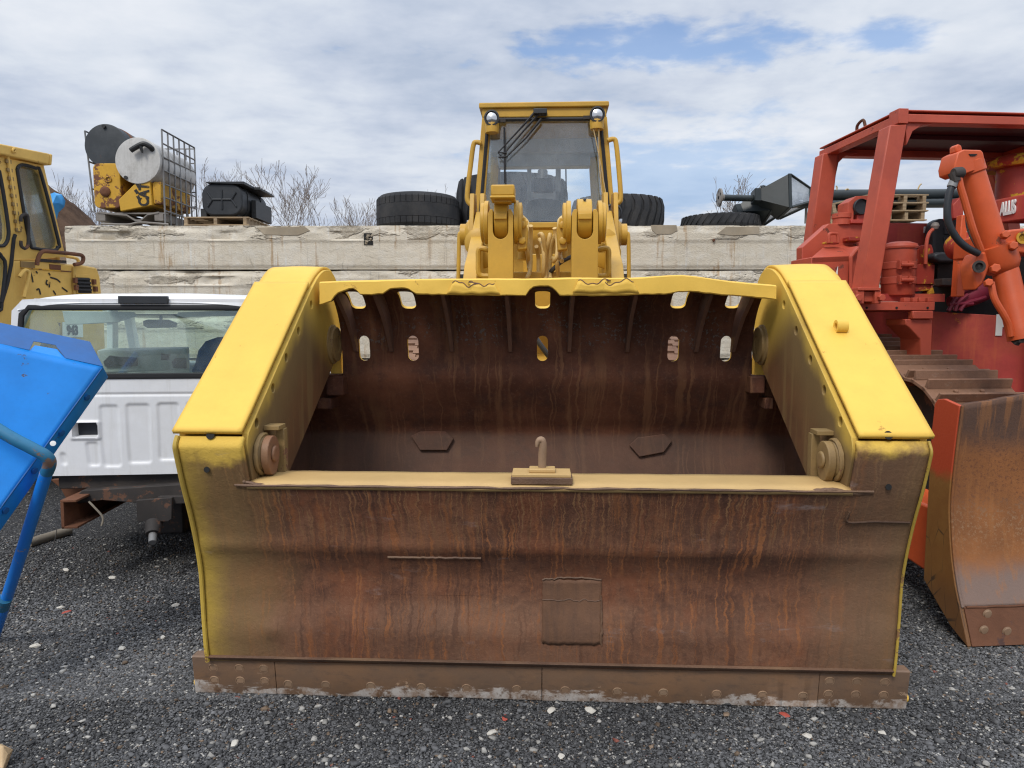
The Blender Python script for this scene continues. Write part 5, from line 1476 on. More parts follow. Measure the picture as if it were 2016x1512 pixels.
tyre(1216, 13.2, 86, 394, 'chevron-lugged big tyre lying flat right of the loader cab', 30, 1.0)
tyre(1418, 12.95, 74, 428, 'thin tyre lying flat under the black lantern heads', 34, 2.0)

# ---- lamp posts lying on the wall
LYY = 12.5
def lantern(nm, label, c, ax, up, s, cap_len, glass_len, neck, half, tip):
    """four-sided street lantern lying on its side; ax points from its cap to its foot"""
    ax = Vector(ax).normalized(); up = Vector(up); up = (up - ax*up.dot(ax)).normalized(); sd_ = ax.cross(up)
    t = thing(nm, label, 'lantern', c, group='street lanterns lying on the wall')
    def ring(d, h): return [Vector(c) + ax*d + (up*a + sd_*b)*h for a, b in ((1,0),(0,1),(-1,0),(0,-1))]
    def band(m, d0, h0, d1, h1):
        r0, r1 = ring(d0, h0), ring(d1, h1); m.add(r0+r1, [(i, (i+1) % 4, 4+(i+1) % 4, 4+i) for i in range(4)])
    m = MB(); band(m, -cap_len, neck, 0, half); m.add(ring(-cap_len, neck), [(0,1,2,3)]); band(m, 0, half*1.03, .05, half*1.03); m.add(ring(0, half), [(3,2,1,0)])
    band(m, -cap_len-.10, neck*1.1, -cap_len, neck*1.1); m.add(ring(-cap_len-.1, neck*1.1), [(0,1,2,3)])
    obj('cap', m, M['dark_green'], t, solid=(.02, 0), smooth=0)
    m = MB(); band(m, .06, half*.96, glass_len, tip*.97); obj('glass', m, M['lamp_glass'], t, smooth=0)
    m = MB()
    for a, b in zip(ring(.05, half), ring(glass_len, tip)): m.tube([a, b], .024, 4)
    r1 = ring(glass_len, tip); m.tube(r1 + [r1[0]], .03, 4); m.add(ring(glass_len+.01, tip), [(0,1,2,3)])
    obj('frame', m, M['dark_green'], t, smooth=0)
    obj('lamp_bulb', MB().lathe([(.05,0),(.07,.1),(.07,.25),(.04,.3),(.04,.42)], Vector(c)+ax*(glass_len-.42), ax, 12), M['alu'], t)
    return t
c = P(1540, 388, LYY)
lantern('street_lantern', 'large black lantern head lying on its side, clear pane facing right', c, (1,0,-.02), (.0,-.55,.83), 1, .40, .44, .13, .40, .17)
c2 = P(1497, 407, LYY+.36)
lantern('street_lantern', 'lower black lantern head with torn cap, propped on the wall edge', c2, (.86,.12,.16), (-.16,-.35,.93), 1, .38, .50, .10, .35, .14)
# poles
def pole(nm, label, a, b, r0, r1, flange):
    t = thing(nm, label, 'lamp post', a, group='black lamp posts lying on the wall')
    obj('shaft', MB().tube([a, b], [r0, r1], 16), M['dark_green'], t)
    if flange:
        d = (b-a).normalized()
        fl = obj('base_flange', MB().lathe([(r0*.9,0),(.155,0),(.155,.03),(r0*1.2,.05),(r0,.09)], a - d*.01, d, 28, cap=False).lathe([(.155,0),(r0*.6,-.001)], a - d*.01, d, 28, cap=False), M['grey_metal'], t, smooth=30)
        n_ = d.orthogonal().normalized(); s2 = d.cross(n_)
        for k in range(4):
            p = a - d*.014 + (n_*math.cos(k*1.571+.4) + s2*math.sin(k*1.571+.4))*.12
            obj('bolt_hole', MB().cyl(p, p - d*.002, .02, n=10), M['dark_void'], fl)
    return t
pole('lamp_post', 'short black post stub with round bolt flange left of lantern heads', P(1416, 389, LYY+.02), P(1500, 391, LYY+.02), .055, .055, True)
pole('lamp_post', 'thick black post running right from the large lantern head', P(1590, 385, LYY+.05), P(1960, 383, LYY+.05), .10, .10, False)
pole('lamp_post', 'lower thinner black post lying under the thick one', P(1545, 403, LYY-.05), P(1960, 399, LYY-.05), .062, .085, False)
pole('lamp_post', 'third black post lying behind the other two', P(1640, 393, LYY+.35), P(1960, 391, LYY+.35), .085, .085, False)
m = MB(); m.tube([P(1586, 440, LYY), P(1588, 395, LYY)], .022, 6)
single('prop_stick', m, M['grey_metal'], 'thin upright stick supporting the posts near the red canopy post', 'stick', P(1586, 440, LYY))
m = MB()
for q in (((1645,380),(1648,370),(1646,366)), ((1660,378),(1668,372),(1671,374)), ((1806,376),(1810,366),(1814,362))): m.tube(bez([P(a,b,LYY) for a,b in q], 4), .012, 5)
single('wire_ties', m, M['rope'], 'short wire ends sticking up from the lying black posts', 'wire', P(1700, 378, LYY))
pallet(1748, 1825, 434, 12.2, 1.0, 'yellowish wooden pallet at the bottom of the stack behind the red machine', zb=P(0, 434, 12.2).z, h=.17)
pallet(1738, 1828, 416, 12.18, 1.05, 'weathered wooden pallet in the middle of the stack behind the red machine', zb=P(0, 416, 12.2).z, h=.15)
pallet(1742, 1828, 400, 12.2, 1.05, 'grey weathered pallet topmost in the stack behind the red machine', zb=P(0, 400, 12.2).z, h=.15)
t = pallet(1636, 1740, 434, 12.25, 1.0, 'tilted wooden pallet leaning low beside the red canopy post', zb=P(0, 432, 12.2).z, h=.15); t.rotation_euler.y = R(-11)
t = pallet(1640, 1740, 414, 12.2, 1.0, 'tilted wooden pallet on top of the leaning pair by the canopy post', zb=P(0, 408, 12.2).z, h=.17); t.rotation_euler.y = R(-14)
# ================================================================ white pickup cab on its bare chassis
_o = P(285, 700, 4.72)
PF = Frame((_o.x, _o.y), 5.0)
pk = thing('pickup_cab', 'white pickup cab without its bed, seen from behind on a cut rusty chassis', 'pickup truck', PF.o, 5.0, world=False)
def pz(py): return PF.y(285, py, 0).z
def pxx(px, py=700): return PF.y(px, py, 0).x
ZR, ZT, ZB, ZL = pz(583), pz(604), pz(744), pz(934)     # roof top, window top, window bottom, panel bottom
XL = pxx(14); XR = -XL; WL = pxx(38); WTL = pxx(58)
# rear panel with pressed-in flutes
rects = []
for x0, x1, y0, y1, r in ((191,227,798,917,.02),(243.5,289,796,911,.02),(305.5,347,794.5,906,.02),(365,405,793,902,.02),(422,462,792,900,.02),(160,183,870,915,.02),(105,116,890,912,.02)):
    rects.append((pxx(x0), pxx(x1), pz(y1), pz(y0), r))
vent = (pxx(131), pxx(190), pz(864), pz(828))
def sdf(x, z, q):
    x0, x1, z0, z1, r = q
    dx = abs(x-(x0+x1)/2) - (x1-x0)/2 + r; dz = abs(z-(z0+z1)/2) - (z1-z0)/2 + r
    return math.hypot(max(dx,0), max(dz,0)) + min(max(dx,dz),0) - r
g = MB()
def panel(u, v):
    x = XL + (XR-XL)*u; z = ZL + (ZB-ZL)*v
    k = 1 - .05*max(0, 1 - v*3)
    y = 0.0
    for q in rects:
        d = sdf(x, z, q); y += .010*min(1, max(0, .5 - d/.018))
    d = sdf(x, z, (*vent, .012)); y -= .010*min(1, max(0, .5-d/.010)); 
    d2 = sdf(x, z, (vent[0]+.02, vent[1]-.02, vent[2]+.02, vent[3]-.015, .012)); y += .09*min(1, max(0, .5-d2/.008))
    y += .007*min(1, max(0, (z - pz(779))/.006)) if z < pz(775) else .007*max(0, 1-(z-pz(775))/.006)
    y += .05*max(0, abs(x)/XR - .93)**2*140*.05 + .004*nz((x, z, 0), 1.5)
    return (x*k, y, z)
g.grid(panel, 230, 80)
body = obj('cab_body', g, M['white_truck'], pk, smooth=60)
g = MB().bx(vent[0]+.015, vent[1]-.015, .055, .06, vent[2]+.015, vent[3]-.01); obj('cabin_vent', g, M['black_plastic'], body)
# pillars and header round the rear window
g = MB()
g.slab([(XL,0,ZB),(pxx(22,744),0,ZB),(WL,0,pz(650)),(WTL-.0,0,ZT-.02),(WTL+.06,0,ZT),(WTL+.06,0,ZT+.05),(pxx(50),0,ZT+.045),(pxx(28),0,pz(612))], Vector((0,.06,0)))
n0 = len(g.v); g.add([(-x, y, z) for x, y, z in g.v[:n0]], list(g.f))
def roof(u, v):
    a = (u-.5)*2; x = a*abs(pxx(40)); y = -.01 + 1.55*v
    zz = ZR + .012 - .050*abs(a)**4 - .14*max(0, v-.75)**1.5 + .03*math.sin(v*3) - .055*max(0, .06-v)/.06
    return (x, y, zz + .004*nz((x,y,0),3))
g.grid(roof, 40, 24)
g.bx(WTL+.05, -WTL-.05, -.004, .05, ZT-.002, ZT+.052)
def hdr(u, v):
    a = (u-.5)*2; x = a*abs(pxx(46)); return (x, -.006-.004*v, ZT + .03 + (ZR - .043 - .050*abs(a)**4 - ZT - .03)*v)
g.grid(hdr, 40, 4)
obj('roof', g, M['white_truck'], body, smooth=40)
bz = MB().bx(pxx(236,590), pxx(333,590), -.030, .0, pz(598), pz(583)); obj('brake_light', bz, M['black_plastic'], body, bevel=.006)
# rear window and seal
wq = [(pxx(24,744), ZB+.012), (pxx(40,650), pz(650)), (pxx(47), pz(620)), (pxx(62), ZT-.004), (-pxx(62), ZT-.004), (-pxx(47), pz(620)), (-pxx(40,650), pz(650)), (-pxx(24,744), ZB+.012)]
g = MB().slab([(x, .03, z) for x, z in wq], Vector((0,.005,0))); wn = obj('rear_window', g, M['truck_glass'], pk)
g = MB(); ring = [(x, .0, z) for x, z in wq]; g.tube(ring + [ring[0], ring[1]], .020, 8); g.v = [(x, y*.6, z) for x, y, z in g.v]
obj('window_seal', g, M['black_ink'], wn)
# cab sides, floor, dash, windscreen frame, seats
g = MB()
for s in (-1, 1):
    g.slab([(s*XR,.0,ZL),(s*XR,1.6,ZL),(s*XR,1.6,ZB),(s*XR,.0,ZB)], Vector((-s*.05,0,0)))
    g.slab([(s*XR*.95,1.25,ZB),(s*XR*.95,1.35,ZB),(s*XR*.90,1.3,ZR-.05),(s*XR*.90,1.2,ZR-.05)], Vector((-s*.05,0,0)))
    g.slab([(s*XR*.97,1.75,ZB+.02),(s*XR*.97,1.85,ZB+.02),(s*XR*.87,1.50,ZR-.08),(s*XR*.87,1.42,ZR-.08)], Vector((-s*.06,0,0)))
g.bx(XL, XR, .05, 1.9, ZL, ZL+.04)
obj('cab_side', g, M['white_truck'], pk, bevel=.008)
g = MB().bx(XL+.06, XR-.06, 1.55, 1.9, ZL+.2, ZB+.02); dash = obj('dashboard', g, M['interior'], pk, bevel=.04)
g = MB().bx(XL+.1, XR-.1, 1.9, 3.2, .55, ZB-.12); obj('hood', g, M['white_truck'], pk, bevel=.08)
mx = PF.y(315, 637, 1.35)
g = MB().slab([PF.y(a, b, 1.35) for a, b in ((281,632),(290,629),(330,629),(348,636),(345,645),(290,646),(282,641))], Vector((0,.03,0))); g.cyl(PF.y(317,630,1.36), PF.y(317,622,1.38), .012)
obj('rear_view_mirror', g, M['black_plastic'], pk, bevel=.006)
for q in (((122,612),(262,614),(270,622),(230,635),(128,640)), ((350,615),(480,610),(480,622),(346,624))):
    obj('sun_visor', MB().slab([PF.y(a, b, 1.2) for a, b in q], Vector((0,.02,0))), M['interior'], pk, bevel=.008)
g = MB().slab([PF.y(a, b, .95) for a, b in ((190,690),(205,686),(368,683),(369,728),(205,735),(192,712))], Vector((0,.06,0)))
dp = obj('door_trim', g, M['interior'], pk, bevel=.02)
for q, mt in ((((203,712),(215,700),(240,703),(268,704),(270,720),(206,722)), 'black_plastic'), (((338,712),(345,705),(366,706),(366,726),(340,725)), 'black_plastic'), (((316,696),(332,698),(331,709),(317,709)), 'dark_void')):
    obj('trim_handle', MB().slab([PF.y(a, b, .93) for a, b in q], Vector((0,.02,0))), M[mt], dp, bevel=.006)
g = MB().slab([PF.y(a, b, .42) for a, b in ((372,735),(382,715),(388,690),(402,672),(425,664),(460,664),(480,680),(490,735))], Vector((0,.16,0))); obj('seat_back', g, M['seat'], pk, bevel=.05, seg=3)
g = MB().slab([PF.y(a, b, .42) for a, b in ((60,735),(66,700),(78,672),(105,664),(135,668),(150,690),(158,735))], Vector((0,.16,0))); obj('seat_back', g, M['seat'], pk, bevel=.05, seg=3)
# cut-off frame rails with box ends
ch = MB()
def ry(px, py, y): return PF.y(px, py, y)
ch.bx(XL+.25, XR-.1, .05, 1.8, ZL-.10, ZL-.01)
obj('sub_floor', ch, M['chassis'], pk, bevel=.01)
ch = MB()
a, b = ry(118, 985, -.22), ry(178, 1040, -.22)
x0, x1, z0, z1 = a.x, ry(150,985,-.22).x, max(.03, b.z), a.z
ch.bx(x0, x1, -.22, 2.8, z1-.015, z1); ch.bx(x0, x0+.02, -.22, 2.8, z0, z1-.015); ch.bx(x0, x1, -.22, 2.8, z0, z0+.015)
fr = obj('frame_rail', ch, M['rust_scrap'], pk, bevel=.004)
ch = MB()
a, b = ry(165, 972, -.05), ry(372, 958, -.05)
ch.slab([ry(150,978,-.05), ry(160,966,-.05), ry(372,953,-.05), ry(372,982,-.05), ry(270,990,-.05), ry(200,985,-.05), ry(150,992,-.05)], Vector((0,.14,0)))
ch.slab([ry(165,946,.2), ry(372,932,.2), ry(372,938,.2), ry(165,953,.2)], Vector((0,.1,0)))
obj('cross_member', ch, M['chassis'], pk, bevel=.008)
ch = MB(); ch.slab([ry(268,985,-.12), ry(338,980,-.12), ry(338,1022,-.12), ry(330,1027,-.12), ry(270,1027,-.12)], Vector((0,.03,0))); ch.bx(ry(268,0,-.1).x, ry(338,0,-.1).x, -.09, .3, ry(0,1000,-.1).z, ry(0,985,-.1).z)
hg = obj('spring_hanger', ch, M['chassis'], pk, bevel=.006)
p0, p1, p2 = ry(303,1030,-.1), ry(301,1052,-.17), ry(300,1068,-.22)
obj('stub_bush', MB().tube([p0, p1], [.055, .045], 16), M['chassis'], hg)
obj('shaft_end', MB().tube([p1, p2], [.026, .024], 12), M['galv'], hg)
ch = MB(); ch.slab([ry(100,945,.5), ry(180,940,.5), ry(172,975,.5), ry(150,1000,.5), ry(132,985,.5), ry(118,960,.5)], Vector((0,.05,0))); obj('cut_bracket', ch, M['rust_scrap'], pk, bevel=.004)
obj('loose_cable', MB().tube(bez([ry(175,988,-.1), ry(185,998,-.12), ry(202,1018,-.12), ry(200,1035,-.13)], 6), .007, 6), M['cardboard'], pk)
for x in (XL+.55, XR-.35): obj('support_block', MB().bx(x-.15, x+.15, 1.0, 1.4, 0.0, ZL-.1), M['chassis'], pk, bevel=.02)

# ================================================================ older yellow track loader, far left
_o = P(88, 305, 6.6)
TF = Frame((_o.x, _o.y), -13.0)
tl = thing('track_loader', 'older faded-yellow track loader with glazed cab at the left picture edge', 'track loader', TF.o, -13.0, world=False)
def T(px, py, x=0.0): return TF.x(px, py, x)
yo = M['yellow_old']
W_ = 1.7
def TP(q, x=0.0): return [T(a, b, x) for a, b in q]
# cab side with openings: build from strips round the windows
win1 = [(32.7,333),(37.7,326),(47.8,325),(70,331.6),(80.4,343),(114.4,473.7),(113,486),(105.6,492.5),(67.9,488.8),(59,481),(46.5,421)]
side = [(-70,295),(86,326),(129,506),(28,512),(26,640),(-70,660)]
sp = TP(side); sd = MB().slab(sp, Vector((-.06,0,0))); cabs = obj('cab', sd, yo, tl)
win2 = [(-60,330),(-10,334),(0,348),(15,441),(15,469),(7.5,482.5),(-4,484),(-60,480)]
win3 = [(-60,500),(-8,498),(2,505),(10,524),(2.5,594),(-4,612),(-60,615)]
cutm = MB()
for q in (win1, win2, win3): cutm.slab([p + Vector((.05,0,0)) for p in TP(q)], Vector((-.3,0,0)))
cut(cabs, cutm)
for q in (win1, win2, win3):
    wp_ = obj('window', MB().slab(TP(q, -.03), Vector((-.006,0,0))), M['old_glass'], cabs)
    r_ = [p + Vector((.004,0,0)) for p in TP(q)]; obj('window_seal', MB().tube(bez(r_ + [r_[0]], 3), .015, 6), M['black_ink'], wp_)
rz = TP([(-70,271),(90,303)]); rzb = TP([(-70,290),(88,325)])
g = MB().slab([rz[0], rz[1], rzb[1], rzb[0]], Vector((.05,0,0))); g.slab([rz[0], rz[1], rz[1]+Vector((-W_,0,0)), rz[0]+Vector((-W_,0,0))], Vector((0,0,-.04)))
g.slab([rz[1]+Vector((.05,.0,0)), rzb[1]+Vector((.05,0,0)), rzb[1]+Vector((-W_,0,0)), rz[1]+Vector((-W_,0,0))], Vector((0,.03,0)))
obj('roof', g, yo, cabs, bevel=.02)
# far side of the cab and rear wall pillars so daylight passes through
cr = TP([(86,326),(129,506)])
g = MB()
for x in (0, -.12, -W_+.12, -W_): 
    pass
for xa in (-.06, -W_): g.slab([cr[0]+Vector((xa,0,0)), cr[1]+Vector((xa,0,0)), cr[1]+Vector((xa,-.14,0)), cr[0]+Vector((xa,-.14,0))], Vector((.1 if xa < -1 else -.1,0,0)))
g.slab([cr[1]+Vector((-.06,0,0)), cr[1]+Vector((-W_,0,0)), cr[1]+Vector((-W_,0,-.9)), cr[1]+Vector((-.06,0,-.9))], Vector((0,-.05,0)))
obj('rear_pillar', g, yo, cabs, bevel=.01)
g = MB(); c = T(60, 440, -.75); g.tube([(c.x, c.y, c.z-1.2), (c.x, c.y, c.z+.32)], .14, 16); g.tube([(c.x, c.y, c.z+.32), (c.x, c.y, c.z+.42)], .165, 16)
obj('intake_stack', g, M['galv'], tl)
# pillar detail: door edge, hinge, latch bar, grab handle
obj('door_gasket', MB().tube(TP([(3,596),(14,560),(22,520),(27,470),(30,462)], .006), .016, 6), M['black_ink'], cabs)
obj('hinge', MB().tube(TP([(15,307),(24,370),(33,430),(36,455)], .012), .014, 6), M['yellow_old'], cabs)
for k in range(9):
    q = T(16 + 20*k/8, 318 + 135*k/8, .012); obj('hinge_knuckle', MB().box(q, (.02,.05,.03)), M['olive_steel'], cabs, bevel=.004)
obj('grab_handle', MB().tube(bez(TP([(41,436),(42,426),(50,422),(55,430),(56,470),(54,485),(48,489),(42,484),(41,474)], .05), 4), .014, 8), M['chassis'], cabs)
obj('lift_ring', MB().tube(bez(TP([(27,300),(25,296),(28,292),(31,295),(29,300)], .06), 4), .009, 6), yo, cabs)
# engine cover behind the cab
hp = TP([(26,512),(70,512),(143,521),(146,700),(20,720)])
g = MB().slab(hp, Vector((-W_,0,0))); hd = obj('hood', g, yo, tl, bevel=.03)
hp = TP([(143,523),(150,520),(188,527),(194,545),(203,640),(206,720),(146,700)])
g = MB().slab([p + Vector((.02,0,0)) for p in hp], Vector((-W_-.04,0,0))); rc = obj('radiator_cover', g, yo, tl, bevel=.03)
g = MB().slab(TP([(149,540),(178,540),(184,582),(153,582)], .03), Vector((-.004,0,0))); gd = obj('grille_door', g, yo, rc, bevel=.004)
g = MB().slab(TP([(151,546),(176,547),(181,577),(155,577)], .036), Vector((-.004,0,0))); obj('grille', g, M['dark_void'], rc)
g = MB()
for k in range(4): g.tube(TP([(151.5+k*.9, 549+k*7), (176.7+k*1.1, 550+k*7)], .038), .012, 5)
obj('louvre', g, M['black_plastic'], rc)
g = MB()
for q in ((148,552),(150,566),(185,555),(188,569)): g.box(T(*q, .035), (.03,.03,.05))
obj('hinge', g, M['rust_scrap'], rc)
obj('hood_seam', MB().tube(TP([(40,527),(140,535)], .004), .006, 5), M['yellow_rusty'], hd)
g = MB().slab(TP([(79,509),(131,513),(131,518),(79,515)], .006), Vector((-.02,0,0))); obj('gap', g, M['chassis'], hd)
for q, mt in ((((98,520),(120,522),(120,532),(99,530)), 'rust_scrap'), (((41,514),(69,516),(69,530),(41,528)), 'olive_steel')):
    obj('plate', MB().slab(TP(q, .008), Vector((-.01,0,0))), M[mt], hd)
g = MB()
for q in (((60,536),(63,545),(65,556)), ((71,534),(74,538)), ((96,537),(99,542)), ((99,546),(112,550),(119,556)), ((93,551),(91,558),(95,561)), ((98,555),(97,566)), ((122,566),(133,574)), ((72,571),(77,569),(80,580)), ((105,572),(110,580))):
    g.tube(bez(TP(q, .004), 4), .008, 5)
g.v = [(.004 + (x-.004)*.15, y, z) for x, y, z in g.v]
obj('stray_marks', g, M['black_letter'], hd)
obj('hand_rail', MB().tube(bez(TP([(73,522),(74,512),(79,500),(86,495),(100,495.5),(153,501),(162,504),(164,510),(160,518),(146,521)], .06), 5), .018, 8), M['rust_scrap'], hd)
obj('hand_rail', MB().tube(bez(TP([(131,505),(148,508),(154,513),(153,520)], -.5), 5), .016, 8), yo, hd)
obj('hand_rail', MB().tube(bez(TP([(38,545),(44,537),(50,532),(56,535),(56,548),(47,585)], .05), 5), .016, 8), yo, hd)
# side panel below with number plate, seen through the pickup's windows
lp = TP([(86,640),(172,640),(172,668),(86,676)], .03)
g = MB().slab(TP([(124,634),(163,634),(164,664),(124,664)], .03), Vector((-.01,0,0))); np_ = obj('number_plate', g, M['white_letter'], hd)
a, b = T(130, 645, .036), T(158, 645, .036); c = (a+b)/2
text('943', .125, basis(T(143, 651, .036), (b-a), (0,0,1)), M['black_ink'], hd, bold=.004, squeeze=(b-a).length/.24)
g = MB(); g.bx(-W_+.1, .05, .6, 3.6, .35, 1.1); obj('undercarriage', g, M['chassis'], tl, bevel=.05)
g = MB()
for s in (.35, -W_-.05): g.prism([(p[0], p[1]) for p in rrect(.5, 3.2, .02, .95, .45)], 'x', s-.4, s)
obj('track', g, M['track_steel'], tl, bevel=.02)

# ================================================================ blue sheet-metal tray on tubular legs, close left
A, B, C = P(203,722,3.45), P(0,677,3.25), P(0,1003,3.05)
nrm = (B-A).cross(C-A).normalized()
def on(px, py, off=0.0):
    d = ray(px, py); o = Vector((0,0,CAMH)); t = nrm.dot(A + nrm*off - o)/nrm.dot(d); return o + d*t
if nrm.y > 0: nrm = -nrm
bt = thing('tray_cart', 'bright blue sheet-steel tray tipped up on bent tube legs at the near left edge', 'cart', tuple(G(-40, 1200)))
sheet = [on(-190,635), on(203,722), on(-130,1180), on(-360,1180)]
g = MB(); U = on(203,722)-on(-190,635)
def shf(u, v):
    a = sheet[0]*(1-u)+sheet[1]*u; b = sheet[3]*(1-u)+sheet[2]*u; p = a*(1-v)+b*v
    return p + nrm*(.006*nz(p, 2.2) + .002*nz(p, 7))
g.grid(shf, 30, 30); tray = obj('tray', g, M['blue_paint'], bt, solid=(.006, 0), smooth=60)
back = -nrm
q0, q1 = on(203,722), on(-130,1180)
w_ = (P(213,742,3.50) - q0)
g = MB().slab([q0, q1, q1 + w_*1.25, q0 + w_], back*.006); g.slab([q0+w_, q1+w_*1.25, q1+w_*1.25+back*.0-(q0-on(150,711))*.12, q0+w_-(q0-on(150,711))*.12], back*.004)
fl = obj('side_flange', g, M['blue_paint'], bt, bevel=.003)
c = q0*.68 + q1*.32 + w_*.6; c = P(104, 875, 3.16); obj('bolt_hole', MB().lathe([(.012,0),(.001,.001)], c + nrm*.03, nrm, 12), M['white_letter'], fl)
# upturned top flange with a cut-out
f0, f1 = P(-190,596,3.18), P(177,673,3.56)
def fp(t, k):   # t along the flange, k 0 at the fold .. 1 at the rim
    a = sheet[0]*(1-t) + q0*t; b = f0*(1-t) + f1*t; return a*(1-k)+b*k
def tpx(px): return (px+190)/393.
tt = [tpx(v) for v in (47,64,111,122)]
g = MB().slab([fp(0,0), fp(tt[0],0), fp(tt[1],.45), fp(tt[2],.5), fp(tt[3],0), fp(1,0), fp(1,1), fp(0,1)], nrm*.006)
obj('top_flange', g, M['blue_dull'], bt, bevel=.002)
g = MB().slab([fp(tt[0],0)+back*.002, fp(tt[1],.3)+back*.002, fp(tt[2],.34)+back*.002, fp(tt[3],0)+back*.002], back*.006); obj('tab', g, M['blue_paint'], bt)
for k in range(5):
    q = q0*(1-.13-.17*k) + q1*(.13+.17*k) + w_*.45; obj('bolt', MB().lathe([(.016,0),(.016,.008),(.001,.010)], q + nrm*.002, (q1-q0).cross(w_).normalized()*(1 if (q1-q0).cross(w_).dot(Vector((1,-1,0))) > 0 else -1), 6), M['blue_dull'], fl)
obj('weld_bead', MB().tube([q0*(1-t_)+q1*t_ + nrm*(.003+.002*nz((t_*40,0,0))) for t_ in np.linspace(.01, .99, 60)], .004, 5), M['blue_dull'], tray)
# tubes
t1 = bez([P(-160,745,3.02), P(0,848,3.04), P(60,881,3.06), P(90,898,3.08), P(98,912,3.10), P(92,930,3.13)], 6)
obj('cross_tube', MB().tube(t1, .027, 14), M['teal_worn'], bt)
foot = G(-14, 1262)
obj('leg', MB().tube([P(92,928,3.13), P(48,1070,3.3), foot], .0265, 14), M['blue_worn'], bt)
obj('collar', MB().tube([P(10,1178,3.5), P(4,1196,3.53)], .033, 14), M['teal_worn'], bt)
f2 = G(-420, 1262); obj('leg', MB().tube([P(-300,745,3.2), f2], .0265, 12), M['blue_worn'], bt)
obj('cross_tube', MB().tube([P(-300,745,3.2), P(-160,745,3.02)], .027, 12), M['teal_worn'], bt)
# ================================================================ red bulldozer at the right
_o = G(1905, 1275)
DF = Frame((_o.x, _o.y), 4.7)
dz = thing('bulldozer', 'big red bulldozer with canopy, orange lift cylinder and rusty blade at the right', 'bulldozer', DF.o, 4.7, world=False)
DX, DY = DF.x, DF.y
def ly(Y): return (Y - DF.o.y)                      # world depth -> local y (small yaw)
def DP(q, y): return [DY(a, b, y) for a, b in q]
def DPX(q, x): return [DX(a, b, x) for a, b in q]
red, org, rf = M['red_paint'], M['orange_paint'], M['red_faded']
BW = 3.3
# ---- blade
fpx = [(1893,799),(1884,870),(1875,950),(1872,1010),(1876,1090),(1884,1150),(1893,1195)]
front = [DX(a, b, 0) for a, b in fpx]; fr_ = smooth2([(p.y, p.z) for p in front], 5)
rear = [DX(a, b, 0) for a, b in ((1875,1232),(1822,1140),(1826,1060),(1838,850),(1844,795),(1850,786),(1862,785))]
ztopb = fr_[0][1]
def bladef(u, v):
    k = v*(len(fr_)-1); i = min(int(k), len(fr_)-2); f = k-i
    y = fr_[i][0]*(1-f)+fr_[i+1][0]*f; z = fr_[i][1]*(1-f)+fr_[i+1][1]*f
    x = BW*u; rise = .085*min(1, x/.55)*min(1, (BW-x)/.55)
    z += rise*max(0, 1 - v*2.2) + (.006*nz((x,0,0), 9) if v == 0 else 0)
    return (x, y + .006*nz((x, z, 2), 3), z)
g = MB().grid(bladef, 80, len(fr_)-1); bl = obj('blade', g, M['blade'], dz, solid=(.035, 0), smooth=60)
bl.modifiers['solid'].offset = -1 if bl.data.polygons[0].normal.y < 0 else 1
poly = [(p[0], p[1]) for p in fr_] + [(DX(1909,1273,0).y, .01)] + [(p.y, max(.01, p.z)) for p in rear]
for x in (0.0, BW):
    g = MB().prism(poly, 'x', x-.012, x+.012); obj('end_plate', g, M['blade_end'], bl, bevel=.006)
zb_ = fr_[-1][1]; yb2 = fr_[-1][0]
e = MB().prism([(yb2-.006, zb_),( DX(1909,1273,0).y-.004, .012),(DX(1909,1273,0).y+.03, .012),(yb2+.03, zb_)], 'x', .012, BW-.012)
ce = obj('blade_edge', e, M['rust_scrap'], bl, bevel=.004)
ye = DX(1909,1273,0).y
for px, py in ((1948,1211),(1933,1238),(1977,1240),(2040,1225),(2075,1240)):
    p = DY(px, py, (yb2+ye)/2); t_ = (zb_-p.z)/(zb_-.012); yy = yb2 + (ye-yb2)*t_ - .006
    n_ = Vector((0, -(zb_-.012), -(yb2-ye)*-1)).normalized()
    obj('bolt', MB().lathe([(.026,0),(.026,.002),(.021,.004),(.019,.008),(.001,.009)], (p.x, yy-.001, p.z), (0,-1,-.1), 18), M['bolt_rust'], ce)
obj('weld_bead', MB().tube([(x, yb2-.008, zb_+.002*math.sin(x*40)) for x in np.linspace(.02, BW-.02, 60)], .006, 6), M['rust_scrap'], ce)
obj('weld_bead', MB().tube([(.002, y-.006, z) for y, z in fr_], .009, 6), M['blade'], bl)
g = MB(); g.bx(.06, BW-.06, .25, .42, .25, .95)
obj('blade_back', g, org, bl, bevel=.03)
for x in (.25, BW-.25): 
    g = MB().prism([(.3,.2),(.35,.62),(3.0,.70),(3.0,.45)], 'x', x-.13, x+.13); obj('push_arm', g, org, dz, bevel=.03)
# ---- tracks
pads = [(1956,737,5.0),(1920,726,5.17),(1888,719,5.34),(1859,713,5.5),(1835,705,5.64),(1810,695,5.8),(1784,683,5.96),(1762,675,6.11)]
pr_ = [DY(a, b, ly(Y)) for a, b, Y in pads]; xin = sum(p.x for p in pr_)/len(pr_); xout = DY(1786, 737, ly(5.0)).x
y0, z0 = pr_[0].y, pr_[0].z; slope = (pr_[-1].z - z0)/(pr_[-1].y - y0)
cf = Vector((y0 + .05, z0-.52)); rf_ = .50                  # front idler
path = []
for yy in np.arange(4.1, y0, -.165): path.append((yy, z0 + slope*(yy-y0), 0))
for a in np.linspace(80, 262, 13): path.append((cf.x - rf_*math.sin(R(a))*-0 + rf_*math.cos(R(a)), cf.y + rf_*math.sin(R(a)), 0))
cr_ = Vector((4.15, path[0][1]-.62))
for yy in np.arange(cf.x, 4.2, .17): path.append((yy, .04 + max(0, (cf.y-rf_-.04)*(1-(yy-cf.x)/.4)), 0))
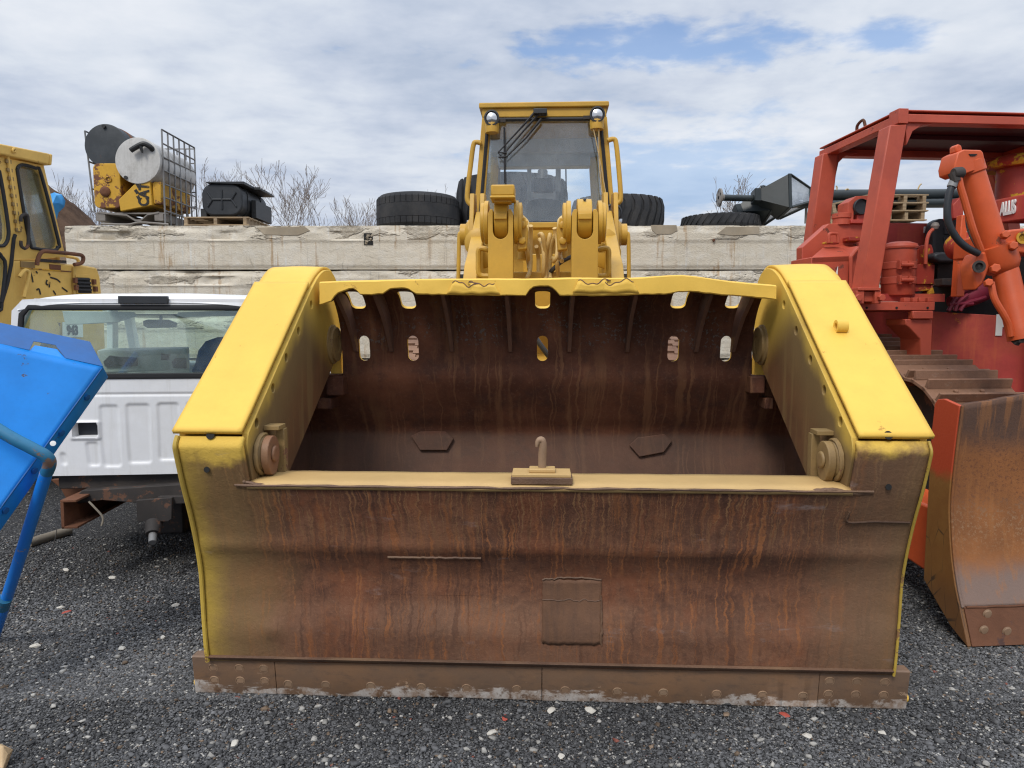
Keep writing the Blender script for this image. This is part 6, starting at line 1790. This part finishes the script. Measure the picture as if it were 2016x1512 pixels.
for a in np.linspace(-80, 80, 11): path.append((4.2 + .6*math.cos(R(a)), .66 + .62*math.sin(R(a)), 0))
def pad_mesh(w):
    m = MB(); m.bx(0, w, -.085, .085, -.025, 0.0)
    m.prism([(-.085,0),(-.055,0),(-.06,.065),(-.078,.065)], 'x', .012, w-.012)
    for x in (w*.32, w*.62): m.lathe([(.018,0),(.018,.014),(.001,.016)], (x, .02, 0), (0,0,1), 6)
    return m
padw = xin - xout
mirx = lambda x: 2*(xin + .55) - x
pm = None
for side in (0, 1):
    g = MB()
    x0 = xout if side == 0 else mirx(xin)
    g.prism([(cf.x-.33, cf.y),(cf.x-.2, cf.y+.36),(4.2, z0+slope*(4.2-y0)-.12),(4.6,.66),(4.2,.1),(cf.x,.12)], 'x', x0+padw*.3, x0+padw*.7)
    g.lathe([(.01,-.12),(.40,-.12),(.46,-.08),(.46,.08),(.40,.12),(.01,.12)], (x0+padw/2, cf.x, cf.y), (1,0,0), 36)
    g.lathe([(.01,-.1),(.55,-.1),(.55,.1),(.01,.1)], (x0+padw/2, 4.2, .66), (1,0,0), 30)
    tk = obj('track', g, M['chassis'], dz, bevel=.01)
    for i, (yy, zz, _) in enumerate(path):
        a = path[i-1]; b = path[(i+1) % len(path)]
        ang = math.atan2(b[1]-a[1], b[0]-a[0])
        if pm is None:
            o = obj('track_pad', pad_mesh(padw), M['track_steel'], tk, bevel=.006); pm = o
        else:
            o = pm.copy(); COL.objects.link(o); o.parent = tk
        # outward normal is to the right of the travel direction along this loop
        o.location = (x0, yy, zz); o.rotation_euler = (ang + math.pi, 0, 0)
# ---- hull side plate with lettering
xh = xin + .03
hq = [(1836,613),(1900,617),(1966,621),(2060,626),(2120,640),(2120,835),(2016,777),(1975,768),(1832,704)]
hA = DF.loc(P(1836, 613, 6.0)); hB = DF.loc(P(2016, 613, 5.72)); hn = Vector((hB.y-hA.y, -(hB.x-hA.x), 0)).normalized()
def HP(px, py, off=0.0):
    d = DF.d(px, py); t = hn.dot(hA + hn*off - DF.c)/hn.dot(d); return DF.c + d*t
hq = [(1836,613),(1900,617),(1966,621),(2060,626),(2120,640),(2120,800),(2016,800),(1975,790),(1832,720)]
g = MB().slab([HP(*q) for q in hq], -hn*.05); g.bx(hA.x+.12, hA.x+1.2, ly(6.1), ly(7.5), .55, 1.6); g.bx(hB.x+.25, hB.x+.9, ly(4.8), ly(6.1), .55, 1.35)
hull = obj('hull', g, rf, dz, bevel=.006)
zt_, zb3 = HP(1972, 623).z, HP(1970, 661).z
# the word runs toward the viewer along the plate; only its first letter shows beside the cylinder
c = HP(1974, 642, .006); up_ = Vector((0,0,1)); exd = (hB-hA)
text('F', (zt_-zb3)*1.40, basis(c, exd, up_), M['white_letter'], hull, bold=.012)
# ---- deck, fender strip, bracket, guard
yd = ly(5.32)
g = MB(); BX(g, 1686, 1840, 594, 611, yd, .05, DF)
a = DY(1686, 594, yd); b = DY(1840, 611, yd)
g.bx(a.x-.25, b.x-.02, yd+.05, yd+2.2, b.z, a.z-.004)
deck = obj('deck', g, red, dz, bevel=.006)
g = MB()
for px in (1706, 1765, 1826): g.cyl(DY(px, 606, yd), DY(px, 606, yd) + Vector((0,-.004,0)), .009, n=10)
obj('bolt_hole', g, M['dark_void'], deck)
g = MB()
for px, w in ((1786,11),(1802,9),(1816,12),(1833,11)): BX(g, px-w/2, px+w/2, 586, 594, yd+.02, .05, DF)
obj('bolt', g, red, deck, bevel=.004)
g = MB().slab(DP(((1797,612),(1838,612),(1838,628),(1797,628)), yd-.01), Vector((0,.06,0)))
g.slab(DP(((1783,628),(1836,628),(1834,702),(1812,702),(1812,668),(1790,645),(1783,640)), yd+.02), Vector((0,.25,0)))
obj('fender_bracket', g, red, dz, bevel=.012)
g = MB(); a = DY(1690, 612, yd+.9); b = DY(1838, 700, yd+.9); g.bx(a.x-.3, b.x+.05, yd+.9, yd+.95, 1.2, DY(1700,612,yd+.05).z+.03)
obj('fender_skirt', g, M['red_faded'], dz)
g = MB(); BX(g, 1732, 1860, 578, 594, yd+.3, .02, DF); obj('tread_plate', g, rf, deck)
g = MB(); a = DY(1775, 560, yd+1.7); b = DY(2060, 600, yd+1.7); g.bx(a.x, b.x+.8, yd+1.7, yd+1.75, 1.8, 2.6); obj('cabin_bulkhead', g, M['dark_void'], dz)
# ---- canopy
CYn = 5.25; zc_ = P(1770, 215, CYn).z
rr_ = ray(1613, 291); CYf = (zc_-CAMH)*rr_.y/rr_.z
n0 = DF.loc(P(1770, 215, CYn)); f0_ = DF.loc(P(1613, 291, CYf)); xl_ = (n0.x+f0_.x)/2
CW = 1.72; xr_ = xl_ + CW; yn, yf = n0.y, f0_.y
bh = zc_ - P(1770, 240, CYn).z
g = MB(); g.bx(xl_, xr_, yn, yf, zc_-.012, zc_)
g.bx(xl_, xr_, yn, yn+.10, zc_-bh, zc_-.03); g.bx(xl_, xr_, yf-.10, yf, zc_-bh, zc_-.03)
g.bx(xl_, xl_+.09, yn+.10, yf-.10, zc_-bh, zc_-.03); g.bx(xr_-.09, xr_, yn+.1, yf-.1, zc_-bh, zc_-.03)
can = obj('canopy', g, red, dz, bevel=.008)
obj('roof_shade_panel', MB().bx(xl_+.092, xr_-.092, yn+.102, yf-.102, zc_-.034, zc_-.014), M['shade_red'], can)  # added sheet, coloured dark for the shade below the roof
obj('cross_beam', MB().bx(xl_+.092, xr_-.092, (yn+yf)/2-.05, (yn+yf)/2+.05, zc_-bh*.8, zc_-.036), M['shade_red'], can, bevel=.006)
g = MB().bx(xl_-.004, xl_+.07, yn-.006, yn+.11, zc_-bh-.01, zc_+.006); obj('corner_plate', g, red, can, bevel=.005)
obj('lift_eye', MB().tube(bez([(xl_+.05, yn+.62, zc_), (xl_+.04, yn+.60, zc_+.05), (xl_+.04, yn+.52, zc_+.07), (xl_+.05, yn+.5, zc_+.0)], 5), .012, 6), M['rust_scrap'], can)
def post(pb, pt, y, dep, nm='canopy_post'):
    q = DP((pb[0], pb[1], pt[1], pt[0]), y)
    return obj(nm, MB().slab(q, Vector((0, dep, 0))), red, can, bevel=.014)
post(((1696,568),(1731,568)), ((1752,246),(1786,244)), yn+.0, .14)
g = MB(); q = DP([(1786,244)] + [(1786 + (1-math.cos(t))*0 + 6 + 34*math.sin(t), 262 - 18*math.sin(t) ) for t in np.linspace(0, 1.5, 6)] + [(1845,243)], yn+.02)
q = DP(((1784,241),(1850,241),(1815,247),(1797,258),(1785,285)), yn+.02); obj('post_gusset', MB().slab(q, Vector((0,.08,0))), red, can, bevel=.004)
post(((1593,500),(1628,500)), ((1620,302),(1652,297)), yf-.14, .14)
q = DP(((1652,299),(1690,301),(1664,307),(1651,320),(1640,372),(1632,372)), yf-.12); obj('post_gusset', MB().slab(q, Vector((0,.08,0))), red, can, bevel=.004)
g = MB()                                      # the two posts on the far side, mirrored
for y in (yn, yf-.14):
    g.slab([(xr_+.20, y, a.z if 0 else 1.85), (xr_+.08, y, 1.85), (xr_-.14, y, zc_-bh), (xr_-.02, y, zc_-bh)], Vector((0,.14,0)))
    g.slab([(xr_-.14, y+.03, zc_-bh), (xr_-.45, y+.03, zc_-bh), (xr_-.2, y+.03, zc_-bh-.09), (xr_-.10, y+.03, zc_-bh-.35)], Vector((0,.08,0)))
obj('canopy_post', g, red, can, bevel=.012)
# foot of the near post: clevis with pin
g = MB(); BX(g, 1690, 1734, 566, 572, yn-.02, .18, DF); BX(g, 1687, 1701, 572, 598, yn-.01, .15, DF); BX(g, 1723, 1734, 572, 598, yn-.01, .15, DF); BX(g, 1702, 1722, 574, 594, yn+.02, .1, DF)
pf = obj('post_foot', g, red, can, bevel=.006)
for px in (1688, 1733): obj('bolt', MB().lathe([(.026,0),(.026,.03),(.001,.03)], DY(px, 586, yn-.01), (0,-1,0), 6), red, pf, bevel=.003)
# ---- tanks and boxes beneath the canopy
yt = ly(5.75)
q = DP(((1579,487),(1632,440),(1720,440),(1720,600),(1579,600)), yt+.12); g = MB().slab(q, Vector((0,.10,0)))
ft = obj('fuel_tank', g, red, dz, bevel=.008)
a = DP(((1598,506),(1672,503)), yt-.22); b = DP(((1623,484),(1690,482)), yt+.12)
g = MB().slab([a[0], a[1], a[1]-Vector((0,0,.42)), a[0]-Vector((0,0,.42))], Vector((0,.34,0)))
g.add([a[0], a[1], b[1], b[0]] + [v + Vector((0,0,-.05)) for v in (a[0], a[1], b[1], b[0])], [(0,1,2,3),(7,6,5,4),(0,4,5,1),(1,5,6,2),(2,6,7,3),(3,7,4,0)])
obj('tank_box', g, org if 0 else red, ft, bevel=.01)
q = DP(((1672,503),(1688,484),(1694,484),(1694,600),(1678,600)), yt-.20); obj('side_panel', MB().slab(q, Vector((0,.32,0))), red, ft, bevel=.006)
obj('edge_pipe', MB().tube(bez(DP(((1693,488),(1686,493),(1677,504),(1675,515),(1675,590)), yt-.23), 4), .016, 8), red, ft)
g = MB().slab(DP(((1675.5,552),(1694,552),(1693,584),(1675,584)), yt-.225), Vector((0,.004,0))); obj('data_plate', g, M['white_letter'], ft)
g = MB().slab(DP(((1650,524),(1648,558),(1641,552)), yt-.226), Vector((0,.003,0))); obj('white_mark', g, M['white_letter'], ft)
obj('tank_handle', MB().tube(bez(DP(((1632,478),(1632,463),(1636,460),(1646,460),(1649,463),(1650,478)), yt-.0), 4), .013, 8), red, ft)
g = MB(); BX(g, 1672, 1700, 466, 474, yt+.02, .1, DF); BX(g, 1626, 1652, 476, 480, yt, .06, DF); obj('filler_lid', g, M['red_chipped'], ft, bevel=.006)
c = DY(1657, 436, yt+.16); g = MB().lathe([(.07,-.03),(.07,.02),(.078,.025),(.078,.06),(.06,.065),(.001,.065)], c, (0,0,1), 20); obj('tank_cap', g, red, ft)
# work lamp in its arched guard
q = DP(((1668,440),(1670,398),(1686,386),(1712,385),(1724,398),(1720,440),(1712,440),(1714,402),(1707,394),(1690,395),(1682,402),(1680,440)), yt+.1)
lg = obj('lamp_guard', MB().slab(q, Vector((0,.16,0))), red, dz, bevel=.006)
c = DY(1696, 407, yt+.08); obj('work_lamp', MB().lathe([(.03,.10),(.06,.06),(.066,0),(.06,-.01),(.056,.008),(.001,.014)], c, (0,1,0), 24), M['black_plastic'], lg)
g = MB(); BX(g, 1688, 1706, 420, 434, yt+.1, .08, DF); BX(g, 1676, 1722, 432, 440, yt+.08, .12, DF); obj('lamp_mount', g, M['red_faded'], lg, bevel=.008)
# dark red rear panel, air-cleaner canister with straps, console
g = MB(); BX(g, 1716, 1836, 438, 486, yt+.35, .06, DF); pn = obj('rear_panel', g, rf, dz, bevel=.01)
g = MB(); BX(g, 1820, 1823, 446, 458, yt+.34, .02, DF); obj('small_tag', g, M['white_letter'], pn)
yc = ly(5.55); c = DY(1767, 582, yc+.12); top = DY(1767, 488, yc+.12); rc_ = (DY(1797,500,yc).x - DY(1738,500,yc).x)/2; hh = top.z-c.z
g = MB().lathe([(rc_*.95,0),(rc_,.01),(rc_,hh),(.001,hh+.004)], c, (0,0,1), 36); cn = obj('canister', g, red, dz)
g = MB().lathe([(rc_*1.08,hh-.01),(rc_*1.10,hh+.005),(rc_*1.0,hh+.028),(rc_*.6,hh+.045),(.001,hh+.05)], c, (0,0,1), 36, cap=False); obj('canister_lid', g, red, cn)
for py in (521, 551):
    zz = DY(1767, py, yc).z - c.z
    g = MB().lathe([(rc_*1.03,zz-.028),(rc_*1.05,zz-.025),(rc_*1.05,zz+.025),(rc_*1.03,zz+.028)], c, (0,0,1), 36, cap=False)
    p = DY(1786, py, yc-.03); g.cyl(p - Vector((.05,0,0)), p + Vector((.05,0,0)), .016, n=10); g.box(p - Vector((.05,-.02,0)), (.02,.04,.07)); g.box(p + Vector((.03,.02,0)), (.02,.04,.06))
    obj('canister_strap', g, red, cn, bevel=.003)
g = MB(); BX(g, 1791, 1821, 490, 520, yc+.2, .3, DF); BX(g, 1786, 1839, 520, 560, yc+.1, .35, DF)
g.slab(DP(((1788,560),(1838,560),(1828,572),(1800,575)), yc+.12), Vector((0,.3,0))); g.slab(DP(((1822,482),(1834,481),(1838,492),(1838,521),(1821,521)), yc+.12), Vector((0,.2,0))); g.slab(DP(((1836,560),(1841,578),(1829,580)), yc+.1), Vector((0,.1,0)))
cs = obj('console', g, M['red_chipped'], dz, bevel=.01)
obj('bolt', MB().lathe([(.02,0),(.018,.012),(.001,.014)], DY(1800, 512, yc+.2), (0,-1,0), 12), M['galv'], cs)
q = bez(DP(((1822,520),(1824,480),(1829,460),(1837,451)), yc+.08), 5); lv = obj('control_lever', MB().tube(q, .014, 8), red, dz)
obj('knob', MB().lathe([(.001,-.032),(.022,-.024),(.032,0),(.022,.024),(.001,.032)], DY(1841, 445, yc+.08), (0,0,1), 16), M['grey_metal'], lv)
# seat
ys_ = ly(5.95)
q = DP(((1838,520),(1837,455),(1841,436),(1852,430),(1886,430),(1897,433),(1905,450),(1905,520)), ys_); st_ = obj('driver_seat', MB().slab(q, Vector((0,.12,0))), M['seat'], dz, bevel=.035, seg=3)
for q in (((1860,447),(1900,447),(1900,462),(1860,462)), ((1859,466),(1900,466),(1900,480),(1859,480)), ((1858,484),(1900,484),(1900,498),(1858,498))): obj('seat_pad', MB().slab(DP(q, ys_-.012), Vector((0,.02,0))), M['seat'], st_, bevel=.008)
q = DP(((1840,500),(1850,496),(1905,496),(1905,516),(1850,516),(1840,510)), ys_-.38); obj('seat_cushion', MB().slab(q, Vector((0,.42,0))), M['black_plastic'], st_, bevel=.03, seg=3)
g = MB(); BX(g, 1846, 1905, 517, 560, ys_-.2, .3, DF); BX(g, 1856, 1900, 548, 562, ys_-.4, .2, DF); obj('seat_base', g, M['chassis'], st_, bevel=.01)
# ---- hood with lettering, air pre-cleaner
xhd = DX(1962, 435, 0).x if 0 else DY(1962, 435, ly(5.35)).x
hq = [(1955,394),(2030,379),(2110,362),(2110,405),(2016,433),(1966,440)]
g = MB().slab(DPX(hq, xhd), Vector((1.0,0,0))); hd_ = obj('hood', g, rf, dz, bevel=.02)
a, b = DX(1969, 414, xhd-.006), DX(2001, 407, xhd-.006); zh = DX(1998,396,xhd).z - DX(1998,424,xhd).z
wd_ = (a-b).length
t_ = text('ALLIS', zh*1.28, basis((a+b)/2, (b-a), (0,0,1)), M['white_letter'], hd_, squeeze=1, bold=.006)
xs_t = [v.co.x for v in t_.data.vertices]; ys_t = [v.co.y for v in t_.data.vertices]
cur = max(ys_t)-min(ys_t); k = wd_*.98/cur; cy_ = (max(ys_t)+min(ys_t))/2
for v in t_.data.vertices: v.co.y = cy_ + (v.co.y-cy_)*k
g = MB(); g.bx(xhd+.05, xhd+.95, ly(5.85), ly(6.4), 1.5, DX(1966,440,xhd).z-.02); obj('engine', g, M['dark_void'], dz)
g = MB(); g.bx(xhd+.35, xhd+.97, ly(4.45), ly(5.35), 1.2, DX(2050,424,xhd).z-.03); obj('radiator_housing', g, rf, dz, bevel=.02)
g = MB().slab(DP(((1877,402),(1890,388),(1897,392),(1897,430),(1877,430)), ly(5.5)), Vector((0,.12,0))); obj('dash_bracket', g, rf, dz, bevel=.01)
c = DY(2000, 392, ly(5.62)); ct = DY(2000, 330, ly(5.62)); rb = .144; hb_ = ct.z-c.z
g = MB().lathe([(rb,-.05),(rb,hb_)], c, (0,0,1), 32); pc = obj('pre_cleaner', g, M['red_chipped'], dz)
zz = DY(2000, 306, ly(5.62)).z - c.z; rcap = DY(2000,325,ly(5.62)).x - DY(1942,325,ly(5.62)).x
g = MB().lathe([(rb*.9,hb_-.01),(rcap*.95,hb_-.012),(rcap,hb_+.015),(rcap*.97,hb_+.04),(rcap*.8,zz-.02),(rcap*.45,zz),(.001,zz+.005)], c, (0,0,1), 40); obj('rain_cap', g, M['red_chipped'], pc)
q = DP(((1894,423),(1905,423),(1903,500),(1899,584),(1882,584),(1888,500)), ly(5.15)); obj('support_bar', MB().slab(q, Vector((0,.06,0))), org, dz, bevel=.01)
c = DY(1893, 485, ly(5.25)); g = MB().lathe([(.001,-.11),(.07,-.10),(.105,-.04),(.105,.04),(.07,.10),(.001,.11)], c, (0,1,0.2), 24); obj('air_bottle', g, M['red_chipped'], dz)
# ---- magenta-faded pump and hoses low on the hull
mg = paint('magenta_faded', (.24, .022, .05), .5, .25, dirt=.5, dirtcol=(.08,.015,.02), chips=.1)
yp = ly(5.78)
g = MB().lathe([(.001,-.16),(.06,-.18),(.075,-.09),(.085,0),(.085,.12),(.06,.15),(.001,.15)], DY(1912, 582, yp), (.9,0,.35), 24); pm_ = obj('pump', g, mg, dz)
for q in (((1867,612),(1880,590),(1898,572),(1925,562)), ((1890,612),(1900,598),(1925,590),(1940,585)), ((1880,612),(1886,596),(1905,580)), ((1868,600),(1885,598),(1915,598))):
    obj('pump_pipe', MB().tube(bez(DP(q, yp-.08), 5), .016, 8), mg, pm_)
g = MB(); BX(g, 1840, 2030, 597, 612, ly(6.08), .9, DF); BX(g, 1925, 1962, 570, 612, ly(6.1), .3, DF); obj('hull_top', g, rf, dz, bevel=.01)
# ---- orange lift cylinder on its trunnion yoke
yl = ly(4.45)
def D1(px, py, dy=0): return DY(px, py, yl+dy)
a, b = D1(1911, 334, .0), D1(1961, 494, -.02); ax = (b-a).normalized()
rb = .073
cy = obj('lift_cylinder', MB().lathe([(rb*.98,-.01),(rb,0),(rb,(b-a).length)], a, ax, 32), org, dz)
obj('gland_ring', MB().lathe([(rb*1.02,-.05),(rb*1.12,-.045),(rb*1.12,.022),(rb*1.02,.03)], a, ax, 32), org, cy)
q = D1(1909,332), D1(1896, 292)
g = MB().slab(DP(((1879,326),(1886,300),(1898,294),(1932,295),(1936,300),(1940,318),(1938,330),(1893,345),(1881,340)), yl-.075), Vector((0,.15,0)))
g.slab(DP(((1882,300),(1882,287),(1887,283),(1893,286),(1896,297)), yl-.03), Vector((0,.06,0)))
obj('cylinder_head', g, org, cy, bevel=.012)
g = MB().slab(DP(((1908,303),(1925,303),(1920,307),(1911,307)), yl-.080), Vector((0,.006,0))); obj('head_slot', g, M['dark_void'], cy)
c2, d2 = D1(1972, 503, -.02), D1(2011, 668, -.12); ax2 = (d2-c2).normalized()
g = MB().lathe([(rb*.95,0),(rb,.02),(rb,(d2-c2).length*.86),(rb*1.01,(d2-c2).length*.865),(rb*1.01,(d2-c2).length),(.001,(d2-c2).length)], c2, ax2, 32); lo = obj('lower_barrel', g, org, cy)
g = MB(); 
for k in range(5): g.box(d2 + Vector((.05*math.cos(k*1.3), -.03+.02*math.sin(k), .02*math.sin(k*2))), (.03,.04,.03), Euler((k, k*.5, k)))
obj('rod_clamp', g, M['chassis'], lo, bevel=.004)
g = MB().lathe([(rb*1.05,-.075),(rb*1.42,-.07),(rb*1.45,.05),(rb*1.2,.09),(rb*1.02,.10)], D1(1966, 505, -.02), ax, 32)
yk = obj('trunnion_ring', g, org, cy)
g = MB().slab(DP(((1915,522),(1925,500),(1950,492),(1958,505),(1950,522),(1944,540),(1935,560),(1921,572),(1917,545)), yl-.05), Vector((0,.12,0)))
g.slab(DP(((1978,460),(1990,452),(2030,448),(2030,500),(1998,498),(1982,488)), yl-.08), Vector((0,.16,0)))
obj('yoke', g, org, cy, bevel=.02)
for px, py, w in ((1977,464,.026),(1992,486,.028),(1957,530,.030),(1944,558,.026)):
    obj('bolt', MB().lathe([(w,0),(w,.04),(w*.8,.048),(.001,.048)], D1(px, py, -.11), (-.5,-1,.1), 6), M['orange_paint'], yk, bevel=.003)
for px, py in ((1926,525),(2012,468)):
    obj('trunnion_eye', MB().lathe([(.036,0),(.038,.012),(.024,.012),(.022,.0),(.001,.0)], D1(px, py, -.085), (-.2,-1,0), 20), M['chassis'] if px < 1950 else M['yellow_rusty'], yk)
obj('feed_pipe', MB().tube(bez([D1(1886,340,-.09), D1(1890,365,-.09), D1(1898,392,-.09), D1(1915,450,-.09), D1(1932,495,-.07)], 6), .021, 10), org, cy)
obj('feed_pipe', MB().tube(bez([D1(1951,556,-.10), D1(1958,588,-.12), D1(1975,618,-.13), D1(1986,640,-.13), D1(1990,662,-.13)], 6), .020, 10), org, cy)
g = MB(); g.lathe([(.03,-.03),(.036,-.02),(.036,.02),(.03,.03)], D1(1886,341,-.09), (1,0,.1), 14); g.lathe([(.028,0),(.028,.06)], D1(1876,340,-.08), (.3,-.2,-1), 10)
obj('pipe_elbow', g, M['chassis'], cy)
hs = bez([D1(1880,354,-.08), D1(1870,378,-.08), D1(1865,410,-.08), D1(1868,440,-.08), D1(1883,468,-.08), D1(1903,487,-.08), D1(1926,499,-.07)], 6)
obj('hydraulic_hose', MB().tube(hs, .021, 12), M['black_plastic'], cy)
obj('hose_ferrule', MB().tube([hs[0], hs[4]], .027, 12), M['galv'], cy)
obj('thin_cable', MB().tube(bez([D1(1904,380,.02), D1(1902,420,.02), D1(1906,455,.02), D1(1924,490,.0)], 5), .006, 6), M['chassis'], cy)
g = MB(); BX(g, 1985, 2060, 455, 500, yl+.05, .5, DF); obj('cylinder_mount', g, org, dz, bevel=.02)
